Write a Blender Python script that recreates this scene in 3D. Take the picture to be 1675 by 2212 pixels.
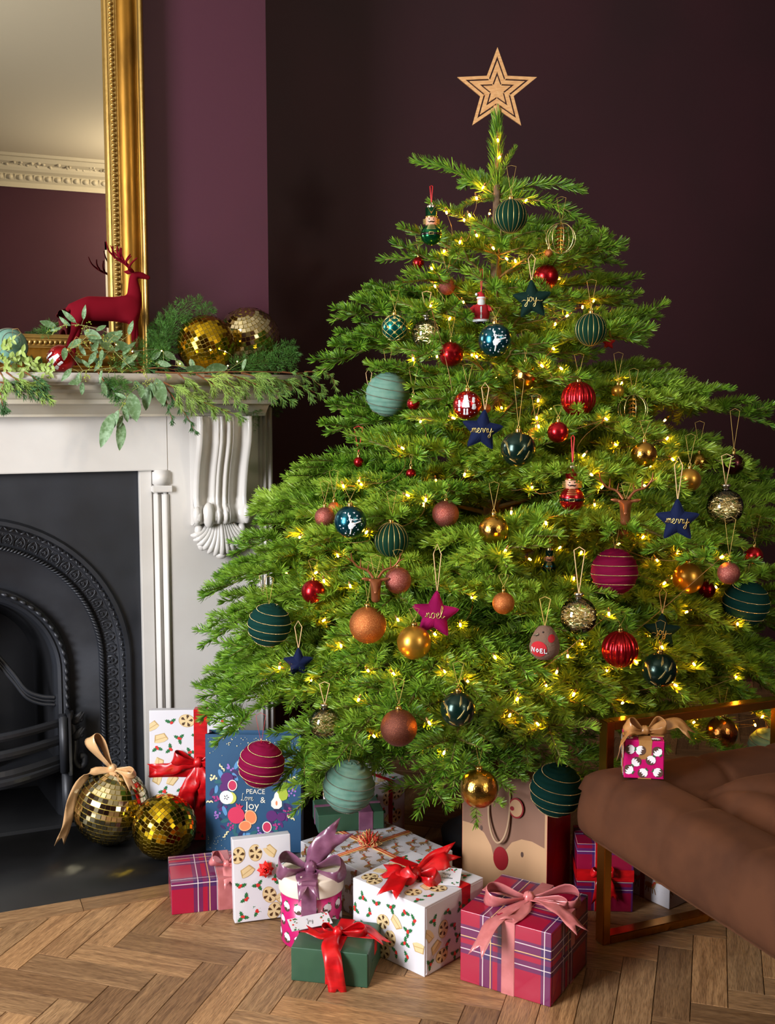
import bpy, bmesh, math, random
import numpy as np
from mathutils import Vector, Matrix, Euler, noise
from mathutils.bvhtree import BVHTree
random.seed(7); np.random.seed(7)
for o in list(bpy.data.objects): bpy.data.objects.remove(o)
SC = bpy.context.scene
COL = SC.collection
PI = math.pi
# ---------------------------------------------------------------- camera
FPX = 2355.0                      # focal length in pixels of the 1675 px wide frame
PITCH = math.atan(0.1)
YAW = math.radians(23)
CAMH = 1.1
cam_d = bpy.data.cameras.new('camera'); cam = bpy.data.objects.new('camera', cam_d); COL.objects.link(cam)
cam_d.sensor_fit = 'HORIZONTAL'; cam_d.sensor_width = 36.0; cam_d.lens = 36.0 * FPX / 1675.0
cam_d.clip_start = 0.05; cam_d.clip_end = 50
cam.location = (0, 0, CAMH); cam.rotation_euler = (PI/2 - PITCH, 0, -YAW)
SC.camera = cam
# ---------------------------------------------------------------- world, light, exposure
w = bpy.data.worlds.new('world'); SC.world = w; w.use_nodes = True
wb = w.node_tree.nodes['Background']; wb.inputs[0].default_value = (0.75, 0.85, 1.0, 1); wb.inputs[1].default_value = 0.12
SC.view_settings.view_transform = 'Standard'; SC.view_settings.look = 'None'
SC.view_settings.gamma = 1.0; SC.view_settings.exposure = 0.0; SC.view_settings.use_curve_mapping = False
SC.cycles.max_bounces = 8; SC.cycles.diffuse_bounces = 3; SC.cycles.glossy_bounces = 4
SC.cycles.transmission_bounces = 6; SC.cycles.transparent_max_bounces = 8
SC.cycles.sample_clamp_indirect = 4.0; SC.cycles.caustics_reflective = False; SC.cycles.caustics_refractive = False
def area(name, loc, target, sx, sy, power, col):
    d = bpy.data.lights.new(name, 'AREA'); d.shape = 'RECTANGLE'; d.size = sx; d.size_y = sy; d.energy = power; d.color = col
    o = bpy.data.objects.new(name, d); COL.objects.link(o); o.location = loc
    o.rotation_euler = (Vector(target) - Vector(loc)).to_track_quat('-Z', 'Y').to_euler(); return o
# daylight through the tall sash window in the left wall, plus two added fills: dim one behind the camera, warm one near the ceiling
area('window_daylight', (-1.98, 1.06, 1.45), (1.1, 2.3, 0.85), 0.95, 1.7, 190, (0.97, 0.97, 1.0))
area('rear_fill_light', (1.9, -2.45, 1.5), (1.2, 2.0, 0.8), 1.1, 1.5, 16, (1.0, 0.95, 0.88))  # added fill lamp behind the camera, set in an invented window
pd = bpy.data.lights.new('ceiling_fill_light', 'POINT'); pd.energy = 90; pd.color = (1.0, 0.86, 0.68); pd.shadow_soft_size = 0.16  # added fill to brighten ceiling and rear wall, no fitting modelled
po = bpy.data.objects.new('ceiling_fill_light', pd); COL.objects.link(po); po.location = (2.0, -1.7, 2.42)

# ---------------------------------------------------------------- helpers
def lin(c):
    if isinstance(c, str):
        c = c.lstrip('#'); c = [int(c[i:i+2], 16) / 255 for i in (0, 2, 4)]
    return tuple((x / 12.92 if x <= 0.04045 else ((x + 0.055) / 1.055) ** 2.4) for x in c)
def sock(b, *names):
    for n in names:
        if n in b.inputs: return b.inputs[n]
MATS = {}
def mat(name, col, rough=0.5, metal=0.0, sheen=0.0, sheencol=None, coat=0.0, spec=None, bump=None, vary=None, isl=None,
        trans=0.0, emit=None, trl=0.0, stretch=None, sss=0, alpha=1.0, rvary=None):
    """bump=(scale,strength,distance)  vary=(colour2,scale,lo,hi) noise mix  isl=(colour2,...) per-piece mix"""
    if name in MATS: return MATS[name]
    m = bpy.data.materials.new(name); m.use_nodes = True; nt = m.node_tree; N = nt.nodes; L = nt.links
    b = N['Principled BSDF']; c = lin(col)
    b.inputs['Base Color'].default_value = (*c, 1); b.inputs['Roughness'].default_value = rough; b.inputs['Metallic'].default_value = metal
    if sheen:
        b.inputs['Sheen Weight'].default_value = sheen; b.inputs['Sheen Roughness'].default_value = 0.35
        b.inputs['Sheen Tint'].default_value = (*lin(sheencol or col), 1)
    if coat: b.inputs['Coat Weight'].default_value = coat; b.inputs['Coat Roughness'].default_value = 0.08
    if spec is not None: b.inputs['Specular IOR Level'].default_value = spec
    if trans: b.inputs['Transmission Weight'].default_value = trans; b.inputs['IOR'].default_value = 1.45
    if emit: b.inputs['Emission Color'].default_value = (*lin(emit[0]), 1); b.inputs['Emission Strength'].default_value = emit[1]
    if alpha < 1: b.inputs['Alpha'].default_value = alpha
    tc = N.new('ShaderNodeTexCoord')
    src = tc.outputs['Object']
    if stretch:
        mp = N.new('ShaderNodeMapping'); mp.inputs['Scale'].default_value = stretch; L.new(src, mp.inputs['Vector']); src = mp.outputs['Vector']
    last = None
    def mix(fac, c1, c2):
        x = N.new('ShaderNodeMix'); x.data_type = 'RGBA'
        L.new(fac, x.inputs[0])
        if c1 is None: x.inputs[6].default_value = (*c, 1)
        else: L.new(c1, x.inputs[6])
        x.inputs[7].default_value = (*lin(c2), 1); return x.outputs[2]
    if isl:
        g = N.new('ShaderNodeNewGeometry'); last = mix(g.outputs['Random Per Island'], last, isl)
    if vary:
        n = N.new('ShaderNodeTexNoise'); n.inputs['Scale'].default_value = vary[1]; n.inputs['Detail'].default_value = 5; L.new(src, n.inputs['Vector'])
        r = N.new('ShaderNodeMapRange'); r.inputs[1].default_value = vary[2] if len(vary) > 2 else 0.35; r.inputs[2].default_value = vary[3] if len(vary) > 3 else 0.65
        L.new(n.outputs[0], r.inputs[0]); last = mix(r.outputs[0], last, vary[0])
    if last is not None: L.new(last, b.inputs['Base Color'])
    if rvary:
        n = N.new('ShaderNodeTexNoise'); n.inputs['Scale'].default_value = rvary[0]; L.new(src, n.inputs['Vector'])
        r = N.new('ShaderNodeMapRange'); r.inputs[3].default_value = rvary[1]; r.inputs[4].default_value = rvary[2]
        L.new(n.outputs[0], r.inputs[0]); L.new(r.outputs[0], b.inputs['Roughness'])
    if bump:
        n = N.new('ShaderNodeTexNoise'); n.inputs['Scale'].default_value = bump[0]; n.inputs['Detail'].default_value = 4; L.new(src, n.inputs['Vector'])
        bb = N.new('ShaderNodeBump'); bb.inputs['Strength'].default_value = bump[1]; bb.inputs['Distance'].default_value = bump[2]
        L.new(n.outputs[0], bb.inputs['Height']); L.new(bb.outputs[0], b.inputs['Normal'])
    if trl:
        t = N.new('ShaderNodeBsdfTranslucent'); ms = N.new('ShaderNodeMixShader'); ms.inputs[0].default_value = trl
        if last is not None: L.new(last, t.inputs[0])
        else: t.inputs[0].default_value = (*c, 1)
        L.new(b.outputs[0], ms.inputs[1]); L.new(t.outputs[0], ms.inputs[2]); L.new(ms.outputs[0], N['Material Output'].inputs[0])
    MATS[name] = m
    return m

class MB:
    """collects geometry and links it as ONE mesh object"""
    def __init__(s): s.v = []; s.f = []; s.mi = []; s.sm = []; s.ms = []; s.cur = 0; s.smooth = False
    def use(s, m, smooth=None):
        if m not in s.ms: s.ms.append(m)
        s.cur = s.ms.index(m)
        if smooth is not None: s.smooth = smooth
        return s
    def add(s, vs, fs, smooth=None, M=None):
        b = len(s.v)
        if M is not None: vs = [M @ Vector(p) for p in vs]
        s.v.extend(tuple(p) for p in vs); s.f.extend(tuple(b + i for i in f) for f in fs)
        s.mi.extend([s.cur] * len(fs)); s.sm.extend([s.smooth if smooth is None else smooth] * len(fs)); return s
    def box(s, c, d, M=None, bev=0.0):
        x, y, z = d[0] / 2, d[1] / 2, d[2] / 2
        if bev <= 0:
            vs = [(c[0] + i * x, c[1] + j * y, c[2] + k * z) for i in (-1, 1) for j in (-1, 1) for k in (-1, 1)]
            return s.add(vs, [(0, 1, 3, 2), (4, 6, 7, 5), (0, 4, 5, 1), (2, 3, 7, 6), (0, 2, 6, 4), (1, 5, 7, 3)], False, M)
        bm = bmesh.new(); bmesh.ops.create_cube(bm, size=1)
        for v in bm.verts: v.co = Vector((v.co.x * d[0], v.co.y * d[1], v.co.z * d[2]))
        bmesh.ops.bevel(bm, geom=bm.edges[:], offset=bev, segments=2, affect='EDGES')
        bm.verts.ensure_lookup_table()
        s.add([v.co + Vector(c) for v in bm.verts], [[v.index for v in f.verts] for f in bm.faces], bev > 0.002, M); bm.free(); return s
    def grid(s, P, closed_u=False, closed_v=False, smooth=True, M=None, flip=False):
        nu, nv = len(P), len(P[0]); vs = [p for r in P for p in r]; fs = []
        for i in range(nu if closed_u else nu - 1):
            for j in range(nv if closed_v else nv - 1):
                a, b = i * nv + j, ((i + 1) % nu) * nv + j; c, d = ((i + 1) % nu) * nv + (j + 1) % nv, i * nv + (j + 1) % nv
                fs.append((a, d, c, b) if flip else (a, b, c, d))
        return s.add(vs, fs, smooth, M)
    def lathe(s, prof, n=24, M=None, smooth=True, fn=None):
        P = []
        for i in range(n):
            a = 2 * PI * i / n; ca, sa = math.cos(a), math.sin(a)
            P.append([(r * ca * (fn(a, z) if fn else 1), r * sa * (fn(a, z) if fn else 1), z) for r, z in prof])
        return s.grid(P, closed_u=True, smooth=smooth, M=M)
    def sphere(s, c, r, n=24, k=16, M=None, fn=None, sz=1.0, smooth=True):
        P = []
        for i in range(n):
            a = 2 * PI * i / n
            row = []
            for j in range(k + 1):
                t = PI * j / k; rr = r * (fn(a, t) if fn else 1)
                row.append((c[0] + rr * math.sin(t) * math.cos(a), c[1] + rr * math.sin(t) * math.sin(a), c[2] - rr * math.cos(t) * sz))
            P.append(row)
        return s.grid(P, closed_u=True, M=M, smooth=smooth)
    def tube(s, pts, r, n=8, cap=True, M=None, smooth=True, closed=False):
        pts = [Vector(p) for p in pts]; m = len(pts)
        rs = r if isinstance(r, (list, tuple)) else [r] * m
        fr = frames(pts, closed); P = []
        for p, (t, u, v), rr in zip(pts, fr, rs):
            P.append([p + (u * math.cos(2 * PI * k / n) + v * math.sin(2 * PI * k / n)) * rr for k in range(n)])
        s.grid(P, closed_u=closed, closed_v=True, smooth=smooth, M=M)
        if cap and not closed:
            b = len(s.v)
            for q in (0, m - 1):
                s.add(P[q], [tuple(range(n)) if q == 0 else tuple(reversed(range(n)))], False, M)
        return s
    def prism(s, poly, z0, z1, M=None, smooth=False):
        n = len(poly); vs = [(x, y, z0) for x, y in poly] + [(x, y, z1) for x, y in poly]
        fs = [tuple(range(n - 1, -1, -1)), tuple(range(n, 2 * n))] + [(i, (i + 1) % n, n + (i + 1) % n, n + i) for i in range(n)]
        return s.add(vs, fs, smooth, M)
    def poly(s, pts, M=None): return s.add(pts, [tuple(range(len(pts)))], False, M)
    def mesh(s, name):
        me = bpy.data.meshes.new(name); me.from_pydata(s.v, [], s.f)
        for m in s.ms: me.materials.append(m)
        me.polygons.foreach_set('material_index', s.mi); me.polygons.foreach_set('use_smooth', s.sm)
        me.update(); return me
    def build(s, name, m=None, parent=None, loc=None, rot=None, mod=None):
        if m is not None and not s.ms: s.ms = [m]
        o = bpy.data.objects.new(name, s.mesh(name)); COL.objects.link(o)
        if parent: o.parent = parent
        if loc is not None: o.location = loc
        if rot is not None: o.rotation_euler = rot
        if mod: mod(o)
        return o
def frames(pts, closed=False):
    m = len(pts); T = []
    for i in range(m):
        a = pts[(i - 1) % m] if (i or closed) else pts[0]; b = pts[(i + 1) % m] if (i < m - 1 or closed) else pts[-1]
        d = b - a; T.append(d.normalized() if d.length > 1e-9 else Vector((0, 0, 1)))
    u = T[0].orthogonal().normalized(); out = []
    for t in T:
        u = u - t * u.dot(t)
        u = u.normalized() if u.length > 1e-6 else t.orthogonal().normalized()
        out.append((t, u, t.cross(u)))
    return out
def tag(o, label=None, cat=None, group=None, kind=None):
    if label: o['label'] = label
    if cat: o['category'] = cat
    if group: o['group'] = group
    if kind: o['kind'] = kind
    return o
def thing(name, label, cat, loc=(0, 0, 0), rot=(0, 0, 0), group=None):
    o = bpy.data.objects.new(name, None); COL.objects.link(o); o.empty_display_size = 0.05
    o.location = loc; o.rotation_euler = rot; return tag(o, label, cat, group)
def struct(o): o['kind'] = 'structure'; return o
def stuff(o): o['kind'] = 'stuff'; return o
def dup(root, group=None, label=None):
    c = root.copy(); COL.objects.link(c)
    if label: c['label'] = label
    for ch in list(root.children):
        d = ch.copy(); COL.objects.link(d); d.parent = c
        for g in list(ch.children):
            e = g.copy(); COL.objects.link(e); e.parent = d
    return c
def spline(pts, n=8):
    """Catmull-Rom through points"""
    P = [Vector(p) for p in pts]; out = []
    for i in range(len(P) - 1):
        p0 = P[i - 1] if i else P[0] * 2 - P[1]; p1, p2 = P[i], P[i + 1]; p3 = P[i + 2] if i + 2 < len(P) else P[-1] * 2 - P[-2]
        for k in range(n):
            t = k / n; out.append(0.5 * ((2 * p1) + (p2 - p0) * t + (2 * p0 - 5 * p1 + 4 * p2 - p3) * t * t + (3 * p1 - p0 - 3 * p2 + p3) * t ** 3))
    out.append(P[-1].copy()); return out
# unprojecting pixel measurements of the photograph on to real planes of the room
cp, sp_, cy, sy_ = math.cos(PITCH), math.sin(PITCH), math.cos(YAW), math.sin(YAW)
def ray(px, py):
    x = (px - 837.5) / FPX; up = -(py - 1106) / FPX; f = cp + up * sp_; z = up * cp - sp_
    return Vector((cy * x + sy_ * f, -sy_ * x + cy * f, z))
def at_z(px, py, z=0.0):
    d = ray(px, py); t = (z - CAMH) / d.z; return Vector((d.x * t, d.y * t, z))
def at_v(px, py, v):
    d = ray(px, py); t = v / d.y; return Vector((d.x * t, v, CAMH + d.z * t))
def at_d(px, py, dist):
    return Vector((0, 0, CAMH)) + ray(px, py) * dist      # dist measured along the optical axis
def rotz(a): return Matrix.Rotation(a, 4, 'Z')
def rotx(a): return Matrix.Rotation(a, 4, 'X')
def roty(a): return Matrix.Rotation(a, 4, 'Y')
def tr(x, y, z): return Matrix.Translation((x, y, z))
def shade_bevel(w=0.003, seg=2):
    def f(o):
        b = o.modifiers.new('bevel', 'BEVEL'); b.width = w; b.segments = seg; b.limit_method = 'ANGLE'; b.angle_limit = math.radians(40)
    return f
# ================================================================ ROOM
V_SUR = 2.85      # front of the fire surround
V_BREAST = 2.97   # chimney breast
V_ALC = 3.36      # back wall of the alcove
U_COR = 0.90      # corner of chimney breast
U_L, U_R, V_B, H_C = -2.05, 3.25, -2.6, 2.85
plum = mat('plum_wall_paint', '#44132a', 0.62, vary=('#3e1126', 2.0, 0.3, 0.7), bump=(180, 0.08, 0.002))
plum_shaded = mat('plum_paint_shade_darkened', '#360f1b', 0.7, vary=('#2a0c15', 2.0, 0.3, 0.7), bump=(180, 0.08, 0.002))  # same plum paint, darkened to put the alcove's shade into the colour
ceil_m = mat('ceiling_paint', '#e2d8c2', 0.8)
plaster = mat('cornice_plaster', '#d8cfb8', 0.7, bump=(60, 0.1, 0.003))
def wallbox(name, lo, hi, m):
    b = MB(); c = [(lo[i] + hi[i]) / 2 for i in range(3)]; d = [hi[i] - lo[i] for i in range(3)]
    b.box(c, d); return struct(b.build(name, m))
# chimney breast with the fireplace recess cut out
b = MB()
for lo, hi in [((U_L, V_BREAST, 1.0), (U_COR, V_BREAST + 0.39, H_C)), ((0.56, V_BREAST, 0), (U_COR, V_BREAST + 0.39, 1.0)), ((-0.72, V_BREAST, 0), (-0.38, V_BREAST + 0.39, 1.0))]:
    b.box([(lo[i] + hi[i]) / 2 for i in range(3)], [hi[i] - lo[i] for i in range(3)])
struct(b.build('wall_chimney_breast', plum))
wallbox('wall_back', (U_L - 0.2, V_ALC, 0), (U_R + 0.2, V_ALC + 0.1, H_C), plum_shaded)
wallbox('wall_right', (U_R, V_B, 0), (U_R + 0.1, V_ALC, H_C), plum_shaded)
# left wall with a window opening
b = MB()
wv0, wv1, wz0, wz1 = 0.50, 1.62, 0.5, 2.35
for lo, hi in [((V_B, 0), (wv0, H_C)), ((wv1, 0), (V_ALC, H_C)), ((wv0, 0), (wv1, wz0)), ((wv0, wz1), (wv1, H_C))]:
    b.box((U_L - 0.05, (lo[0] + hi[0]) / 2, (lo[1] + hi[1]) / 2), (0.1, hi[0] - lo[0], hi[1] - lo[1]))
struct(b.build('wall_left', plum))
white_wood = mat('white_gloss_wood', '#e6e3dc', 0.35)
wn = struct(MB().box((U_L - 0.03, wv0 + 0.03, (wz0 + wz1) / 2), (0.06, 0.06, wz1 - wz0)).box((U_L - 0.03, wv1 - 0.03, (wz0 + wz1) / 2), (0.06, 0.06, wz1 - wz0))
    .box((U_L - 0.03, (wv0 + wv1) / 2, wz0 + 0.03), (0.06, wv1 - wv0, 0.06)).box((U_L - 0.03, (wv0 + wv1) / 2, wz1 - 0.03), (0.06, wv1 - wv0, 0.06))
    .build('window_1', white_wood))
b = MB()
for lo, hi in [((U_L, 0), (1.3, H_C)), ((2.5, 0), (U_R, H_C)), ((1.3, 0), (2.5, 0.7)), ((1.3, 2.3), (2.5, H_C))]:
    b.box(((lo[0] + hi[0]) / 2, V_B - 0.05, (lo[1] + hi[1]) / 2), (hi[0] - lo[0], 0.1, hi[1] - lo[1]))
struct(b.build('wall_front', plum))
struct(MB().box((1.33, V_B - 0.03, 1.5), (0.06, 0.06, 1.6)).box((2.47, V_B - 0.03, 1.5), (0.06, 0.06, 1.6)).box((1.9, V_B - 0.03, 0.73), (1.2, 0.06, 0.06)).box((1.9, V_B - 0.03, 2.27), (1.2, 0.06, 0.06)).build('added_fill_window', white_wood))  # unseen window frame added around the rear fill lamp
wallbox('ceiling', (U_L - 0.1, V_B - 0.1, H_C), (U_R + 0.1, V_ALC + 0.1, H_C + 0.1), ceil_m)
# plaster cornice of the front wall: coved profile, a band of leaf scrolls, a band of eggs (seen in the mirror)
cn = MB(); cn.use(plaster, True)
prof = [(0, -0.20), (0.012, -0.20), (0.012, -0.165), (0.03, -0.15), (0.045, -0.115), (0.05, -0.11), (0.085, -0.095), (0.10, -0.075), (0.105, -0.06), (0.15, -0.045), (0.175, -0.02), (0.20, -0.018), (0.215, 0.0)]
P = [[(u, V_B + a, H_C + z) for a, z in prof] for u in (U_L, 1.0, U_R)]
cn.grid(P, smooth=False)
corn = struct(cn.build('trim_1'))
eg = MB(); eg.use(plaster, True); lf = MB(); lf.use(plaster, True)
u = U_L + 0.05
while u < U_R - 0.05:
    eg.sphere((u, V_B + 0.036, H_C - 0.133), 0.02, 10, 7); eg.tube([(u + 0.033, V_B + 0.05, H_C - 0.115), (u + 0.033, V_B + 0.03, H_C - 0.15)], [0.006, 0.002], 5)
    for k in range(3):
        a = random.uniform(0, 6.28); lf.sphere((u + random.uniform(-0.03, 0.03), V_B + 0.115 + random.uniform(-.02, .03), H_C - 0.052 + random.uniform(-.012, .012)), random.uniform(0.009, 0.016), 6, 5)
    u += 0.066
eg.build('egg_moulding', None, corn); lf.build('leaf_moulding', None, corn)
tag(corn.children[0], kind='stuff'); tag(corn.children[1], kind='stuff')

# ---------------- floor: herringbone oak blocks, each one an object
under = mat('floor_joint_dark', '#1c120b', 0.9)
fl = struct(MB().box((0.6, 0.4, -0.03), (5.6, 6.2, 0.04)).build('floor', under))
def wood_mat():
    m = bpy.data.materials.new('oak_block'); m.use_nodes = True; nt = m.node_tree; N = nt.nodes; L = nt.links; b = N['Principled BSDF']
    tc = N.new('ShaderNodeTexCoord'); oi = N.new('ShaderNodeObjectInfo')
    add = N.new('ShaderNodeVectorMath'); add.operation = 'MULTIPLY_ADD'
    cmb = N.new('ShaderNodeCombineXYZ'); 
    for i in range(3): L.new(oi.outputs['Random'], cmb.inputs[i])
    L.new(cmb.outputs[0], add.inputs[0]); add.inputs[1].default_value = (37, 19, 53); L.new(tc.outputs['Object'], add.inputs[2])
    def tex(scale, det, sc=(1, 1, 1), dist=0.0):
        mp = N.new('ShaderNodeMapping'); mp.inputs['Scale'].default_value = sc; L.new(add.outputs[0], mp.inputs[0])
        n = N.new('ShaderNodeTexNoise'); n.inputs['Scale'].default_value = scale; n.inputs['Detail'].default_value = det; n.inputs['Distortion'].default_value = dist
        L.new(mp.outputs[0], n.inputs[0]); return n.outputs[0]
    g1 = tex(5, 3, (1.2, 14, 14), 1.2); g2 = tex(24, 4, (2.0, 26, 26)); g3 = tex(9, 2, (1, 2.5, 1))
    r1 = N.new('ShaderNodeValToRGB'); e = r1.color_ramp.elements
    e[0].position = 0.3; e[0].color = (*lin('#8a6a4a'), 1); e[1].position = 0.7; e[1].color = (*lin('#b8946a'), 1); L.new(g1, r1.inputs[0])
    mx = N.new('ShaderNodeMix'); mx.data_type = 'RGBA'; mx.blend_type = 'MULTIPLY'; mx.inputs[0].default_value = 0.75
    r2 = N.new('ShaderNodeValToRGB'); e = r2.color_ramp.elements; e[0].position = 0.36; e[0].color = (.42, .38, .34, 1); e[1].position = 0.58; e[1].color = (1, 1, 1, 1); L.new(g2, r2.inputs[0])
    L.new(r1.outputs[0], mx.inputs[6]); L.new(r2.outputs[0], mx.inputs[7])
    r3 = N.new('ShaderNodeValToRGB'); e = r3.color_ramp.elements; e[0].position = 0.0; e[0].color = (.56, .50, .46, 1); e[1].position = 1.0; e[1].color = (1.12, 1.0, .88, 1)
    e = r3.color_ramp.elements.new(0.5); e.color = (.86, .84, .82, 1); L.new(oi.outputs['Random'], r3.inputs[0])
    m2 = N.new('ShaderNodeMix'); m2.data_type = 'RGBA'; m2.blend_type = 'MULTIPLY'; m2.inputs[0].default_value = 1; L.new(mx.outputs[2], m2.inputs[6]); L.new(r3.outputs[0], m2.inputs[7])
    L.new(m2.outputs[2], b.inputs['Base Color'])
    rr = N.new('ShaderNodeMapRange'); rr.inputs[3].default_value = 0.36; rr.inputs[4].default_value = 0.6; L.new(g3, rr.inputs[0]); L.new(rr.outputs[0], b.inputs['Roughness'])
    bp = N.new('ShaderNodeBump'); bp.inputs['Strength'].default_value = 0.35; bp.inputs['Distance'].default_value = 0.001; L.new(g2, bp.inputs['Height']); L.new(bp.outputs[0], b.inputs['Normal'])
    return m
oak = wood_mat()
PW, PL = 0.066, 0.2675
pl = MB(); pl.box((PL / 2, PW / 2, -0.006), (PL - 0.0009, PW - 0.0009, 0.012), bev=0.0008); plank_me = pl.use(oak).mesh('plank')
plank_me.materials.clear(); plank_me.materials.append(oak)
ORG = Vector((0.128, 2.149)); AA = math.radians(-39.7); A = Vector((math.cos(AA), math.sin(AA))); B = Vector((-A.y, A.x))
from bpy_extras.object_utils import world_to_camera_view
def inview(p, m=0.12):
    d = Vector(p) - Vector((0, 0, CAMH)); f = d.x * sy_ * cp + d.y * cy * cp - d.z * sp_
    if f <= 0.1: return False
    x = d.x * cy - d.y * sy_; up = d.z * cp + (d.x * sy_ + d.y * cy) * sp_
    X, Y = 837.5 + FPX * x / f, 1106 - FPX * up / f
    return -1675 * m < X < 1675 * (1 + m) and -2212 * m < Y < 2212 * (1 + m)
cand = []
for n in range(-70, 71):
    for m_ in range(-12, 13):
        for kind in (0, 1):
            x0 = n * PW + m_ * PL; y0 = n * PW - m_ * PL
            if kind == 0: c0 = (x0, y0); ang = AA; mid = (x0 + PL / 2, y0 + PW / 2)
            else: c0 = (x0 + PW, y0 + PW); ang = AA + PI / 2; mid = (x0 + PW / 2, y0 + PW + PL / 2)
            P0 = ORG + A * c0[0] + B * c0[1]; M0 = ORG + A * mid[0] + B * mid[1]
            if not (-1.2 < M0.x < 3.1 and 0.3 < M0.y < 3.3): continue
            if M0.y > 2.44 and M0.x < 1.0: continue
            if inview((M0.x, M0.y, 0), 0.10): cand.append((M0.length, P0, ang))
cand.sort(key=lambda c: c[0]); rest = cand[300:]; cand = cand[:300]
nplank = len(cand)
for _, P0, ang in cand:
    o = bpy.data.objects.new('plank', plank_me); COL.objects.link(o); o.parent = fl
    o.location = (P0.x, P0.y, 0 + random.uniform(-0.0006, 0.0002)); o.rotation_euler = (random.uniform(-.0015, .0015), random.uniform(-.001, .001), ang)
# straight border course along the hearth
bw = 0.062
b = MB(); b.box((0, 0, -0.006), (0.40 - 0.001, bw - 0.001, 0.0135), bev=0.0008); bord_me = b.use(oak).mesh('border_plank')
for i in range(6):
    o = bpy.data.objects.new('border_plank', bord_me); COL.objects.link(o); o.parent = fl; o.location = (-0.62 + i * 0.40 - 0.1, 2.414 - bw / 2 - 0.002, 0.001)
b = MB(); b.use(oak)
for _, P0, ang in rest: b.add([v.co for v in plank_me.vertices], [tuple(f.vertices) for f in plank_me.polygons], False, tr(P0.x, P0.y, 0) @ rotz(ang))
if rest: stuff(b.build('far_planks', None, fl))
# skirting of the alcove and right wall
sk = mat('plum_skirting_paint', '#4a1b2b', 0.4)
struct(MB().box(((U_COR + U_R) / 2, V_ALC - 0.011, 0.07), (U_R - U_COR, 0.022, 0.14)).box(((U_COR + U_R) / 2, V_ALC - 0.015, 0.146), (U_R - U_COR, 0.03, 0.012)).build('baseboard_back', sk))
struct(MB().box((U_R - 0.011, 0.4, 0.07), (0.022, 5.8, 0.14)).build('baseboard_right', sk))
print('planks', nplank)

# ================================================================ FIREPLACE
marble = mat('white_marble', '#cdcac5', 0.32, vary=('#bcb7b0', 3.5, 0.35, 0.75), bump=(40, 0.05, 0.002), coat=0.1)
marble2 = mat('aged_marble', '#c6c0b2', 0.38, vary=('#b4aa94', 5, 0.4, 0.75))
iron = mat('black_lead_iron', '#24262b', 0.42, metal=0.35, spec=0.6, vary=('#2c2f36', 6, 0.4, 0.7), bump=(120, 0.15, 0.001), rvary=(14, 0.32, 0.6))
iron_dk = mat('firebox_iron', '#15161a', 0.55, metal=0.2, bump=(90, 0.3, 0.001))
slate = mat('black_slate', '#1b1b1d', 0.34, spec=0.55, vary=('#242526', 4, 0.4, 0.7), rvary=(9, 0.25, 0.5), bump=(25, 0.04, 0.002))
fp = thing('fireplace_surround', 'white marble fireplace surround with a carved scroll corbel', 'fireplace', (0.07, V_SUR, 0))
FU = 0.07
def FB(b, u0, u1, v0, v1, z0, z1, bev=0.0):   # box in room coordinates, stored relative to the empty
    return b.box(((u0 + u1) / 2 - FU, (v0 + v1) / 2 - V_SUR, (z0 + z1) / 2), (u1 - u0, v1 - v0, z1 - z0), bev=bev)
OR_, OT = 0.512, 0.925     # opening right edge, opening top
def mirror_u(u): return 2 * 0.09 - u
def both(u0, u1): yield (u0, u1); yield (mirror_u(u1), mirror_u(u0))
# frieze
b = MB(); FB(b, mirror_u(0.585), 0.585, V_SUR, V_BREAST, OT, 1.09, 0.002); b.build('frieze', marble, fp)
for u0, u1 in both(0.585, 0.869):
    b = MB(); FB(b, min(u0, u1), max(u0, u1), V_SUR, V_BREAST, 0, 1.09, 0.002)
    s = 1 if u0 > 0 else -1
    b.build('pilaster', marble, fp)
# inner architrave: flat reveal, round bead and fillet beside the opening, small block at its top
for s in (1, -1):
    f = (lambda u: u) if s == 1 else mirror_u
    b = MB()
    def col(u0, u1, v0, z0, z1, bev=0.002):
        a, c = sorted((f(u0), f(u1))); FB(b, a, c, v0, V_BREAST, z0, z1, bev)
    col(0.512, 0.545, V_SUR + 0.012, 0, OT + 0.001)
    col(0.545, 0.592, V_SUR + 0.018, 0, OT - 0.03)
    col(0.548, 0.5655, V_SUR - 0.001, 0, 0.868, 0.006); col(0.5675, 0.588, V_SUR - 0.006, 0, 0.868, 0.006)
    col(0.542, 0.594, V_SUR - 0.012, 0.868, 0.885, 0.002); col(0.546, 0.590, V_SUR - 0.008, 0.885, OT, 0.004)
    b.build('architrave', marble, fp)
    b = MB(); a, c = sorted((f(0.837), f(0.869))); 
    for k, (p, q) in enumerate(((0.830, 0.838), (0.842, 0.852), (0.856, 0.869))):
        a, c = sorted((f(p), f(q))); FB(b, a, c, V_SUR - 0.006 - 0.003 * (k % 2), V_SUR + 0.01, 0, 1.09, 0.003)
    b.build('edge_moulding', marble, fp)
    b = MB(); a, c = sorted((f(0.58), f(0.875))); FB(b, a, c, V_SUR - 0.02, V_BREAST, 0, 0.12, 0.004); b.build('plinth', marble, fp)
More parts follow.
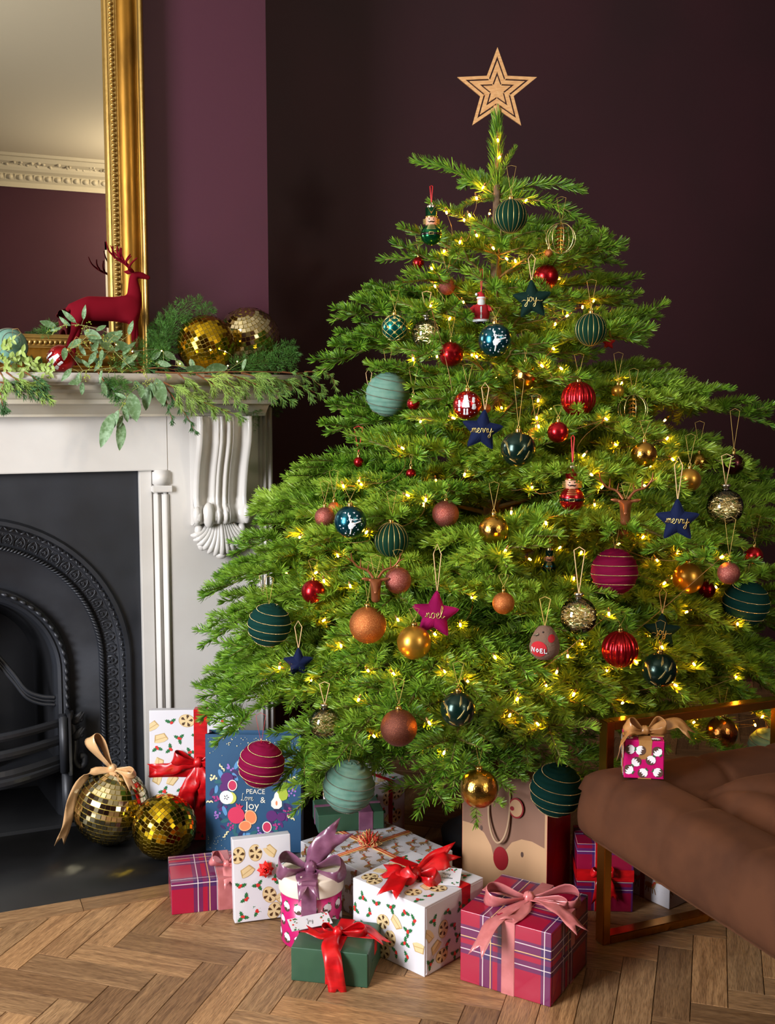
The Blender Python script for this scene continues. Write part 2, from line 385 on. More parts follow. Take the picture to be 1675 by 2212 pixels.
# mantel shelf: slab with cavetto mouldings beneath
SH_U = 0.915; SH_V = 2.70
b = MB(); FB(b, mirror_u(SH_U), SH_U, SH_V, V_BREAST, 1.143, 1.172, 0.006)
b.build('mantel_shelf', marble, fp)
b = MB(); b.use(marble2, True)
pr = [(0.02, 1.143), (0.022, 1.138), (0.028, 1.132), (0.045, 1.124), (0.055, 1.112), (0.06, 1.108), (0.062, 1.098), (0.078, 1.094), (0.09, 1.085), (0.11, 1.072), (0.112, 1.066), (0.15, 1.066)]
P = []
for (ua, sgn) in ((mirror_u(SH_U), -1), (SH_U, 1)):
    P.append([(ua - FU + (-sgn) * min(a, 0.075) * 1.0, SH_V + a - V_SUR, z) for a, z in pr])
b.grid(P, smooth=False, flip=True)
for (ua, sgn) in ((mirror_u(SH_U), -1), (SH_U, 1)):     # returns at the ends
    b.grid([[(ua - FU - sgn * min(a, 0.075), SH_V + a - V_SUR, z) for a, z in pr], [(ua - FU - sgn * min(a, 0.075), V_BREAST - V_SUR, z) for a, z in pr]], smooth=False, flip=sgn < 0)
b.build('shelf_moulding', None, fp)

# corbel: S-profile console with flutes and a shell below
def corbel(uc):
    t = uc
    W = 0.073
    b = MB(); b.use(marble, True)
    # depth profile d(z) of the console from 1.066 down to 0.80
    zs = [1.066, 1.05, 1.03, 1.00, 0.97, 0.94, 0.91, 0.88, 0.855, 0.835, 0.825, 0.81, 0.797, 0.785, 0.778]
    ds = [0.100, 0.104, 0.103, 0.098, 0.084, 0.068, 0.056, 0.048, 0.043, 0.044, 0.052, 0.060, 0.060, 0.050, 0.030]
    n = 44; P = []
    for i in range(n + 1):
        x = -W + 2 * W * i / n; q = abs(x) / W
        # cross profile: raised rims, two hollows, two middle reeds
        if q > 0.80: h = 0.0 - 0.012 * max(0, (q - 0.93) / 0.07) ** 2
        elif q > 0.27: h = -0.026 * math.sin((q - 0.27) / 0.53 * PI) ** 0.75
        else: h = 0.002 - 0.012 * abs(math.cos((q / 0.27) * PI)) ** 3 if q > 0.02 else -0.012
        P.append([(x, -(d + h * (1.0 if z > 0.84 else 0.75)), z) for z, d in zip(zs, ds)])
    b.grid(P, smooth=True)
    for sgn in (-1, 1):   # cheeks
        b.grid([[(sgn * W, 0.005, z) for z in zs], [(sgn * W, -(d - 0.012), z) for z, d in zip(zs, ds)]], smooth=False, flip=sgn > 0)
    b.grid([[(x, 0.005, zs[-1]) for x in (-W, W)], [(x, -ds[-1] + 0.01, zs[-1]) for x in (-W, W)]], smooth=False)
    # rounded toes at the foot of each reed
    for x, r, in ((-0.067, 0.012), (-0.036, 0.017), (-0.009, 0.0105), (0.012, 0.0105), (0.066, 0.013)):
        b.sphere((x, -0.048, 0.807), r, 14, 9, sz=2.0)
    cb = b.build('corbel', None, fp, loc=(uc - FU, 0, 0))
    s = MB(); s.use(marble, True)
    # acanthus shell: curved leaf ribs fanning down from the middle
    for k in range(-6, 7):
        a = k / 6.0; x0 = a * 0.034; ang = a * 1.05
        Lr = 0.088 * (1 - 0.30 * abs(a) ** 1.5)
        pts = []
        for j in range(9):
            t_ = j / 8; r = Lr * t_
            x = x0 + math.sin(ang * (0.35 + 0.65 * t_)) * r * 0.80; z = 0.783 - math.cos(ang * (0.5 + 0.5 * t_)) * r
            pts.append((x, -0.034 - 0.010 * math.sin(t_ * 2.6) + abs(a) * 0.012 + (0.008 if t_ > .95 else 0), z))
        s.tube(pts, [0.0045, 0.006, 0.007, 0.0075, 0.008, 0.0085, 0.009, 0.0085, 0.004], 7)
    for sgn in (-1, 1):
        s.sphere((sgn * 0.058, -0.026, 0.765), 0.012, 12, 8, sz=1.4); s.sphere((sgn * 0.050, -0.024, 0.725), 0.012, 12, 8, sz=1.2)
    s.sphere((0, -0.030, 0.698), 0.016, 14, 8, sz=0.7)
    # body behind the ribs
    Pb = []
    for i in range(13):
        a = -PI / 2 + PI * i / 12
        Pb.append([(math.sin(a) * r * 0.058, -0.03 * (1 - r ** 2) - 0.004, 0.783 - math.cos(a) * r * 0.082) for r in (0.02, 0.4, 0.7, 0.9, 1.0)])
    s.grid(Pb, smooth=True)
    s.build('carved_shell', None, cb)
corbel(0.716); corbel(mirror_u(0.716))

# hearth slab
tag(MB().box((0, 0, 0), (2.0, V_SUR + 0.0 - 2.414, 0.03), bev=0.003).build('hearth_slab', slate, loc=(-0.02, (V_SUR + 2.414) / 2, -0.0125)), 'black slate hearth slab in front of the cast iron fireplace', 'hearth')

# cast-iron register grate
ir = thing('cast_iron_fireplace', 'black cast iron fireplace insert with ornate arched bands', 'fireplace', (0.09, 2.88, 0))
IU = 0.09
AC = 0.425; AO = 0.395
def arch_pts(r, zc=AC, n=26, z0=0.0, y=0.0, both_sides=True):
    P = [(r, y, z0 + (zc - z0) * k / 8) for k in range(8)] + [(r * math.cos(PI * k / n), y, zc + r * math.sin(PI * k / n)) for k in range(n + 1)]
    P += [(-r, y, zc - (zc - z0) * k / 8) for k in range(1, 9)]
    return P
def ring(b, r0, y0, r1, y1, zc0=AC, zc1=None, n=40):
    a = arch_pts(r0, zc0, n, y=y0); c = arch_pts(r1, zc0 if zc1 is None else zc1, n, y=y1)
    b.grid([a, c], smooth=True, flip=True)
# back plate with arched hole, made of strips
b = MB(); b.use(iron, True)
# face plate around outer arch: fan from arch points to the rectangle border
hw, tp = 0.425, 0.93
ap = arch_pts(AO, AC, 40); outer = []
for x, y, z in ap:
    if z <= AC + 1e-6: outer.append((hw if x > 0 else -hw, 0, z))
    else:
        a = math.atan2(z - AC, x); k = min(hw / max(1e-6, abs(math.cos(a))), (tp - AC) / max(1e-6, math.sin(a))); outer.append((math.cos(a) * k, 0, AC + math.sin(a) * k))
b.grid([[Vector(p) for p in outer], [Vector(p) for p in ap]], smooth=False, flip=True)
b.build('face_plate', None, ir)
b = MB(); b.use(iron, True)
ring(b, AO, 0.0, AO - 0.006, -0.012); ring(b, AO - 0.006, -0.012, AO - 0.016, -0.012); ring(b, AO - 0.016, -0.012, AO - 0.018, 0.0)
ring(b, AO - 0.018, 0.0, AO - 0.030, 0.004); ring(b, AO - 0.030, 0.004, AO - 0.032, 0.010); ring(b, AO - 0.032, 0.010, AO - 0.068, 0.022)
ring(b, AO - 0.068, 0.022, AO - 0.071, 0.014); ring(b, AO - 0.071, 0.014, AO - 0.078, 0.016); ring(b, AO - 0.078, 0.016, AO - 0.082, 0.03)
b.build('arch_band', None, ir)
def along(r, zc=AC, step=0.02, z0=0.02):
    out = []; z = z0
    while z < zc: out.append((r, z, PI / 2 * 0, 'r')); z += step
    n = int(PI * r / step)
    for k in range(n + 1): out.append((r * math.cos(PI * k / n), zc + r * math.sin(PI * k / n), PI * k / n, 'a'))
    z = zc
    while z > z0: out.append((-r, z, PI, 'l')); z -= step
    return out
# wavy leaf bead on the outer rim, scroll-and-palmette band, twisted rope
b = MB(); b.use(iron, True)
for i, (x, z, a, _) in enumerate(along(AO - 0.024, step=0.014)):
    rx, rz = math.cos(a), math.sin(a); tx, tz = -rz, rx; s = 1 if i % 2 else -1
    b.tube([(x - tx * .006 + rx * .004 * s, -0.002, z - tz * .006 + rz * .004 * s), (x, -0.008, z), (x + tx * .006 - rx * .004 * s, -0.002, z + tz * .006 - rz * .004 * s)], [.001, .0035, .001], 5, cap=False)
stuff(b.build('leaf_bead', None, ir))
b = MB(); b.use(iron, True)
for i, (x, z, a, _) in enumerate(along(AO - 0.050, step=0.031)):
    rx, rz = math.cos(a), math.sin(a); tx, tz = -rz, rx
    def Q(p, q, y): return (x + rx * p + tx * q, y, z + rz * p + tz * q)
    y0 = 0.012
    for s in (-1, 1):
        b.tube([Q(.015, 0, y0), Q(.010, s * .007, y0 - .003), Q(.000, s * .011, y0 - .003), Q(-.009, s * .010, y0), Q(-.012, s * .004, y0), Q(-.007, s * .003, y0 - .002)], .0016, 5, cap=False)
        b.tube([Q(.004, 0, y0), Q(-.002, s * .004, y0 - .003), Q(-.003, 0, y0)], .0013, 4, cap=False)
    b.tube([Q(.014, 0.0155, y0), Q(-.014, 0.0155, y0 + .004)], .0012, 4, cap=False)
    b.tube([Q(.010, 0.011, y0), Q(.004, 0.0155, y0), Q(.010, 0.020, y0)], .0012, 4, cap=False)
stuff(b.build('scroll_band', None, ir))
b = MB(); b.use(iron, True)
for i, (x, z, a, _) in enumerate(along(AO - 0.075, step=0.0088)):
    rx, rz = math.cos(a), math.sin(a); tx, tz = -rz, rx
    b.tube([(x + rx * .006 - tx * .005, 0.014, z + rz * .006 - tz * .005), (x, 0.006, z), (x - rx * .006 + tx * .005, 0.018, z - rz * .006 + tz * .005)], [.0018, .0036, .0018], 5, cap=False)
stuff(b.build('rope_moulding', None, ir))
# splayed cheek from the rope to the inner arch, then the inner arch rim
IR = 0.24; IZ = 0.40
b = MB(); b.use(iron, True)
a1 = arch_pts(AO - 0.082, AC, 40, y=0.03); a2 = arch_pts(IR, IZ, 40, y=0.055); b.grid([a1, a2], smooth=True, flip=True)
b.build('cheek_plate', None, ir)
b = MB(); b.use(iron, True)
rr = [(IR, 0.055), (IR - .003, 0.035), (IR - .012, 0.028), (IR - .020, 0.034), (IR - .024, 0.030), (IR - .032, 0.036), (IR - .040, 0.05), (IR - .042, 0.07)]
for (p, y), (q, y2) in zip(rr, rr[1:]): ring(b, p, y, q, y2, IZ)
b.build('inner_arch', None, ir)
b = MB(); b.use(iron, True)
for i, (x, z, a, _) in enumerate(along(IR - 0.012, IZ, step=0.024)):
    rx, rz = math.cos(a), math.sin(a); tx, tz = -rz, rx
    b.tube([(x - tx * .009, 0.03, z - tz * .009), (x + rx * .002, 0.022, z + rz * .002), (x + tx * .009, 0.03, z + tz * .009)], [.002, .0065, .003], 6, cap=False)
stuff(b.build('leaf_bead', None, ir))
# firebox
b = MB(); b.use(iron_dk, True)
a3 = arch_pts(IR - .042, IZ, 40, y=0.07); a4 = arch_pts(IR - .07, IZ - 0.03, 40, y=0.30)
b.grid([a3, a4], smooth=True, flip=True); b.add([Vector(p) for p in a4], [tuple(range(len(a4)))], False)
b.build('firebox', None, ir)
# curved throat moulding and centre hood seen at the left edge
b = MB(); b.use(iron, True)
for s in (1, -1):
    for k, rad in ((0, .006), (1, .0035), (2, .005)):
        pts = spline([(s * .060, 0.06, .455 - k * .011), (s * .10, 0.055, .40 - k * .011), (s * .13, 0.05, .355 - k * .010), (s * .165, 0.05, .335 - k * .010), (s * .20, 0.05, .328 - k * .01)], 6)
        b.tube(pts, rad, 6)
FBk = lambda x0, x1, y0, y1, z0, z1: b.box(((x0 + x1) / 2, (y0 + y1) / 2, (z0 + z1) / 2), (x1 - x0, y1 - y0, z1 - z0), bev=.002)
FBk(-.062, .062, .03, .10, .43, .455); FBk(-.058, .058, .035, .10, .405, .428); FBk(-.055, .055, .045, .10, .12, .405)
b.build('smoke_hood', None, ir)
b = MB(); b.use(iron, True)
b.tube([(x * .066, 0.05, .50 + .10 * math.sqrt(max(0, 1 - x * x))) for x in [i / 8 for i in range(-8, 9)]], .008, 7); b.box((0, .06, .50), (.11, .03, .05), bev=.004)
b.build('damper', None, ir)
# basket front: three bowed bars, end posts, scrolled brackets
def bow(z, x, depth): return [(-x + 2 * x * i / 20, -depth * math.cos((-1 + 2 * i / 20) * 0.5 * PI) - 0.015, z + 0.0 * i) for i in range(21)]
for z, h, d in ((0.277, 0.010, .085), (0.232, 0.012, .09), (0.163, 0.012, .10)):
    b = MB(); b.use(iron, True); pts = bow(z, .205, d)
    b.grid([[Vector(p) + Vector((0, dy, dz)) for p in pts] for dy, dz in ((-.004, -h), (-.007, -h * .3), (-.007, h * .5), (0, h), (.006, h), (.006, -h))], closed_u=True, smooth=False); b.build('grate_bar', None, ir)
b = MB(); b.use(iron, True); pts = bow(.182, .205, .095)
b.grid([[Vector(p) + Vector((0, dy, dz)) for p in pts] for dy, dz in ((-.004, -.012), (-.006, .0), (0, .012), (.006, -.012))], closed_u=True, smooth=False)
b.grid([[Vector((p[0], p[1], .158)) for p in pts], [Vector((p[0], 0.20, .158)) for p in pts]], smooth=False); b.build('grate_tray', None, ir)
for s in (1, -1):
    b = MB(); b.use(iron, True); b.box((s * .212, -.02, .222), (.022, .04, .150), bev=.003); b.box((s * .226, -.014, .222), (.010, .05, .165), bev=.002)
    b.box((s * .219, -.01, .07), (.028, .03, .155), bev=.003)
    b.build('grate_post', None, ir)
    b = MB(); b.use(iron, True)
    b.tube(spline([(s * .232, .0, .30), (s * .240, -.004, .25), (s * .243, -.004, .21), (s * .240, -.004, .17), (s * .252, -.004, .15), (s * .264, -.004, .158), (s * .264, -.004, .176), (s * .254, -.004, .178)], 5), [.009] * 20 + [.010] * 16, 8)
    for z in (.285, .243):
        for q in (0, 1):
            b.tube(spline([(s * .236, -.004, z - .016), (s * .250, -.010, z - .006 + q * .006), (s * (.268 - q * .006), -.012, z + .012 + q * .004)], 5), [.006, .008, .010, .0105, .011, .0105, .009, .008, .006, .004, .001], 6)
        b.sphere((s * .258, -.01, z - .006), .008, 8, 6)
    b.build('leaf_bracket', None, ir)
# soot-grey inner hearth stone
tag(MB().box((0, 0, 0), (0.84, 0.34, 0.012), bev=.002).build('inner_hearth_tile', slate, loc=(0.09, 3.02, 0.004)), 'dark grey inner hearth stone under the iron grate', 'hearth')

# ================================================================ MIRROR
gilt = mat('antique_gilt', '#8e6420', 0.4, metal=0.8, vary=('#5e4010', 22, 0.45, 0.75), bump=(70, 0.2, 0.001), stretch=(1, 1, .3), rvary=(30, .25, .5))
gilt_l = mat('pale_gilt', '#a8884a', 0.3, metal=0.85, vary=('#9a7a3c', 60, 0.5, 0.7), bump=(150, 0.2, 0.0006))
silv = mat('mirror_silver', '#d6d2c4', 0.0, metal=1.0)
mr = thing('overmantel_mirror', 'large gilt framed overmantel mirror standing on the mantel shelf', 'mirror', (0.09, 2.92, 1.173))
mu1 = 0.558 - 0.09; mtop = 1.75; fw = 0.102
b = MB(); b.use(silv); b.box((0, 0.022, mtop / 2), (2 * mu1 - 2 * fw + 0.01, 0.006, mtop - 2 * fw + 0.01)); b.build('mirror_glass', None, mr)
def frame_ring(b, prof, smooth=False):
    # prof: (offset inward from outer edge, y)
    P = []
    for o_, y in prof:
        P.append([(mu1 - o_, y, o_), (mu1 - o_, y, mtop - o_), (-mu1 + o_, y, mtop - o_), (-mu1 + o_, y, o_)])
    P2 = []
    for k in range(4):
        a = [Vector(r[k]) for r in P]; c = [Vector(r[(k + 1) % 4]) for r in P]; b.grid([a, c], smooth=smooth, flip=True)
b = MB(); b.use(gilt, True)
pr = [(0.0, .045), (0.0, .0), (.002, -.012), (.007, -.018), (.012, -.016)] 
pr2 = [(.017, -.006), (.020, -.004), (.026, -.010), (.034, -.013), (.045, -.013), (.056, -.008), (.064, .0), (.067, .004)]
pr3 = [(.070, .004), (.072, .002), (.090, .008), (.092, .006), (.097, .010), (.102, .016), (.102, .03)]
b.use(gilt_l); frame_ring(b, pr + [(.017, -.006)], True); b.use(gilt); frame_ring(b, pr2, True); b.use(gilt_l); frame_ring(b, [pr2[-1]] + pr3, False)
b.build('frame', None, mr)
bead = MB(); bead.use(gilt_l, True); st = 0.0125
z = 0.085
while z < mtop - 0.08:
    for s in (1, -1): bead.sphere((s * (mu1 - .081), .002, z), .0066, 8, 6, sz=0.78)
    z += st
x = -mu1 + .085
while x < mu1 - .08:
    for zz in (.081, mtop - .081): bead.sphere((x, .002, zz), .0066, 8, 6)
    x += st
stuff(bead.build('bead_moulding', None, mr))

# ================================================================ BENCH
velvet = mat('brown_velvet', '#51311f', 0.85, spec=.15, sheen=0.10, sheencol='#a87048', vary=('#422719', 9, 0.4, 0.65), bump=(300, 0.1, 0.0008))
brass = mat('polished_brass', '#c48c40', 0.25, metal=1.0, rvary=(6, .15, .35))
bn = thing('velvet_bench', 'brown tufted velvet bench with square brass end frame', 'bench', (1.14, 1.765, 0))
BU0, BV0 = 1.14, 1.765
BX = 0.016
BW, BL = 0.60, 1.45
def top_h(x, y):
    # x from left side inward, y from far end towards camera (positive); rolled border then a grid of tufts
    def edge(t): return 1 - math.exp(-max(t, 0) / 0.018)
    h = 0.0
    bx, by = min(x, BW - x), min(y, BL - y)
    d = min(bx, by)
    # border roll up to 0.15 wide with valley after
    valley = math.exp(-((d - 0.15) / 0.028) ** 2)
    h -= 0.030 * valley
    if d > 0.15:
        X, Y = (x - 0.15), (y - 0.15)
        cx, cy_ = 0.13, 0.145
        a = (X / cx + Y / cy_) * PI / 1.0; c = (X / cx - Y / cy_) * PI / 1.0
        h += 0.010 - 0.026 * (1 - abs(math.sin(a / 2))) ** 3 - 0.026 * (1 - abs(math.sin(c / 2))) ** 3
    # radial seams in the border every 0.19
    if bx < 0.16 and bx <= by + 0.02:
        q = ((y - 0.09) / 0.175) % 1.0; q = min(q, 1 - q) * 0.175
        h -= 0.007 * math.exp(-(q / 0.010) ** 2)
    if by < 0.16 and by < bx:
        q = ((x - 0.09) / 0.175) % 1.0; q = min(q, 1 - q) * 0.175
        h -= 0.007 * math.exp(-(q / 0.010) ** 2)
    return h
b = MB(); b.use(velvet, True)
nx, ny = 70, 150; zt = 0.392
P = []
for i in range(nx + 1):
    x = BW * i / nx; row = []
    for j in range(ny + 1):
        y = BL * j / ny
        d = min(x, BW - x, y, BL - y); rz = 0.045
        drop = rz * (1 - math.sqrt(max(0, 1 - (1 - min(d, rz) / rz) ** 2)))
        row.append((x, -y, zt + top_h(x, y) - drop))
    P.append(row)
b.grid(P, smooth=True, flip=True)
# sides: bulging upright with seams
def side(pa, pb, nrm, length, n):
    P = []
    for i in range(n + 1):
        s = length * i / n; q = ((s - 0.09) / 0.175) % 1.0; q = min(q, 1 - q) * 0.175; groove = 0.004 * math.exp(-(q / 0.007) ** 2)
        e = min(s, length - s); rc = 0.02 * (1 - math.sqrt(max(0, 1 - (1 - min(e, .02) / .02) ** 2)))
        row = []
        for k in range(9):
            t = k / 8; z = zt - 0.045 - (0.085) * t; out = 0.010 * math.sin(t * PI * 0.9) - groove - rc - (0.006 if k == 8 else 0) * 1
            row.append(Vector(pa) + (Vector(pb) - Vector(pa)) * (s / length) + Vector(nrm) * out + Vector((0, 0, z)))
        row.append(row[-1] - Vector(nrm) * 0.03)
        P.append(row)
    return P
b.grid(side((0, 0, 0), (0, -BL, 0), (-1, 0, 0), BL, 150), smooth=True, flip=False)
b.grid(side((0, 0, 0), (BW, 0, 0), (0, 1, 0), BW, 60), smooth=True, flip=True)
b.grid(side((BW, 0, 0), (BW, -BL, 0), (1, 0, 0), BL, 150), smooth=True, flip=True)
b.grid(side((0, -BL, 0), (BW, -BL, 0), (0, -1, 0), BW, 60), smooth=True)
b.box((BW / 2, -BL / 2, zt - 0.135), (BW - .03, BL - .03, .012))
b.build('seat_cushion', None, bn, loc=(BX, 0, 0))
def frame(v):
    b = MB(); u0, u1 = 1.232 - BU0, 1.232 - BU0 + 0.46; t = 0.018; dp = 0.028
    z0, z1 = 0.0, 0.466
    b.box((u0 + t / 2, v, (z0 + z1) / 2), (t, dp, z1 - z0), bev=.0015); b.box((u1 - t / 2, v, (z0 + z1) / 2), (t, dp, z1 - z0), bev=.0015)
    b.box(((u0 + u1) / 2, v, z0 + t / 2), (u1 - u0 - 2 * t, dp, t), bev=.0015); b.box(((u0 + u1) / 2, v, z1 - t / 2), (u1 - u0 - 2 * t, dp, t), bev=.0015)
    b.build('brass_frame', brass, bn)
frame(0.029); frame(-BL - 0.05)
# ================================================================ CHRISTMAS TREE
TU, TV = 1.272, 2.335
bark = mat('fir_bark', '#6b5a44', 0.85, vary=('#4a3c2c', 40, 0.4, 0.65), bump=(60, 0.5, 0.003))
twigm = mat('green_twig', '#7c7440', 0.75, vary=('#5f5228', 30, 0.4, 0.65))
needle_m = mat('fir_needle', '#7fae2c', 0.42, isl='#3c6a22', trl=0.15, spec=0.45, vary=('#98b83c', 3.0, 0.45, 0.75))
tree = thing('christmas_tree', 'bushy green fir Christmas tree standing in the alcove beside the fireplace', 'tree', (TU, TV, 0))
rng = np.random.default_rng(11)
def needles(segs, per_m=1000, ln=0.024, flat=0.8, w=0.0012):
    """segs: list of (polyline Nx3, tipped) -> (verts, tris, quads) arrays"""
    Vs = []
    for pts, tip in segs:
        pts = np.asarray(pts, float); d = np.diff(pts, axis=0); L = np.linalg.norm(d, axis=1); cum = np.r_[0, np.cumsum(L)]; tot = cum[-1]
        n = max(3, int(tot * per_m)); s = np.sort(rng.uniform(0, tot, n)); k = np.clip(np.searchsorted(cum, s) - 1, 0, len(L) - 1)
        if tip:
            m = 14; s = np.r_[s, np.full(m, tot * 0.998)]; k = np.r_[k, np.full(m, len(L) - 1)]; n += m
        T = d[k] / L[k][:, None]; base = pts[k] + T * (s - cum[k])[:, None]
        up = np.array([0, 0, 1.0]); U = up - T * (T @ up)[:, None]; bad = np.linalg.norm(U, axis=1) < 0.3
        U[bad] = np.cross(T[bad], [0, 1, 0.3]); U /= np.linalg.norm(U, axis=1)[:, None]; S = np.cross(T, U)
        # azimuth round the twig: sides and top mostly
        b = rng.uniform(-0.35 * PI, 1.35 * PI, n) if flat < 0.5 else np.where(rng.random(n) < 0.40, rng.choice([0.0, PI], n) + rng.normal(0, 0.45, n), rng.uniform(0, PI, n))
        frac = s / tot
        a = np.radians(66 - 22 * frac + rng.normal(0, 7, n))
        if tip: a[-14:] = np.radians(rng.uniform(8, 48, 14)); b[-14:] = rng.uniform(0, 2 * PI, 14)
        R_ = S * np.cos(b)[:, None] + U * np.sin(b)[:, None]
        D = T * np.cos(a)[:, None] + R_ * np.sin(a)[:, None]
        ll = ln * (0.82 + 0.3 * rng.random(n)) * (1 - 0.25 * frac ** 3) * (0.85 + 0.15 * np.abs(np.cos(b)))
        W = np.cross(D, R_); W /= np.maximum(1e-6, np.linalg.norm(W, axis=1))[:, None]
        W = W * np.cos(0.5) + np.cross(W, D) * (np.sin(rng.normal(0, 0.7, n)))[:, None]
        mid = base + D * (ll * 0.55)[:, None]; bend = (T * 0.10 + U * 0.10); tipp = base + (D + bend) * ll[:, None]
        v = np.stack([base - W * w * 0.45, base + W * w * 0.45, mid + W * w, mid - W * w, tipp + W * w * .35, tipp - W * w * .35], axis=1)
        Vs.append(v)
    return np.concatenate(Vs)
def needle_mesh(name, V, m):
    n = len(V); me = bpy.data.meshes.new(name); co = V.reshape(-1, 3)
    me.vertices.add(len(co)); me.vertices.foreach_set('co', co.ravel().astype(np.float32))
    base = np.arange(n)[:, None] * 6; q = np.concatenate([base + [0, 1, 2, 3], base + [3, 2, 4, 5]], axis=1).reshape(-1)
    me.loops.add(len(q)); me.loops.foreach_set('vertex_index', q.astype(np.int32)); me.polygons.add(2 * n)
    me.polygons.foreach_set('loop_start', np.arange(0, 8 * n, 4, dtype=np.int32)); me.update(calc_edges=True); me.materials.append(m); return me
def gen_branch(L, seed, droop=0.12, kind='full'):
    r = random.Random(seed); segs = []; wood = MB(); wood.use(twigm, True)
    na = max(6, int(L / 0.03)); side = r.uniform(-0.06, 0.06)
    axis = []
    for i in range(na + 1):
        t = i / na; x = L * t
        axis.append(Vector((x, side * L * t * t + r.uniform(-.002, .002), 0.10 * L * math.sin(t * PI * 0.9) - droop * L * t * t)))
    n0 = 0 if kind == 'shoot' else int(na * (0.30 if L > 0.4 else 0.15))
    segs.append((axis[n0:], True)); wood.tube(axis, [0.0016 + 0.007 * L * (1 - i / na) for i in range(na + 1)], 5)
    if kind != 'shoot':
        step = 0.070 if L > 0.3 else 0.075; s = L * (0.20 if L > .4 else .3)
        while s < L - 0.03:
            i = min(na - 1, int(s / L * na)); p = axis[i].lerp(axis[i + 1], s / L * na - i); T = (axis[i + 1] - axis[i]).normalized()
            for sg in (-1, 1):
                if r.random() < 0.06: continue
                rem = L - s; ll = min(0.36 * L, rem * 0.62 + 0.045) * r.uniform(0.85, 1.1); ll = max(ll, 0.05)
                if kind == 'short': ll *= 0.8
                ang = math.radians(r.uniform(46, 58)) * sg; dz = r.uniform(-0.10, 0.16)
                pts = []; cur = p.copy(); d = Vector((math.cos(ang), math.sin(ang), dz)); m = max(4, int(ll / 0.02))
                Sd = Vector((T.x, T.y, T.z))
                for j in range(m + 1):
                    pts.append(cur.copy()); d = (d + Vector((0.035, 0, -0.020 * droop * 8))).normalized(); cur = cur + d * (ll / m)
                segs.append((pts, True)); wood.tube(pts, [0.0028 * (1 - 0.65 * j / m) for j in range(m + 1)], 4, cap=False)
                # sub laterals
                q = 0.045
                while q < ll - 0.045:
                    j = min(m - 1, int(q / ll * m)); pp = pts[j]; dd = (pts[j + 1] - pts[j]).normalized()
                    for s2 in (-1, 1):
                        if r.random() < 0.12: continue
                        l2 = min(0.10, (ll - q) * 0.6 + 0.025) * r.uniform(.8, 1.1)
                        a2 = math.radians(50) * s2; h = Vector((dd.x * math.cos(a2) - dd.y * math.sin(a2), dd.x * math.sin(a2) + dd.y * math.cos(a2), dd.z + r.uniform(-.12, .15))).normalized()
                        sp2 = [pp + h * (l2 * e / 4) + Vector((0, 0, -0.004 * e * e * 0.1)) for e in range(5)]
                        segs.append((sp2, True)); wood.tube(sp2, [.0016, .0015, .0013, .0011, .0008], 3, cap=False)
                    q += 0.060
            s += step * r.uniform(0.9, 1.15)
    else:
        pass
    V = needles(segs, per_m=1700 if kind == 'shoot' else 1150, ln=0.029 if kind == 'shoot' else 0.0255, flat=0.3 if kind == 'shoot' else 0.8)
    wm = wood.mesh('branch'); wm.name = 'branch'
    return wm, needle_mesh('needles', V, needle_m), [axis] + [s_[0] for s_ in segs], L
VAR = {'xl': [gen_branch(0.70, 100 + i, (0.06, 0.13, 0.20)[i]) for i in range(3)],
       'l': [gen_branch(0.52, 200 + i, (0.04, 0.11, 0.18)[i]) for i in range(3)],
       'm': [gen_branch(0.36, 300 + i, (0.0, 0.10, 0.2)[i]) for i in range(3)],
       's': [gen_branch(0.24, 400 + i, (-0.05, 0.08, 0.15)[i], 'short') for i in range(3)],
       'shoot': [gen_branch(0.22, 500 + i, (-0.08, 0.02, 0.12)[i], 'shoot') for i in range(3)]}
TIPS = []; BR = []
random.seed(23)
def place_branch(z, az, length, pitch, var=None, roll=None, which=None, cr=None):
    """az: azimuth in room axes; pitch up positive"""
    if var is None:
        var = 'xl' if length > 0.60 else 'l' if length > 0.44 else 'm' if length > 0.29 else 's'
    wm, nm, tw, L0 = VAR[var][random.randrange(3) if which is None else which]
    s = length / L0
    o = bpy.data.objects.new('branch', wm); COL.objects.link(o); o.parent = tree
    M = tr(0, 0, z) @ rotz(az) @ roty(-pitch) @ rotx(random.uniform(-.25, .25) if roll is None else roll) @ Matrix.Diagonal((s, s * 1.0, s, 1)) @ tr(0.008, 0, 0)
    o.matrix_local = M
    n = bpy.data.objects.new('needles', nm); COL.objects.link(n); n.parent = o; n['kind'] = 'stuff'
    BR.append((o, n)); TIPS.append(tr(TU, TV, 0) @ M @ tw[0][-1])
    return o
def branch_to(z, target, var, which=0, droop_fix=0.0, roll=0.0):
    d = Vector(target) - Vector((TU, TV, z)); h = math.hypot(d.x, d.y)
    tipz = VAR[var][which][2][0][-1]; off = math.atan2(tipz.z, tipz.x)
    return place_branch(z, math.atan2(d.y, d.x), d.length, math.atan2(d.z, h) - off, var, roll, which)
# trunk
b = MB(); tp = [(0, 0, 0.0), (0.004, 0, 0.4), (-0.003, 0.003, 0.8), (0.004, 0, 1.2), (0, 0, 1.45), (0.001, 0, 1.60), (0, 0, 1.765)]
b.tube(spline(tp, 6), [0.034 - 0.030 * (i / 36) ** 0.8 for i in range(37)], 12); b.build('trunk', bark, tree)
# leader covered with upswept sparse needles
seg = [(np.array([(0, 0, 1.60), (0.001, 0, 1.65), (0, 0, 1.70), (0, 0, 1.765)]), False)]
V = needles(seg, per_m=2600, ln=0.032, flat=0.1); 
ax = np.array([0, 0, 1.0]); base = V[:, 0:2].mean(axis=1, keepdims=True); rel = V - base; rel[..., 2] = rel[..., 2] * 1.25 + np.abs(rel[..., 0]) * .35 + np.abs(rel[..., 1]) * .35; rel[..., :2] *= 0.85; V = base + rel
ld = bpy.data.objects.new('leader_needles', needle_mesh('leader_needles', V, needle_m)); COL.objects.link(ld); ld.parent = tree; ld['kind'] = 'stuff'
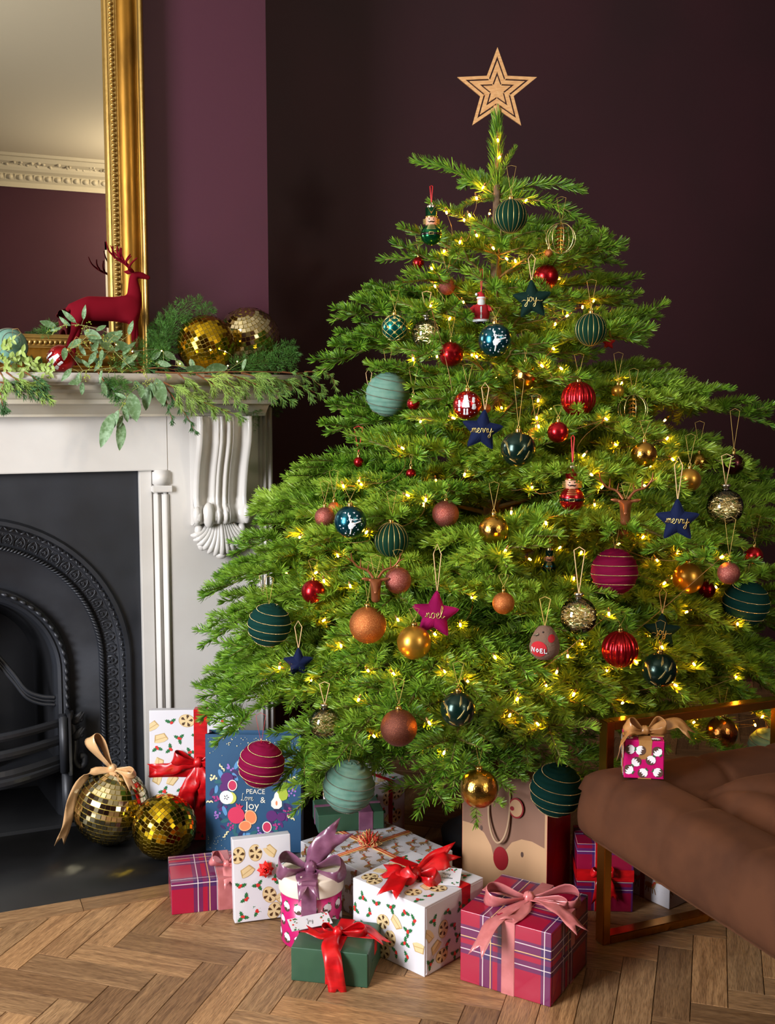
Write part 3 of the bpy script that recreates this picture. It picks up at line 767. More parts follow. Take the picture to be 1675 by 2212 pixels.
# the topmost whorls, branch by branch (tips measured in the photograph, unprojected at the trunk's distance)
TD = 2.66
for (z, px, py, dd, var, wh, roll) in [
    (1.590, 912, 352, TD + .03, 'shoot', 0, 0), (1.590, 1250, 410, TD - .02, 'shoot', 1, 0), (1.580, 1268, 488, TD - .12, 'shoot', 2, 0), (1.595, 1112, 325, TD - .11, 'shoot', 0, 0.5),
    (1.585, 985, 458, TD - .10, 'shoot', 1, 0), (1.588, 1120, 430, TD + .17, 'shoot', 1, 0), (1.588, 1010, 400, TD + .16, 'shoot', 1, 0),
    (1.478, 938, 442, TD - .10, 'shoot', 0, 0), (1.47, 900, 530, TD - .05, 's', 1, 0), (1.47, 1292, 535, TD - .02, 's', 1, .1), (1.46, 1080, 530, TD - .26, 'shoot', 0, 0),
    (1.46, 1180, 500, TD - .2, 'shoot', 1, 0), (1.46, 985, 545, TD - .22, 'shoot', 2, .2), (1.45, 1040, 500, TD + .2, 'shoot', 0, 0), (1.45, 1190, 505, TD + .18, 's', 1, 0)]:
    branch_to(z, at_d(px, py, dd), var, wh, roll=roll)
# whorls below, with the silhouette of the photograph: radius to the camera's left / right by height
FRONT = 0.90
zs_ = [0.30, 0.36, 0.45, 0.60, 0.75, 0.90, 1.05, 1.18, 1.30, 1.40, 1.50]
RL = [0.55, 0.66, 0.72, 0.72, 0.60, 0.43, 0.34, 0.36, 0.31, 0.25, 0.20]
RR = [0.55, 0.68, 0.78, 0.80, 0.76, 0.66, 0.50, 0.38, 0.33, 0.28, 0.22]
right = math.atan2(-sy_, cy)     # azimuth of the camera's right in room axes
def radius(z, az):
    k = (math.cos(az - right) + 1) / 2
    tc = max(0.0, -math.sin(az - right)); return (float(np.interp(z, zs_, RL)) * (1 - k) + float(np.interp(z, zs_, RR)) * k) * (1 - (1 - FRONT) * tc)
wh_z = [1.375, 1.29, 1.215, 1.14, 1.065, 0.99, 0.915, 0.84, 0.765, 0.69, 0.62, 0.56, 0.505]
az0 = 0.3
for i, z in enumerate(wh_z):
    n = 7 + int(i * 0.35); az0 += 0.37 + 0.5 * (i % 2)
    for k in range(n):
        az = az0 + 2 * PI * k / n + random.uniform(-.12, .12); R_ = radius(z, az) * random.uniform(0.88, 1.03)
        tocam = -math.sin(az - right)        # 1 when it points at the camera
        if tocam < -0.55 and random.random() < 0.35: continue
        lo = (1.45 - z) / 1.05
        pitch = math.radians(22 - 27 * lo + random.uniform(-6, 6)); 
        tipz = z + math.sin(pitch) * R_
        P = Vector((TU + math.cos(az) * R_, TV + math.sin(az) * R_, tipz))
        if P.y > 2.80 and P.x < 0.98 or P.y > 3.22: R_ *= 0.82
        if P.x > 1.12 and P.y < 1.90 and tipz < 0.72: R_ = min(R_, max(.2, (TV - 1.92) / max(.2, -math.sin(az))))
        place_branch(z + random.uniform(-.02, .02), az, R_ / max(.8, math.cos(pitch)), pitch)
    # shorter filling branches between the whorls
    for k in range(int(n * 0.5)):
        az = az0 + 0.4 + 2 * PI * k / (n * 0.5); R_ = radius(z, az) * random.uniform(0.5, 0.78)
        if -math.sin(az - right) < -0.4: continue
        place_branch(z - 0.04, az, R_, math.radians(14 - 26 * (1.45 - z) / 1.05 + random.uniform(-10, 14)))
# long tips that break the outline
for (z, px, py, dd) in [(1.33, 824, 645, 2.70), (1.30, 1360, 660, 2.62), (1.40, 1305, 598, 2.64), (1.22, 1380, 745, 2.6), (1.215, 712, 800, 2.72), (1.24, 760, 745, 2.70), (1.10, 1440, 860, 2.6), (1.0, 722, 935, 2.66),
                        (1.0, 1640, 925, 2.62), (0.97, 1610, 1020, 2.45), (0.90, 618, 1055, 2.66), (0.83, 550, 1115, 2.68), (0.76, 515, 1195, 2.6), (0.72, 447, 1292, 2.60), (0.68, 452, 1390, 2.56),
                        (0.62, 455, 1480, 2.55), (0.55, 470, 1560, 2.4), (0.52, 500, 1600, 2.28), (0.5, 1010, 1640, 1.98), (0.52, 900, 1600, 1.98), (0.5, 1180, 1630, 2.12), (0.46, 760, 1640, 2.05), (0.6, 1290, 1520, 2.22), (0.6, 1450, 1500, 2.25), (0.6, 1600, 1500, 2.5), (0.62, 1668, 1480, 2.55), (0.52, 1570, 1550, 2.5), (0.50, 1660, 1560, 2.62), (0.55, 1700, 1520, 2.6), (.36, 1010, 1770, 2.3), (.38, 700, 1700, 2.4), (.36, 900, 1740, 2.35), (.38, 1290, 1790, 2.35), (.36, 640, 1740, 2.42), (.40, 1420, 1620, 2.45), (.40, 1600, 1640, 2.5)]:
    t = at_d(px, py, dd); L = (t - Vector((TU, TV, z))).length
    var = 'xl' if L > 0.60 else 'l' if L > 0.44 else 'm' if L > 0.29 else 's'
    branch_to(z, t, var, random.randrange(3), roll=random.uniform(-.15, .15))
# tree stand
b = MB(); b.use(iron_dk, True); b.lathe([(0, .0), (.12, .0), (.125, .03), (.09, .05), (.055, .08), (.05, .16), (.044, .165), (.044, .10)], 24); b.build('tree_stand', None, tree)
print('branches', len(BR))

# ---------------- wooden star on the tip
birch = mat('birch_plywood', '#c79a66', 0.55, vary=('#b58350', 60, 0.4, 0.65), stretch=(1, 1, 6))
sc_ = at_d(1074, 196, TD)
st = thing('star_tree_topper', 'pale wooden cut-out star on the tip of the Christmas tree', 'star', tuple(sc_), (0, 0, -YAW))
def star_pts(R_, r=0.42, a0=PI / 2): return [((R_ if k % 2 == 0 else R_ * r) * math.cos(a0 + k * PI / 5), (R_ if k % 2 == 0 else R_ * r) * math.sin(a0 + k * PI / 5)) for k in range(10)]
def star_ring(b, Ro, Ri, y0, y1, r=0.42):
    o = star_pts(Ro, r); i_ = star_pts(Ri, r); 
    for k in range(10):
        j = (k + 1) % 10; a, c, d, e = o[k], o[j], i_[j], i_[k]
        vs = [(p[0], y, p[1]) for y in (y0, y1) for p in (a, c, d, e)]
        b.add(vs, [(0, 1, 2, 3), (7, 6, 5, 4), (0, 4, 5, 1), (3, 2, 6, 7), (1, 5, 6, 2), (0, 3, 7, 4)])
for nm, Ro, Ri, yo in (('outer_star', .102, .081, 0), ('middle_star', .071, .044, 0), ('inner_star', .035, .0, 0)):
    b = MB()
    if Ri > 0: star_ring(b, Ro, Ri, -.0025, .0025)
    else:
        P = [(x, -.0025, y) for x, y in star_pts(Ro)] + [(x, .0025, y) for x, y in star_pts(Ro)]; b.add(P + [(0, -.0035, 0), (0, .0035, 0)], [(k, (k + 1) % 10, 20) for k in range(10)] + [(10 + (k + 1) % 10, 10 + k, 21) for k in range(10)] + [(k, 10 + k, 10 + (k + 1) % 10, (k + 1) % 10) for k in range(10)])
    o = b.build(nm, birch, st)
b = MB()
for k in range(5):
    a = PI / 2 + (2 * k + 1) * PI / 5
    for R_, w_ in ((.0315, .0035), (.0155, .003)):
        b.box((0, 0, 0), (.006, .0045, w_ * .6), M=roty(-a) @ tr(R_, 0, 0))
b.build('bridge', birch, st)
b = MB(); b.use(birch, True); b.lathe([(0, -.036), (.008, -.036), (.009, -.04), (.0095, -.085), (0.0075, -.088), (0, -.088)], 16); b.build('socket', None, st)
# ================================================================ ORNAMENT MATERIALS
def satin(name, c, rough=0.28, metal=0.85, **k): return mat(name, c, rough, metal=metal, coat=0.15, **k)
M_red = satin('red_satin_bauble', '#a3121a', 0.27)
M_gold = satin('gold_satin_bauble', '#b98a34', 0.33)
M_foil = mat('gold_foil_bauble', '#c89a48', 0.16, metal=1.0, bump=(260, 0.5, 0.0012))
M_copfoil = mat('copper_foil_bauble', '#b07338', 0.18, metal=1.0, bump=(260, 0.5, 0.0012))
M_rose = mat('rose_glitter', '#8a443c', 0.38, metal=0.7, bump=(900, 1.0, 0.001), vary=('#b98070', 700, 0.5, 0.7))
M_cop = mat('copper_glitter', '#a35a2c', 0.36, metal=0.75, bump=(900, 1.0, 0.001), vary=('#d09050', 700, 0.5, 0.7))
M_bronze = mat('bronze_glitter', '#5e3022', 0.4, metal=0.7, bump=(900, 1.0, 0.001), vary=('#8a5038', 700, 0.5, 0.7))
M_teal = satin('teal_satin_bauble', '#0b4a58', 0.24)
M_lattice = satin('turquoise_satin_bauble', '#0d6a62', 0.24)
M_fern = satin('bottle_green_bauble', '#0e2a22', 0.22, metal=0.6)
M_plumb = satin('dark_aubergine_bauble', '#3c1518', 0.25)
M_cap = mat('gold_cap_metal', '#c9a35a', 0.25, metal=1.0)
M_silcap = mat('silver_cap_metal', '#cfc6b4', 0.25, metal=1.0)
M_cord = mat('gold_cord', '#b89a50', 0.5, metal=0.5)
M_redcord = mat('red_ribbon_cord', '#b01a20', 0.5, sheen=.3)
M_beige = mat('beige_ribbon_cord', '#c9a878', 0.6)
M_white = mat('white_print', '#d9dde2', 0.5)
M_vgreen = mat('deep_green_velvet', '#042c27', 0.85, sheen=0.10, spec=.12, sheencol='#2a7868', bump=(350, 0.25, 0.001))
M_vmag = mat('magenta_velvet', '#6c0430', 0.8, sheen=0.12, spec=.12, sheencol='#c42a70', bump=(350, 0.25, 0.001))
M_vsage = mat('sage_velvet', '#6c8f80', 0.9, sheen=0.08, spec=.12, sheencol='#b8d8c8', vary=('#5c8677', 60, .4, .7), bump=(350, 0.3, 0.001))
M_vnavy = mat('navy_velvet', '#0e1838', 0.8, sheen=0.10, spec=.12, sheencol='#4a62a8', bump=(350, 0.2, 0.001))
M_vfuch = mat('fuchsia_velvet', '#860a48', 0.8, sheen=0.12, spec=.12, sheencol='#d84a90', bump=(350, 0.2, 0.001))
M_vbottle = mat('bottle_green_velvet', '#08211b', 0.8, sheen=0.08, spec=.12, sheencol='#3a6a5a', bump=(350, 0.2, 0.001))
M_pleat = mat('pleated_green_velvet', '#062a1b', 0.85, sheen=0.07, spec=.12, sheencol='#2f6a4c', bump=(400, 0.2, 0.001))
M_goldth = mat('gold_thread', '#d8c078', 0.35, metal=0.8)
M_bead = mat('gold_bead_trim', '#dcc890', 0.25, metal=0.9)
M_greybead = mat('pewter_bead_trim', '#8a8474', 0.3, metal=0.8)
M_copm = mat('bronze_resin', '#8a5232', 0.35, metal=0.6)
M_brownfelt = mat('brown_felt', '#6b5142', 0.95, sheen=.3, bump=(260, .6, .002))
M_redfelt = mat('red_felt', '#a50f1c', 0.9, sheen=.3, bump=(260, .3, .001))
M_skin = mat('painted_face', '#d9a184', 0.4); M_blackp = mat('black_gloss_paint', '#0c0c0d', 0.2)
M_emg = satin('emerald_gloss', '#0c5a30', 0.2)
def thin_glass():
    m = bpy.data.materials.new('thin_clear_glass'); m.use_nodes = True; nt = m.node_tree; N = nt.nodes; L = nt.links
    N.remove(N['Principled BSDF']); t = N.new('ShaderNodeBsdfTransparent'); t.inputs[0].default_value = (.985, .98, .95, 1); g = N.new('ShaderNodeBsdfGlossy'); g.inputs['Roughness'].default_value = .02
    f = N.new('ShaderNodeFresnel'); f.inputs[0].default_value = 1.55; x = N.new('ShaderNodeMixShader'); L.new(f.outputs[0], x.inputs[0]); L.new(t.outputs[0], x.inputs[1]); L.new(g.outputs[0], x.inputs[2]); L.new(x.outputs[0], N['Material Output'].inputs[0]); return m
M_glass = thin_glass()
M_tinsel = mat('gold_tinsel', '#f0dca0', 0.42, metal=1.0)
M_bulb = mat('warm_fairy_bulb', '#ffca70', 0.4, emit=('#ff9c20', 300))
M_wire = mat('clear_copper_wire', '#8a6a3c', 0.35, metal=0.4)

# ================================================================ where the tree's surface is
bpy.context.view_layer.update()
DG = bpy.context.evaluated_depsgraph_get()
def hit_depth(px, py):
    o = Vector((0, 0, CAMH)); d = ray(px, py); ok, loc, nr, idx, ob, mx = SC.ray_cast(DG, o, d.normalized())
    if not ok or not (ob.name.startswith('needles') or ob.name.startswith('branch') or ob.name.startswith('trunk') or ob.name.startswith('leader')): return None
    return (loc - o).length / d.length
def surf(px, py, rp, q=0.35):
    ds = []
    for k in range(26):
        a = k * 2.399; r_ = rp * 0.92 * math.sqrt((k + .5) / 26); h = hit_depth(px + r_ * math.cos(a), py + r_ * math.sin(a))
        ds.append(h if h else TD)
    ds.sort(); return ds[int(q * (len(ds) - 1))]
# ================================================================ ORNAMENT BUILDERS (ball centre at the empty's origin, +Y away from the camera)
def cap_and_cord(t, r, L=0.06, capm=None, cord=None, spread=0.010, knob=True, w=0.0004):
    if knob:
        b = MB(); b.use(capm or M_cap, True); cr = max(.0035, r * .17)
        b.lathe([(cr, r * .985 - .002), (cr * 1.05, r + .003), (cr, r + .0055), (cr * .3, r + .0065), (0, r + .0065)], 12); b.tube([(-.0022, 0, r + .006), (-.0022, 0, r + .010), (0, 0, r + .0125), (.0022, 0, r + .010), (.0022, 0, r + .006)], .0005, 5)
        b.build('cap', None, t)
    z0 = r + (.012 if knob else -.001); b = MB(); b.use(cord or M_cord, True)
    b.tube([(0, 0, z0), (-spread * .6, 0, z0 + L * .6), (-spread, .004, z0 + L), (0, .01, z0 + L * 1.07), (spread, .004, z0 + L), (spread * .6, 0, z0 + L * .6), (0.0004, 0, z0)], w, 5); b.build('hanging_loop', None, t)
def ball(t, r, m, name='ball', fn=None, n=40, k=26):
    b = MB(); b.use(m, True); b.sphere((0, 0, 0), r, n, k, fn=fn); return b.build(name, None, t)
def on_sphere(r, x, z, lift=0.0):          # point on the camera-facing side
    y2 = max(0.0, r * r - x * x - z * z); v = Vector((x, -math.sqrt(y2), z)); return v * ((r + lift) / r)
def stroke_ball(b, r, pts, w, flat=True):
    b.tube([on_sphere(r, x * r, z * r, 0.0002) for x, z in pts], w, 4, cap=False)
def patch(b, r, poly, lift=.0004):
    """filled print on a sphere: polygon (unit coordinates) fanned from its centroid"""
    cx = sum(p[0] for p in poly) / len(poly); cz = sum(p[1] for p in poly) / len(poly); n = len(poly)
    rings = []
    for s_ in (1.0, .66, .33): rings.append([on_sphere(r, (cx + (x - cx) * s_) * r, (cz + (z - cz) * s_) * r, lift) for x, z in poly])
    b.grid(rings, closed_v=True, smooth=True); b.add(rings[-1] + [on_sphere(r, cx * r, cz * r, lift)], [(i, (i + 1) % n, n) for i in range(n)], True)
def o_plain(t, r, m=None, **k): ball(t, r, m); cap_and_cord(t, r, **k)
def o_fluted(t, r, m=None, **k):
    ball(t, r, M_red, fn=lambda a, q: 1 - 0.055 * (math.cos(a * 16) * .5 + .5) ** 2 * math.sin(q) ** .5, n=128, k=22); cap_and_cord(t, r, **k)
def o_pleat(t, r, m=None, **k):
    N_ = 18; bb = ball(t, r, M_pleat, fn=lambda a, q: 1 - 0.035 * (1 - abs(math.sin(a * N_ / 2))) ** 2 * math.sin(q), n=108, k=22)
    b = MB(); b.use(M_goldth, True)
    for i in range(N_):
        a = 2 * PI * i / N_; b.tube([(r * .972 * math.sin(PI * j / 14) * math.cos(a), r * .972 * math.sin(PI * j / 14) * math.sin(a), r * math.cos(PI * j / 14)) for j in range(15)], .0006, 4, cap=False)
    b.build('gold_seams', None, bb); cap_and_cord(t, r, **k)
def o_wrap(t, r, m=None, bead=None, turns=5, tilt=0.10, **k):
    sd = random.uniform(0, 9)
    def fn(a, q):
        s_ = q * 4.2 - a / (2 * PI) + sd; x = s_ % 1.0
        return 1 + .030 * abs(math.sin(x * PI)) - .018 + .012 * math.sin(s_ * 15.1 + 2 * noise.noise((math.cos(a) * 2, math.sin(a) * 2, q * 2 + sd))) + .026 * noise.noise((math.cos(a) * 1.5, math.sin(a) * 1.5, q * 13 + sd))
    bb = ball(t, r, m, fn=fn, n=60, k=60); bb.rotation_euler = (tilt, tilt, 0)
    b = MB(); b.use(bead, True); tot = turns * 2 * PI; n = 0; a = 0.0
    while a < tot:
        f = a / tot; q = math.acos(1 - 2 * (.015 + .97 * f)); rr = r * 1.03 * math.sin(q)
        b.sphere((rr * math.cos(a), rr * math.sin(a), r * 1.03 * math.cos(q)), .00105, 5, 3); a += .0021 / max(rr, .006)
    stuff(b.build('bead_trim', None, bb)); cap_and_cord(t, r, knob=False, **k)
def o_glass(t, r, m=None, **k):
    b = MB(); b.use(M_glass, True); b.sphere((0, 0, 0), r, 40, 26); b.build('glass_ball', None, t)
    b = MB(); b.use(M_tinsel, False); R2 = random.Random(int(r * 1e6))
    for i in range(190):
        v = Vector((R2.gauss(0, 1), R2.gauss(0, 1), R2.gauss(0, 1) * .9)).normalized() * r * R2.uniform(.35, .93); d = Vector((R2.gauss(0, 1), R2.gauss(0, 1), R2.gauss(0, .35))).normalized(); p = v; w_ = Vector((0, 0, .0006)); pts = []
        for j in range(7):
            pts.append(p.copy()); d = (d + Vector((R2.gauss(0, .3), R2.gauss(0, .3), R2.gauss(0, .2))) - p / r * .35).normalized(); p = p + d * r * .09
            if p.length > r * .95: p = p.normalized() * r * .95
        b.grid([[q - w_ for q in pts], [q + w_ for q in pts]], smooth=False)
    stuff(b.build('tinsel', None, t))
    b = MB(); b.use(M_silcap, True); b.lathe([(r * .2, r * .97), (r * .2, r * 1.1), (r * .27, r * 1.13), (r * .27, r * 1.24), (r * .2, r * 1.28), (0, r * 1.28)], 14); b.build('cap', None, t)
    cap_and_cord(t, r * 1.25, knob=False, cord=k.pop('cord', M_beige), w=.0009, **k)
def o_ballerina(t, r, m=None, flip=1, **k):
    bb = ball(t, r, M_teal); b = MB(); b.use(M_white, True); f = flip
    patch(b, r, [(f * -.02, .30), (f * .07, .30), (f * .10, .22), (f * .07, .14), (f * .30, .02), (f * .33, -.12), (f * .20, -.22), (f * .12, -.36), (f * -.08, -.34), (f * -.14, -.12), (f * -.02, .06), (f * -.05, .2)])
    patch(b, r, [(f * -.04, .50), (f * .01, .50), (f * .03, .43), (f * .0, .37), (f * -.05, .39), (f * -.07, .45)])
    for P_, w_ in (([(-.10, .62), (-.12, .52), (-.03, .34)], .0016), ([(.0, .30), (-.05, .28), (-.02, .18)], .0022), ([(.04, .26), (.22, .20), (.44, .24)], .0016), ([(.20, -.04), (.42, .04), (.62, .10)], .002), ([(.05, -.3), (.03, -.48), (.0, -.66)], .002), ([(.04, -.3), (.06, -.45), (.0, -.62)], .0016)):
        b.tube([on_sphere(r, f * x * r, z * r, .0002) for x, z in P_], w_ * r / .04, 5)
    for x, z in ((-.52, .30), (-.62, -.15), (-.42, -.30), (.42, .44), (.25, .62), (.70, -.05), (.48, -.40), (-.28, -.62), (.62, .25), (.2, -.7), (-.3, .62)):
        for q in range(3): a = q * PI / 3; d_ = .05; b.tube([on_sphere(r, (x - d_ * math.cos(a)) * r, (z - d_ * math.sin(a)) * r, .0002), on_sphere(r, (x + d_ * math.cos(a)) * r, (z + d_ * math.sin(a)) * r, .0002)], .0004, 4)
    for q in range(16):
        a = q * 2.4; x, z = .75 * math.sqrt((q + .5) / 16) * math.cos(a), .8 * math.sqrt((q + .5) / 16) * math.sin(a); b.sphere(on_sphere(r, x * r, z * r, 0), .0007, 6, 4)
    b.build('dancer_print', None, bb); cap_and_cord(t, r, **k)
def o_fern(t, r, m=None, **k):
    bb = ball(t, r, M_fern); b = MB(); b.use(M_goldth, True)
    for sx, sz, ang, ln in ((-.45, -.35, 1.75, .62), (-.05, -.30, .75, .60), (.10, .40, 1.3, .42), (.35, -.55, .9, .5), (-.55, .2, 2.2, .45), (-.1, -.75, 2.4, .4), (.5, .15, 1.0, .4)):
        pts = [(sx + math.cos(ang + .15 * j / 8) * ln * j / 8, sz + math.sin(ang + .15 * j / 8) * ln * j / 8) for j in range(9)]
        pts = [(x, z) for x, z in pts if x * x + z * z < .85]
        if len(pts) < 3: continue
        stroke_ball(b, r, pts, .0003)
        for j in range(1, len(pts)):
            x, z = pts[j]; ll = .15 * (1 - .6 * j / 9)
            for s_ in (-1, 1): stroke_ball(b, r, [(x, z), (x + math.cos(ang + s_ * .55) * ll, z + math.sin(ang + s_ * .55) * ll)] if (x + ll) ** 2 + z * z < .95 else [(x, z), (x * .99, z * .99)], .0002)
    b.build('fern_print', None, bb); cap_and_cord(t, r, **k)
def o_lattice(t, r, m=None, **k):
    bb = ball(t, r, M_lattice); b = MB(); b.use(M_goldth, True)
    for s_ in (-1, 1):
        for i in range(8):
            a0 = i * PI / 4; b.tube([(r * 1.004 * math.sin(q) * math.cos(a0 + s_ * q * 1.2), r * 1.004 * math.sin(q) * math.sin(a0 + s_ * q * 1.2), r * 1.004 * math.cos(q)) for q in [PI * j / 20 for j in range(21)]], .0007, 4, cap=False)
    for x, z in ((0, .3), (-.5, 0), (.5, 0), (0, -.4), (0, .7), (-.35, .5), (.35, .5)):
        for q in range(4): a = q * PI / 2 + .6; b.sphere(on_sphere(r, (x + .06 * math.cos(a)) * r, (z + .06 * math.sin(a)) * r, 0), .0018, 6, 4)
    b.build('gold_lattice', None, bb); cap_and_cord(t, r, **k)
def o_redprint(t, r, m=None, **k):
    bb = ball(t, r, M_red); b = MB(); b.use(M_white, True)
    for x, z, w_, h in ((-.1, .52, .16, .16), (-.1, .30, .22, .08), (-.1, .02, .26, .20), (-.2, -.45, .07, .22), (0, -.45, .07, .22), (.42, .35, .1, .2), (.45, -.1, .13, .2), (-.55, .1, .08, .25), (-.55, -.3, .08, .12)):
        patch(b, r, [(x - w_, z - h * .8), (x - w_ * .8, z + h * .9), (x, z + h), (x + w_ * .8, z + h * .9), (x + w_, z - h * .8), (x, z - h)])
    for q in range(26):
        a = q * 2.4; x, z = .85 * math.sqrt((q + .5) / 26) * math.cos(a), .85 * math.sqrt((q + .5) / 26) * math.sin(a); b.sphere(on_sphere(r, x * r, z * r, 0), .0008, 6, 4)
    b.build('white_print', None, bb); cap_and_cord(t, r, **k)
def o_wireorb(t, r, m=None, **k):
    b = MB(); b.use(M_bead, True)
    for i in range(4):
        a = i * PI / 4 + .2; b.tube([(r * math.sin(q) * math.cos(a), r * math.sin(q) * math.sin(a), r * math.cos(q)) for q in [2 * PI * j / 32 for j in range(32)]], .0009, 5, closed=True)
    b.build('wire_rings', None, t); b = MB(); b.use(M_foil, True)
    for s_ in (-1, 0, 1):
        for j in range(6):
            z = r * (.75 - .28 * j); ll = r * (.34 + .05 * j) * (1 if s_ else .01)
            for q in (-1, 1):
                p = Vector((0, 0, z)); d = Vector((q * .8, s_ * .6, -.35)).normalized(); n_ = d.cross(Vector((0, 1, .2))).normalized(); e = p + d * r * .42
                b.add([p, p + d * r * .2 + n_ * r * .09, e, p + d * r * .2 - n_ * r * .09], [(0, 1, 2), (0, 2, 3)], False)
    b.tube([(0, 0, r), (0, 0, -r * .8)], .0008, 5); b.build('gold_leaves', None, t); cap_and_cord(t, r, knob=False, **k)
GL = {'j': ([[(.25, .95), (.2, .2), (.05, -.8), (-.25, -1.05), (-.4, -.75), (.05, -.15), (.5, .3)], [(.3, 1.35), (.34, 1.42)]], .5),
      'o': ([[(0, .3), (.15, .8), (.5, 1), (.22, .95), (.05, .5), (.15, .08), (.42, 0), (.7, .4), (.6, .9), (.45, 1), (.75, .82), (1.0, .85)]], .95),
      'y': ([[(0, .9), (.1, .25), (.32, .05), (.58, .4), (.72, 1), (.62, .2), (.42, -.8), (.12, -1.05), (.02, -.7), (.5, -.1), (.95, .3)]], .9),
      'm': ([[(0, .3), (.14, 1), (.18, .05), (.22, .55), (.42, 1), (.52, .8), (.50, .05), (.55, .6), (.76, 1), (.9, .75), (.88, .1), (1.15, .25)]], 1.12),
      'n': ([[(0, .3), (.14, 1), (.18, .05), (.24, .55), (.48, 1), (.6, .8), (.6, .12), (.9, .25)]], .88),
      'e': ([[(0, .25), (.4, .6), (.46, .9), (.26, 1), (.08, .6), (.16, .1), (.45, 0), (.75, .3)]], .72),
      'r': ([[(0, .25), (.2, 1), (.28, .82), (.56, .92), (.5, .4), (.6, .05), (.85, .3)]], .78),
      'l': ([[(0, .25), (.4, 1.3), (.42, 2), (.24, 2.05), (.12, 1), (.16, .15), (.45, .03), (.7, .3)]], .6),
      'L': ([[(.55, 1.9), (.42, 2.1), (.3, 1.6), (.22, .4), (.0, .0), (-.15, .1), (.1, .2), (.5, .0), (.8, .12)]], .95),
      'M': ([[(0, 0), (.15, 1.9), (.5, .4), (.9, 1.95), (1.05, .1), (1.3, .2)]], 1.3), 'C': ([[(.9, 1.6), (.6, 1.95), (.15, 1.4), (.05, .6), (.35, 0), (.9, .3)]], 1.0),
      'h': ([[(0, .25), (.35, 1.4), (.3, 2), (.15, 1.6), (.15, .0), (.25, .7), (.5, .95), (.6, .2), (.85, .2)]], .8), 'i': ([[(0, .25), (.15, .95), (.15, .15), (.4, .2)], [(.2, 1.35), (.22, 1.42)]], .4),
      's': ([[(0, .2), (.3, .95), (.45, .4), (.2, .0), (.6, .25)]], .55), 't': ([[(.1, .3), (.25, 1.7), (.2, .15), (.5, .2)], [(-.02, 1.1), (.5, 1.15)]], .5), 'a': ([[(.5, .85), (.2, .9), (.05, .4), (.25, .02), (.5, .7), (.5, .1), (.75, .2)]], .75),
      'J': ([[(.1, 1.8), (.7, 1.95), (.5, 1.2), (.35, -.6), (.0, -.8), (.1, -.2), (.8, .3)]], .85),
      'v': ([[(0, .85), (.12, .95), (.25, .05), (.5, .95), (.7, .8), (.9, .85)]], .8)}
def script(word, h, tail=0.0):
    """strokes of a handwritten word, centred, x-height h"""
    x = 0; S = []
    for ch in word:
        st_, adv = GL[ch]
        for s_ in st_: S.append([((x + p[0]) * h, p[1] * h) for p in s_])
        x += adv
    if tail: S.append([(-tail * h, .1 * h), (-tail * .6 * h, .35 * h), (-.1 * h, .25 * h)]); S.append([((x) * h, .4 * h), ((x + tail * .5) * h, .2 * h), ((x + tail) * h, .35 * h)])
    w_ = x * h; return [[(a - w_ / 2, c - h * .45) for a, c in s_] for s_ in S]
def o_star(t, R_, m=None, word=None, roll=0.0, cord=None, wy=0.0, **k):
    H = R_ * .24; N_ = 100; rows = []
    def rad(a):
        q = ((a - PI / 2) / (2 * PI / 5)) % 1.0; q = min(q, 1 - q) * 2; r0, r1 = R_, R_ * .47
        # straight edge between tip and notch in polar form, rounded
        A0 = Vector((r0, 0)); B0 = Vector((r1 * math.cos(PI / 5), r1 * math.sin(PI / 5))); th = q * PI / 5
        d = B0 - A0; den = d.x * math.sin(th) - d.y * math.cos(th); s_ = (A0.y * math.cos(th) - A0.x * math.sin(th)) / den if abs(den) > 1e-9 else 0
        p = A0 + d * s_; rr = p.length; return rr * (1 - .07 * math.exp(-(q / .10) ** 2))
    def hgt(a, f):
        q = ((a - PI / 2) / (2 * PI / 5)) % 1.0; q = min(q, 1 - q) * 2; rr = rad(a) * f; tipf = 1 - .55 * (rr / R_) ** 1.2
        return H * tipf * (max(0, 1 - f ** 2.6)) ** .6 * (1 - .12 * abs(math.sin(a * 15)) * f)
    fr = [0.001, .25, .5, .7, .85, .94, 1.0]; A_ = [2 * PI * i / N_ for i in range(N_)]
    b = MB(); b.use(m, True)
    for sgn in (-1, 1):
        b.grid([[(math.cos(a + roll) * rad(a) * f, sgn * hgt(a, f), math.sin(a + roll) * rad(a) * f) for a in A_] for f in fr], closed_v=True, smooth=True, flip=sgn > 0)
    b.tube([(math.cos(a + roll) * rad(a), 0, math.sin(a + roll) * rad(a)) for a in A_], .0011, 5, closed=True)
    pad = b.build('star_cushion', None, t)
    if word:
        b = MB(); b.use(M_goldth, True); h = R_ * .21
        for s_ in script(word, h, 1.1 if len(word) < 4 else .2):
            pts = [p for p in spline([(x, 0, z) for x, z in s_], 4)]; out = []
            for p in pts:
                p.z += wy * R_; a = math.atan2(p.z, p.x) - roll; f = min(.97, math.hypot(p.x, p.z) / max(1e-6, rad(a % (2 * PI)))); out.append((p.x, -hgt(a, f) - .0007, p.z))
            b.tube(out, .00075, 4, cap=True)
        b.build('embroidered_word', None, pad)
    top = Vector((math.cos(PI / 2 + roll), 0, math.sin(PI / 2 + roll))) * R_ * .93; L = k.get('L', .07)
    b = MB(); b.use(cord or M_beige, True); b.tube([top, top + Vector((-.007, 0, L * .8)), top + Vector((0, .01, L)), top + Vector((.008, 0, L * .8)), top + Vector((.001, 0, 0))], .0010, 5); b.build('hanging_loop', None, t)
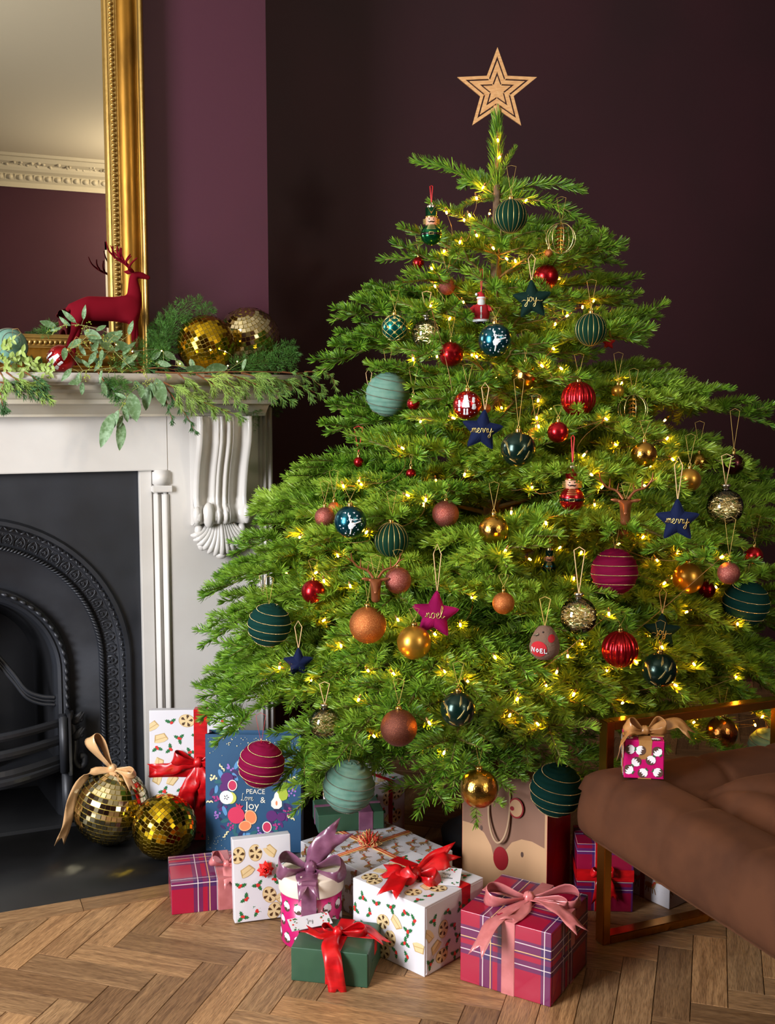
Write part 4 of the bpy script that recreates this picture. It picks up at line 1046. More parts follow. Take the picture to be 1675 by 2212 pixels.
def o_nutcracker(t, r, m=None, body=None, **k):
    # ball body with belt, cylinder head with face and moustache, tall hat
    bb = MB(); bb.use(body, True); bb.sphere((0, 0, 0), r, 28, 18); bd = bb.build('body', None, t)
    b = MB(); b.use(M_blackp, True); b.lathe([(r * .99, -r * .12), (r * 1.02, -r * .12), (r * 1.02, r * .12), (r * .99, r * .12)], 28); b.use(M_goldth); b.tube([(-r * .2, -r * 1.03, -r * .11), (r * .2, -r * 1.03, -r * .11), (r * .2, -r * 1.03, r * .11), (-r * .2, -r * 1.03, r * .11)], .0007, 4, closed=True); b.build('belt', None, bd)
    b = MB(); b.use(M_goldth, True)
    for i in range(4):
        z = r * (.42 + .14 * i); q = math.sqrt(max(0, 1 - (z / r) ** 2)) * r; b.tube([(math.sin(a) * q * 1.02, -math.cos(a) * q * 1.02, z) for a in (-.45, -.2, 0, .2, .45)], .0007, 4)
    b.build('gold_frogging', None, bd)
    hr = r * .56; b = MB(); b.use(M_skin, True); b.lathe([(hr * .8, r * .85), (hr, r * .92), (hr, r * 1.5), (hr * .9, r * 1.56)], 20); hd = b.build('head', None, t)
    b = MB(); b.use(M_blackp, True)
    for s_ in (-1, 1):
        b.sphere((s_ * hr * .36, -hr * .95, r * 1.36), r * .06, 6, 5); b.tube([(0, -hr * 1.03, r * 1.14), (s_ * hr * .35, -hr, r * 1.10), (s_ * hr * .62, -hr * .82, r * 1.20)], [.0014, .0016, .0005], 5)
    b.use(M_goldth)
    for s_ in (-1, 1):
        for j in range(4): b.tube([(s_ * hr * .85, -hr * .55, r * (.98 + j * .13)), (s_ * hr * 1.32, -hr * .2, r * (.98 + j * .13)), (s_ * hr * .95, hr * .3, r * (.98 + j * .13))], .0012, 5)
    b.build('moustache_and_hair', None, hd)
    b = MB(); b.use(body, True); b.lathe([(hr * 1.02, r * 1.55), (hr * 1.05, r * 1.62), (hr * .92, r * 1.66), (hr * 1.0, r * 2.45), (0, r * 2.47)], 20); hat = b.build('tall_hat', None, t)
    b = MB(); b.use(M_cap, True); b.lathe([(hr * 1.07, r * 1.55), (hr * 1.09, r * 1.6), (hr * 1.05, r * 1.66)], 20); b.add([(-hr * .55, -hr * .86, r * 2.4), (hr * .55, -hr * .86, r * 2.4), (0, -hr * 1.02, r * 1.8)], [(0, 1, 2)]); b.build('hat_band', None, hat)
    cap_and_cord(t, r * 2.46, capm=M_silcap, cord=M_redcord, w=.0013, spread=.003, **k)
def o_santa(t, r, m=None, **k):
    b = MB(); b.use(M_redfelt, True); b.lathe([(r * .42, -r * 1.0), (r * .62, -r * .95), (r * .72, -r * .4), (r * .60, r * .25), (r * .30, r * .5), (0, r * .55)], 20); bd = b.build('red_coat', None, t)
    b = MB(); b.use(M_white, True); b.box((0, -r * .66, -r * .3), (r * .14, r * .14, r * 1.0), bev=.001); b.lathe([(r * .64, -r * 1.04), (r * .72, -r * .98), (r * .66, -r * .84)], 20); b.build('fur_trim', None, bd)
    b = MB(); b.use(M_skin, True); b.sphere((0, -r * .05, r * .72), r * .36, 16, 10); hd = b.build('head', None, t)
    b = MB(); b.use(M_white, True); b.sphere((0, -r * .26, r * .48), r * .32, 14, 10, sz=1.25); b.sphere((0, -r * .30, r * .72), r * .10, 8, 6); b.lathe([(r * .34, r * .84), (r * .42, r * .90), (r * .36, r * 1.0)], 16); b.build('white_beard', None, hd)
    b = MB(); b.use(M_redfelt, True); b.tube([(0, 0, r * .92), (0, 0, r * 1.15), (-r * .1, 0, r * 1.35), (-r * .32, 0, r * 1.3)], [r * .36, r * .28, r * .16, r * .06], 10); b.use(M_white); b.sphere((-r * .4, -.001, r * 1.22), r * .12, 8, 6); b.build('red_hat', None, hd)
    b = MB(); b.use(M_redfelt, True)
    for s_ in (-1, 1): b.tube([(s_ * r * .5, -r * .1, r * .2), (s_ * r * .85, -r * .3, -r * .1), (s_ * r * .7, -r * .6, -r * .15 + s_ * r * .1)], [r * .2, r * .19, r * .16], 8)
    b.build('arms', None, t); b = MB(); b.use(M_blackp, True)
    for s_ in (-1, 1): b.sphere((s_ * r * .28, -r * .15, -r * 1.1), r * .24, 10, 7, sz=.7)
    b.build('boots', None, t); cap_and_cord(t, r * 1.38, knob=False, cord=M_redcord, w=.001, spread=.003, **k)
def skin_obj(name, verts, edges, m, parent, sub=2, root=0, loc=None):
    me = bpy.data.meshes.new(name); me.from_pydata([v[:3] for v in verts], edges, []); o = bpy.data.objects.new(name, me); COL.objects.link(o)
    sk_ = o.modifiers.new('skin', 'SKIN'); sk_.use_smooth_shade = True
    for i, v in enumerate(verts): me.skin_vertices[0].data[i].radius = (v[3], v[4] if len(v) > 4 else v[3])
    me.skin_vertices[0].data[root].use_root = True
    sb = o.modifiers.new('sub', 'SUBSURF'); sb.levels = sub; sb.render_levels = sub
    dg = bpy.context.evaluated_depsgraph_get(); ev = o.evaluated_get(dg); nm = bpy.data.meshes.new_from_object(ev); nm.name = name
    o.modifiers.clear(); o.data = nm; bpy.data.meshes.remove(me); nm.materials.clear(); nm.materials.append(m)
    nm.polygons.foreach_set('use_smooth', [True] * len(nm.polygons))
    if parent: o.parent = parent
    if loc is not None: o.location = loc
    return o
def o_stag(t, r, m=None, **k):
    r *= 1.2
    # small bronze stag head: neck, long muzzle, ears and two branching antlers
    skin_obj('stag_head', [(0, .2 * r, -1.2 * r, .26 * r), (0, .1 * r, -.6 * r, .28 * r), (0, 0, -.1 * r, .32 * r), (0, -.35 * r, -.22 * r, .20 * r), (0, -.75 * r, -.45 * r, .13 * r), (0, -.9 * r, -.55 * r, .10 * r),
             (-.28 * r, .05 * r, .05 * r, .08 * r), (-.55 * r, .05 * r, .1 * r, .11 * r), (-.75 * r, .03 * r, .12 * r, .03 * r), (.28 * r, .05 * r, .05 * r, .08 * r), (.55 * r, .05 * r, .1 * r, .11 * r), (.75 * r, .03 * r, .12 * r, .03 * r)],
             [(0, 1), (1, 2), (2, 3), (3, 4), (4, 5), (2, 6), (6, 7), (7, 8), (2, 9), (9, 10), (10, 11)], M_copm, t, root=2)
    for s_ in (-1, 1):
        b = MB(); b.use(M_copm, True)
        b.tube(spline([(s_ * .12 * r, .02 * r, .15 * r), (s_ * .45 * r, .1 * r, .55 * r), (s_ * .95 * r, .1 * r, .75 * r), (s_ * 1.25 * r, .05 * r, 1.15 * r), (s_ * 1.3 * r, 0, 1.5 * r)], 5), [.085 * r * (1 - .035 * i) for i in range(21)], 6)
        for p, e in (((.42, .5), (.35, .95)), ((.8, .7), (.78, 1.2)), ((1.1, .92), (1.5, 1.2))): b.tube(spline([(s_ * p[0] * r, .1 * r, p[1] * r), (s_ * (p[0] * .6 + e[0] * .4) * r, .06 * r, (p[1] * .5 + e[1] * .5) * r), (s_ * e[0] * r, 0, e[1] * r)], 4), [.055 * r * (1 - .09 * i) for i in range(9)], 5)
        b.build('antler', None, t)
    cap_and_cord(t, r * .2, knob=False, **k)
def o_robin(t, r, m=None, **k):
    b = MB(); b.use(M_brownfelt, True)
    b.lathe([(0, -r * 1.05), (r * .55, -r * 1.0), (r * .9, -r * .65), (r * .98, -r * .2), (r * .85, r * .3), (r * .62, r * .75), (r * .40, r * 1.02), (0, r * 1.12)], 28); bd = b.build('body', None, t)
    def srf(x, z, lift=.001):
        q = np.interp(z, [-1.05, -1.0, -.65, -.2, .3, .75, 1.02, 1.12], [0.01, .55, .9, .98, .85, .62, .40, .01]); return (x * r, -math.sqrt(max(.0001, q * q - x * x)) * r - lift, z * r)
    def blob(b, cx, cz, rx, rz, lift=.0008):
        n = 24; P_ = []
        for s_ in (1.0, .7, .35): P_.append([srf(cx + math.cos(2 * PI * i / n) * rx * s_, cz + math.sin(2 * PI * i / n) * rz * s_, lift) for i in range(n)])
        b.grid(P_, closed_v=True); b.add(P_[-1] + [srf(cx, cz, lift)], [(i, (i + 1) % n, n) for i in range(n)], True)
    b = MB(); b.use(M_redfelt, True); blob(b, -.35, -.25, .50, .50); blob(b, .42, .42, .22, .24); b.build('red_breast', None, bd)
    b = MB(); b.use(M_white, True)
    def let(P_): b.tube([srf(x, z, .0018) for x, z in P_], .0011, 5)
    for P_ in ([(-.78, -.45), (-.78, -.15), (-.62, -.45), (-.62, -.15)], [(-.44, -.2), (-.52, -.32), (-.44, -.44), (-.36, -.32), (-.44, -.2)], [(-.12, -.2), (-.26, -.2), (-.26, -.46), (-.10, -.46)], [(-.26, -.33), (-.14, -.33)], [(.0, -.2), (.0, -.47), (.16, -.47)]): let(P_)
    b.build('stitched_noel', None, bd)
    b = MB(); b.use(M_blackp, True); b.sphere(srf(-.1, .78, 0), r * .06, 8, 6); b.use(M_silcap); p = Vector(srf(-.42, .62, 0)); b.tube([p, p + Vector((-r * .3, -r * .12, -r * .06))], [r * .11, .0003], 6); b.build('beak_and_eye', None, bd)
    b = MB(); b.use(M_brownfelt, True)
    for s_ in (-1, 1): b.grid([[(s_ * r * .8, r * .1, r * .2), (s_ * r * 1.06, r * .0, -r * .2), (s_ * r * 1.0, r * .1, -r * .7)], [(s_ * r * .84, -r * .15, r * .2), (s_ * r * 1.1, -r * .2, -r * .2), (s_ * r * 1.04, 0, -r * .7)]])
    b.build('wing', None, bd); cap_and_cord(t, r * 1.08, knob=False, w=.0009, **k)
GR = 'baubles and ornaments on the Christmas tree'
OT_ = []   # name, px, py, rpx, builder, kwargs, label, cat, group, q
def orn(name, px, py, rp, fn, label, cat='bauble', q=0.30, push=0.0, L=0.055, yaw=None, **k):
    d = surf(px, py, rp * .9, q) - 0.35 * rp * TD / FPX + push
    p = at_d(px, py, d); r = rp * d / FPX
    t = thing(name, label, cat, tuple(p), (0, 0, -YAW - math.atan((px - 837.5) / FPX) if yaw is None else yaw), GR)
    fn(t, r, L=L, **k); return t
P_, F_, W_, G_, S_ = o_plain, o_fluted, o_wrap, o_glass, o_star
def add_ornaments():
    orn('pleated_bauble', 1104, 467, 36, o_pleat, 'topmost dark green pleated velvet bauble with gold seams, below the wooden star', q=.05, push=-.05)
    orn('nutcracker_ornament', 932, 507, 23, o_nutcracker, 'green nutcracker soldier ornament on a red ribbon at the upper left of the tree', 'ornament', q=.02, push=-.03, body=M_emg, L=.035)
    orn('wire_orb', 1212, 515, 32, o_wireorb, 'open gold wire ornament with leaves near the treetop on the right', 'ornament', q=.02, push=-.02)
    orn('bauble', 1186, 547, 9, P_, 'tiny copper bauble under the upper gold wire ornament', q=.1, m=M_cop, L=.03)
    orn('bauble', 904, 568, 13, P_, 'small red bauble peeping out beneath the green nutcracker', q=.3, m=M_red)
    orn('glitter_bauble', 966, 619, 18, P_, 'small rose glitter bauble left of the little red-coated figure', m=M_rose, L=.04)
    orn('bauble', 1180, 598, 27, P_, 'red satin bauble just behind the green joy star', q=.3, m=M_red, L=.02)
    orn('star_ornament', 1150, 648, 46, S_, 'bottle green velvet star embroidered joy near the treetop', 'star ornament', q=.05, push=-.02, m=M_vbottle, word='joy', roll=.05)
    orn('santa_ornament', 1040, 668, 26, o_santa, 'small white-bearded figure in a red coat above the teal dancer bauble', 'ornament', q=.1, L=.05)
    orn('dancer_bauble', 1070, 735, 36, o_ballerina, 'teal bauble with a white dancer print on the upper tree', q=.05, L=.02)
    orn('lattice_bauble', 853, 708, 28, o_lattice, 'turquoise bauble with gold lattice at the upper left edge of the tree', q=.1, L=.04)
    orn('glass_bauble', 922, 722, 33, G_, 'clear glass bauble of gold tinsel beside the turquoise lattice bauble', q=.25, L=.05)
    orn('bauble', 975, 765, 27, P_, 'red satin bauble lower left of the upper dancer bauble', q=.05, m=M_red, L=.05)
    orn('pleated_bauble', 1277, 712, 35, o_pleat, 'dark green pleated velvet bauble at the upper right edge of the tree', q=.05)
    orn('star_ornament', 1315, 740, 16, S_, 'small red star hanging behind the right-hand pleated green bauble', 'star ornament', q=.9, m=M_redfelt, push=.05)
    orn('velvet_bauble', 838, 852, 47, W_, 'sage green velvet-wrapped bauble at the left edge of the upper tree', q=.05, m=M_vsage, bead=M_greybead)
    orn('star_ornament', 797, 865, 22, S_, 'dark green star half hidden behind the upper sage velvet bauble', 'star ornament', q=.5, m=M_vbottle, push=.06)
    orn('bauble', 893, 872, 14, P_, 'little red bauble beside the upper sage velvet bauble', q=.3, m=M_red)
    orn('printed_bauble', 1010, 875, 31, o_redprint, 'red bauble with white printed figures above the blue merry star', q=.1, L=.04)
    orn('bauble', 1050, 882, 11, P_, 'tiny copper bauble right of the white-printed red bauble', q=.2, m=M_cop, L=.02)
    orn('star_ornament', 1042, 930, 49, S_, 'navy velvet star embroidered merry in the middle of the upper tree', 'star ornament', q=.03, push=-.02, m=M_vnavy, word='merry', roll=-.12)
    orn('fern_bauble', 1120, 970, 38, o_fern, 'dark green bauble with gold fern sprigs beside the middle merry star', q=.03, L=.09)
    orn('bauble', 1135, 812, 30, P_, 'gold foil bauble deep in the branches above the navy merry star', q=.55, m=M_foil)
    orn('fluted_bauble', 1250, 862, 38, F_, 'large fluted red bauble on the upper right of the tree', q=.15, L=.045)
    orn('bauble', 1206, 934, 23, P_, 'red satin bauble just above the red nutcracker', q=.03, m=M_red, L=.02)
    orn('bauble', 1158, 945, 22, P_, 'amber gold bauble behind the middle fern bauble', q=.5, m=M_gold, push=.05)
    orn('bauble', 1335, 845, 14, P_, 'small gold bauble above the lower gold wire ornament', q=.3, m=M_gold)
    orn('wire_orb', 1368, 885, 32, o_wireorb, 'open gold wire ornament with leaves on the right slope of the tree', 'ornament', q=.2)
    orn('foil_bauble', 1392, 982, 28, P_, 'gold foil bauble above the copper stag head on the right', q=.03, m=M_foil, L=.03)
    orn('nutcracker_ornament', 1236, 1078, 27, o_nutcracker, 'red nutcracker soldier ornament hanging in the middle of the tree', 'ornament', q=.0, push=-.10, body=M_red, L=.05)
    orn('foil_bauble', 1510, 1000, 21, P_, 'small gold foil bauble high on the right slope above an amber one', q=.3, m=M_foil)
    orn('bauble', 1490, 1037, 25, P_, 'amber gold bauble above the right-hand merry star', q=.3, m=M_gold)
    orn('bauble', 1585, 1003, 23, P_, 'dark aubergine bauble at the far right slope of the tree', q=.5, m=M_plumb, L=.08)
    orn('glass_bauble', 1567, 1095, 39, G_, 'clear glass bauble of gold tinsel at the right edge above the red one', q=.02, L=.06)
    orn('stag_ornament', 1352, 1085, 36, o_stag, 'bronze stag head ornament between the red nutcracker and a merry star', 'ornament', q=.02, push=-.02, L=.03)
    orn('star_ornament', 1464, 1125, 51, S_, 'navy velvet star embroidered merry at the right of the tree', 'star ornament', q=.02, push=-.02, m=M_vnavy, word='merry', roll=0.02, L=.08)
    orn('glitter_bauble', 702, 1117, 22, P_, 'rose glitter bauble left of the lower dancer bauble', q=.1, m=M_rose, L=.04)
    orn('glitter_bauble', 722, 1098, 14, P_, 'small pink gold bauble behind the rose glitter bauble at the left', q=.6, m=M_cop)
    orn('dancer_bauble', 757, 1127, 35, o_ballerina, 'teal bauble with a white dancer print on the left of the tree', q=.03, L=.02)
    orn('pleated_bauble', 846, 1166, 38, o_pleat, 'dark green pleated velvet bauble right of the lower dancer bauble', q=.05, L=.05)
    orn('glitter_bauble', 963, 1110, 29, P_, 'rose glitter bauble in the middle of the tree under the navy star', q=.1, m=M_rose, L=.02)
    orn('foil_bauble', 1067, 1145, 33, P_, 'antique gold foil bauble in the centre of the tree', q=.1, m=M_foil, L=.05)
    orn('glitter_bauble', 860, 1254, 29, P_, 'rose glitter bauble touching the lower bronze stag head', q=.03, m=M_rose, L=.02)
    orn('stag_ornament', 812, 1255, 34, o_stag, 'bronze stag head ornament above the large copper bauble', 'ornament', q=.02, push=-.02, L=.04)
    orn('bauble', 677, 1278, 26, P_, 'red satin bauble at the left of the tree above the green velvet one', q=.05, m=M_red, L=.03)
    orn('glitter_bauble', 795, 1350, 40, P_, 'large copper glitter bauble left of the pink noel star', q=.02, m=M_cop, L=.07)
    orn('star_ornament', 940, 1328, 57, S_, 'fuchsia velvet star embroidered noel in the middle of the tree', 'star ornament', q=.02, push=-.03, m=M_vfuch, word='noel', roll=-.08, L=.09)
    orn('bauble', 895, 1388, 37, P_, 'matt gold bauble partly behind the fuchsia noel star', q=.1, m=M_gold, L=.02)
    orn('velvet_bauble', 582, 1350, 46, W_, 'deep green velvet-wrapped bauble at the left edge of the tree', q=.03, m=M_vgreen, bead=M_bead)
    orn('star_ornament', 568, 1305, 22, S_, 'magenta star tip behind the left-hand deep green velvet bauble', 'star ornament', q=.6, m=M_vfuch, push=.06)
    orn('star_ornament', 645, 1432, 36, S_, 'blue velvet star half buried in the lower left branches', 'star ornament', q=.3, m=M_vnavy)
    orn('glitter_bauble', 1088, 1303, 24, P_, 'small orange copper bauble between the noel star and felt robin', q=.1, m=M_cop, L=.02)
    orn('velvet_bauble', 1328, 1235, 50, W_, 'magenta velvet-wrapped bauble on the right half of the tree', q=.03, m=M_vmag, bead=M_bead, tilt=-.08)
    orn('bauble', 1487, 1249, 33, P_, 'matt gold bauble right of the magenta velvet bauble', q=.1, m=M_gold, L=.02)
    orn('bauble', 1528, 1274, 18, P_, 'small red satin bauble beside the matt gold one on the right', q=.02, m=M_red, L=.06)
    orn('glitter_bauble', 1575, 1238, 24, P_, 'rose glitter bauble at the right edge above the green velvet one', q=.03, m=M_rose, L=.07)
    orn('velvet_bauble', 1612, 1303, 49, W_, 'deep green velvet-wrapped bauble at the far right edge', q=.1, m=M_vgreen, bead=M_bead, L=.08)
    orn('bauble', 1630, 1200, 19, P_, 'red bauble behind branches at the far right edge', q=.4, m=M_red)
    orn('glass_bauble', 1250, 1330, 40, G_, 'clear glass bauble of gold tinsel above and right of the felt robin', q=.03, L=.08)
    orn('robin_ornament', 1177, 1388, 34, o_robin, 'brown felt robin with a red breast lettered NOEL', 'ornament', q=.03, L=.05)
    orn('fluted_bauble', 1340, 1402, 40, F_, 'large fluted red bauble on the lower right of the tree', q=.02, L=.02)
    orn('star_ornament', 1430, 1365, 44, S_, 'dark green star embroidered joy on the lower right of the tree', 'star ornament', q=.3, m=M_vbottle, word='joy')
    orn('fern_bauble', 1425, 1447, 38, o_fern, 'dark green fern-printed bauble right of the lower fluted red one', q=.08, L=.05)
    orn('fern_bauble', 990, 1532, 38, o_fern, 'dark green fern-printed bauble low in the middle of the tree', q=.05, L=.04)
    orn('glitter_bauble', 862, 1572, 40, P_, 'dark bronze glitter bauble low on the left of the tree', q=.25, m=M_bronze, L=.04)
    orn('glass_bauble', 702, 1562, 34, G_, 'clear glass bauble of tinsel half hidden low on the left', q=.4, L=.04)
    orn('velvet_bauble', 565, 1651, 49, W_, 'magenta velvet-wrapped bauble hanging in front of the blue gift', q=.02, m=M_vmag, bead=M_bead, cord=M_redcord)
    orn('velvet_bauble', 754, 1699, 55, W_, 'sage green velvet-wrapped bauble hanging above the flat green gift', q=.02, m=M_vsage, bead=M_greybead)
    orn('foil_bauble', 1035, 1703, 42, P_, 'gold foil bauble hanging in front of the paper gift bag', q=.02, m=M_foil, L=.05)
    orn('velvet_bauble', 1203, 1706, 56, W_, 'deep green velvet-wrapped bauble hanging beside the velvet bench', q=.02, m=M_vgreen, bead=M_bead)
    orn('foil_bauble', 1560, 1582, 34, P_, 'copper foil bauble hanging behind the brass frame of the bench', q=.2, m=M_copfoil)
    orn('velvet_bauble', 1656, 1612, 38, W_, 'sage green velvet-wrapped bauble at the right edge above the bench', q=.2, m=M_vsage, bead=M_greybead)
    orn('bauble', 775, 998, 11, P_, 'tiny red bauble on a red ribbon at the left of the tree', q=.2, m=M_red, cord=M_redcord, w=.0012)
    orn('bauble', 888, 1023, 11, P_, 'tiny coral red bauble above the rose glitter one in the middle', q=.3, m=M_red)
    orn('nutcracker_ornament', 1187, 1225, 15, o_nutcracker, 'small dark teal soldier ornament deep in the centre branches', 'ornament', q=.25, body=M_teal, L=.03)
    orn('glitter_bauble', 1345, 1152, 13, P_, 'small copper bauble between the stag head and magenta velvet bauble', q=.35, m=M_cop)
# ================================================================ FAIRY LIGHTS
BULBS = [(1076,303),(1079,340),(1044,405),(1030,428),(1015,465),(1003,475),(1058,461),(1137,433),(965,459),(1030,508),(994,523),(1066,536),(960,542),(933,580),(1190,550),(1181,548),(1095,559),(1114,564),(940,618),
 (931,660),(893,776),(972,688),(1030,770),(1171,790),(1226,682),(1259,663),(1283,650),(1200,700),(1196,753),(1213,796),(1163,865),(1084,881),(1160,903),(909,910),(980,903),(1343,828),(1437,908),(1442,947),(1164,921),
 (870,968),(881,1070),(780,1046),(742,1050),(775,1040),(1150,1052),(1262,983),(1278,1025),(1301,1052),(1394,1050),(1285,1090),(1405,1005),(1454,992),(1004,1025),(1105,1107),(1092,1190),(920,1080),(648,1160),(757,1266),(730,1200),(792,1150),
 (683,1237),(1145,1208),(1256,1194),(1210,1183),(1316,1326),(1436,1260),(1560,1203),(1547,1268),(1594,1348),(1484,1322),(860,1339),(700,1340),(737,1395),(604,1442),(672,1469),(960,1450),(775,1511),(1258,1391),(1227,1417),(1203,1452),
 (1312,1448),(1375,1430),(1431,1398),(1118,1510),(1102,1545),(1346,1518),(928,1562),(808,1590),(960,1626),(1162,1564),(1500,1435),(1591,1462),(1010,1471),(1585,1530),(1648,1548),(1632,1566),(795,1448),(850,1455),(880,1370),(940,1370),
 (1070,1420),(1240,1500),(1180,1480),(700,1255),(1020,1290),(995,1350),(1420,1210),(1390,1160),(1330,960),(1310,905),(1240,1250),(1180,1130),(1500,1560),(1460,1480)]
def add_lights():
    t = thing('fairy_lights', 'string of warm white fairy lights wound through the Christmas tree', 'string lights', (TU, TV, 0))
    bb = MB(); bb.use(M_bulb, True); bb.lathe([(0, -.0045), (.0018, -.0035), (.0023, 0), (.0018, .0035), (0, .0048)], 8); bm_ = bb.mesh('bulb')
    sk_ = MB(); sk_.use(M_wire, True); sk_.lathe([(.0012, .012), (.0022, .011), (.0022, .004), (.0010, .0035)], 7); sm_ = sk_.mesh('bulb_socket')
    pts = []
    for px, py in BULBS:
        d = surf(px, py, 9, .25) - 0.006
        p = at_d(px, py, d) - Vector((TU, TV, 0)); pts.append(p)
    # deeper bulbs inside the crown
    rr = random.Random(5)
    for i in range(46):
        z = rr.uniform(.5, 1.4); az = right + rr.uniform(-PI, 0.0) ; R_ = radius(z, az) * rr.uniform(.25, .7); pts.append(Vector((math.cos(az) * R_, math.sin(az) * R_, z)))
    for q in ((.93, 2.92, .62), (.96, 2.90, .80), (.92, 2.90, .46)): pts.append(Vector(q) - Vector((TU, TV, 0)))
    for p in pts:
        o = bpy.data.objects.new('bulb', bm_); COL.objects.link(o); o.parent = t; o.location = p; o.rotation_euler = (rr.uniform(-1, 1), rr.uniform(-1, 1), rr.uniform(0, 6))
        s_ = bpy.data.objects.new('socket', sm_); COL.objects.link(s_); s_.parent = o
    # wire: chained by height, each link sagging a little
    order = sorted(range(len(pts)), key=lambda i: -pts[i].z); chain = [order[0]]; left = set(order[1:])
    while left:
        c = pts[chain[-1]]; nx_ = min(left, key=lambda i: (pts[i] - c).length + 1.5 * max(0, c.z - pts[i].z) * 0 + .6 * abs(pts[i].z - c.z)); chain.append(nx_); left.discard(nx_)
    b = MB(); b.use(M_wire, True)
    for i, j in zip(chain, chain[1:]):
        a, c = pts[i], pts[j]
        m_ = (a + c) / 2; inw = Vector((-m_.x, -m_.y, 0)) * .12 + Vector((0, 0, -.25 * (a - c).length * .5)); b.tube(spline([a, a.lerp(c, .3) + inw, a.lerp(c, .7) + inw, c], 3), .0007, 4, cap=False)
    b.build('light_wire', None, t)
add_lights(); add_ornaments()
# ================================================================ GIFTS
P_white = mat('white_wrapping_paper', '#d2d0d5', 0.38, bump=(30, 0.12, 0.002), coat=.12)
P_green = mat('dark_green_wrapping_paper', '#2a4a36', 0.42, bump=(30, 0.12, 0.002), vary=('#30523c', 8, .4, .6), coat=.1)
P_mag = mat('magenta_wrapping_paper', '#b80e62', 0.35, bump=(30, 0.1, 0.002), coat=.15)
P_cream = mat('cream_card_lid', '#dccfbe', 0.7, bump=(200, .15, .0006))
R_red = mat('red_satin_ribbon', '#c60c14', 0.33, sheen=.3, spec=.6, vary=('#a80810', 30, .4, .6), stretch=(1, 1, 3))
R_pink = mat('pink_satin_ribbon', '#c87878', 0.28, sheen=.3, spec=.7, vary=('#b86868', 30, .4, .6))
R_mauve = mat('mauve_satin_ribbon', '#80506a', 0.30, sheen=.3, spec=.7, vary=('#6c3e58', 30, .4, .6))
R_tan = mat('tan_satin_ribbon', '#a57848', 0.32, sheen=.3, spec=.6, vary=('#956838', 30, .4, .6))
R_champ = mat('champagne_satin_ribbon', '#d2a878', 0.30, sheen=.3, spec=.6)
R_dark = mat('deep_red_ribbon', '#8c0c18', 0.4, sheen=.3)
C_holly = mat('print_holly_green', '#246a3a', .45); C_berry = mat('print_berry_red', '#d0302c', .4); C_pie = mat('print_pastry', '#d8c090', .45); C_pied = mat('print_mincemeat', '#4a3018', .5); C_pies = mat('print_pastry_shade', '#b89860', .45)
C_deer = mat('print_reindeer_brown', '#a07a4c', .5); C_deer2 = mat('print_reindeer_dark', '#7c5a38', .5); C_scarf = mat('print_scarf_red', '#c8402a', .5); C_pud = mat('print_pudding_brown', '#50382e', .5); C_ice = mat('print_icing_white', '#e8e4e8', .5); C_dot = mat('print_dot_grey', '#6a7270', .5)
def plaid(name, base, band, line1, line2, per, off=(0, 0, 0)):
    m = bpy.data.materials.new(name); m.use_nodes = True; nt = m.node_tree; N = nt.nodes; L = nt.links; b = N['Principled BSDF']; b.inputs['Roughness'].default_value = .25; b.inputs['Coat Weight'].default_value = .3; b.inputs['Coat Roughness'].default_value = .12
    tc = N.new('ShaderNodeTexCoord'); sp = N.new('ShaderNodeSeparateXYZ'); L.new(tc.outputs['Object'], sp.inputs[0]); sn = N.new('ShaderNodeSeparateXYZ'); L.new(tc.outputs['Normal'], sn.inputs[0])
    def math_(op, a, c=None):
        n = N.new('ShaderNodeMath'); n.operation = op
        for i, q in enumerate((a, c)):
            if q is None: continue
            if isinstance(q, (int, float)): n.inputs[i].default_value = q
            else: L.new(q, n.inputs[i])
        return n.outputs[0]
    def window(f, lo, hi): return math_('MULTIPLY', math_('GREATER_THAN', f, lo), math_('LESS_THAN', f, hi))
    last = None; bands = []; lines = []; lines2 = []
    for i in range(3):
        f = math_('FRACT', math_('ADD', math_('DIVIDE', sp.outputs[i], per), 10 + off[i]))
        mk = math_('LESS_THAN', math_('ABSOLUTE', sn.outputs[i]), .6)
        bands.append(math_('MULTIPLY', mk, math_('ADD', window(f, .0, .16), math_('MULTIPLY', window(f, .24, .46), 1.0)))); lines.append(math_('MULTIPLY', mk, math_('ADD', window(f, .07, .085), window(f, .40, .415)))); lines2.append(math_('MULTIPLY', mk, window(f, .27, .285)))
    def mx(fac, A_, Bc):
        x = N.new('ShaderNodeMix'); x.data_type = 'RGBA'; L.new(fac, x.inputs[0])
        if isinstance(A_, str): x.inputs[6].default_value = (*lin(A_), 1)
        else: L.new(A_, x.inputs[6])
        x.inputs[7].default_value = (*lin(Bc), 1); return x.outputs[2]
    c = base
    for q in bands: c = mx(math_('MULTIPLY', q, .62), c, band)
    for q in lines: c = mx(math_('MULTIPLY', q, .8), c, line1)
    for q in lines2: c = mx(math_('MULTIPLY', q, .8), c, line2)
    L.new(c, b.inputs['Base Color']); return m
P_plaid = plaid('crimson_tartan_paper', '#a01436', '#12285c', '#e0d0d0', '#e8c080', .125, (.62, .30, .55))
P_plaid2 = plaid('red_navy_tartan_paper', '#8c1034', '#122a6a', '#dcd4dc', '#e0c8a0', .085, (.62, .45, .5))
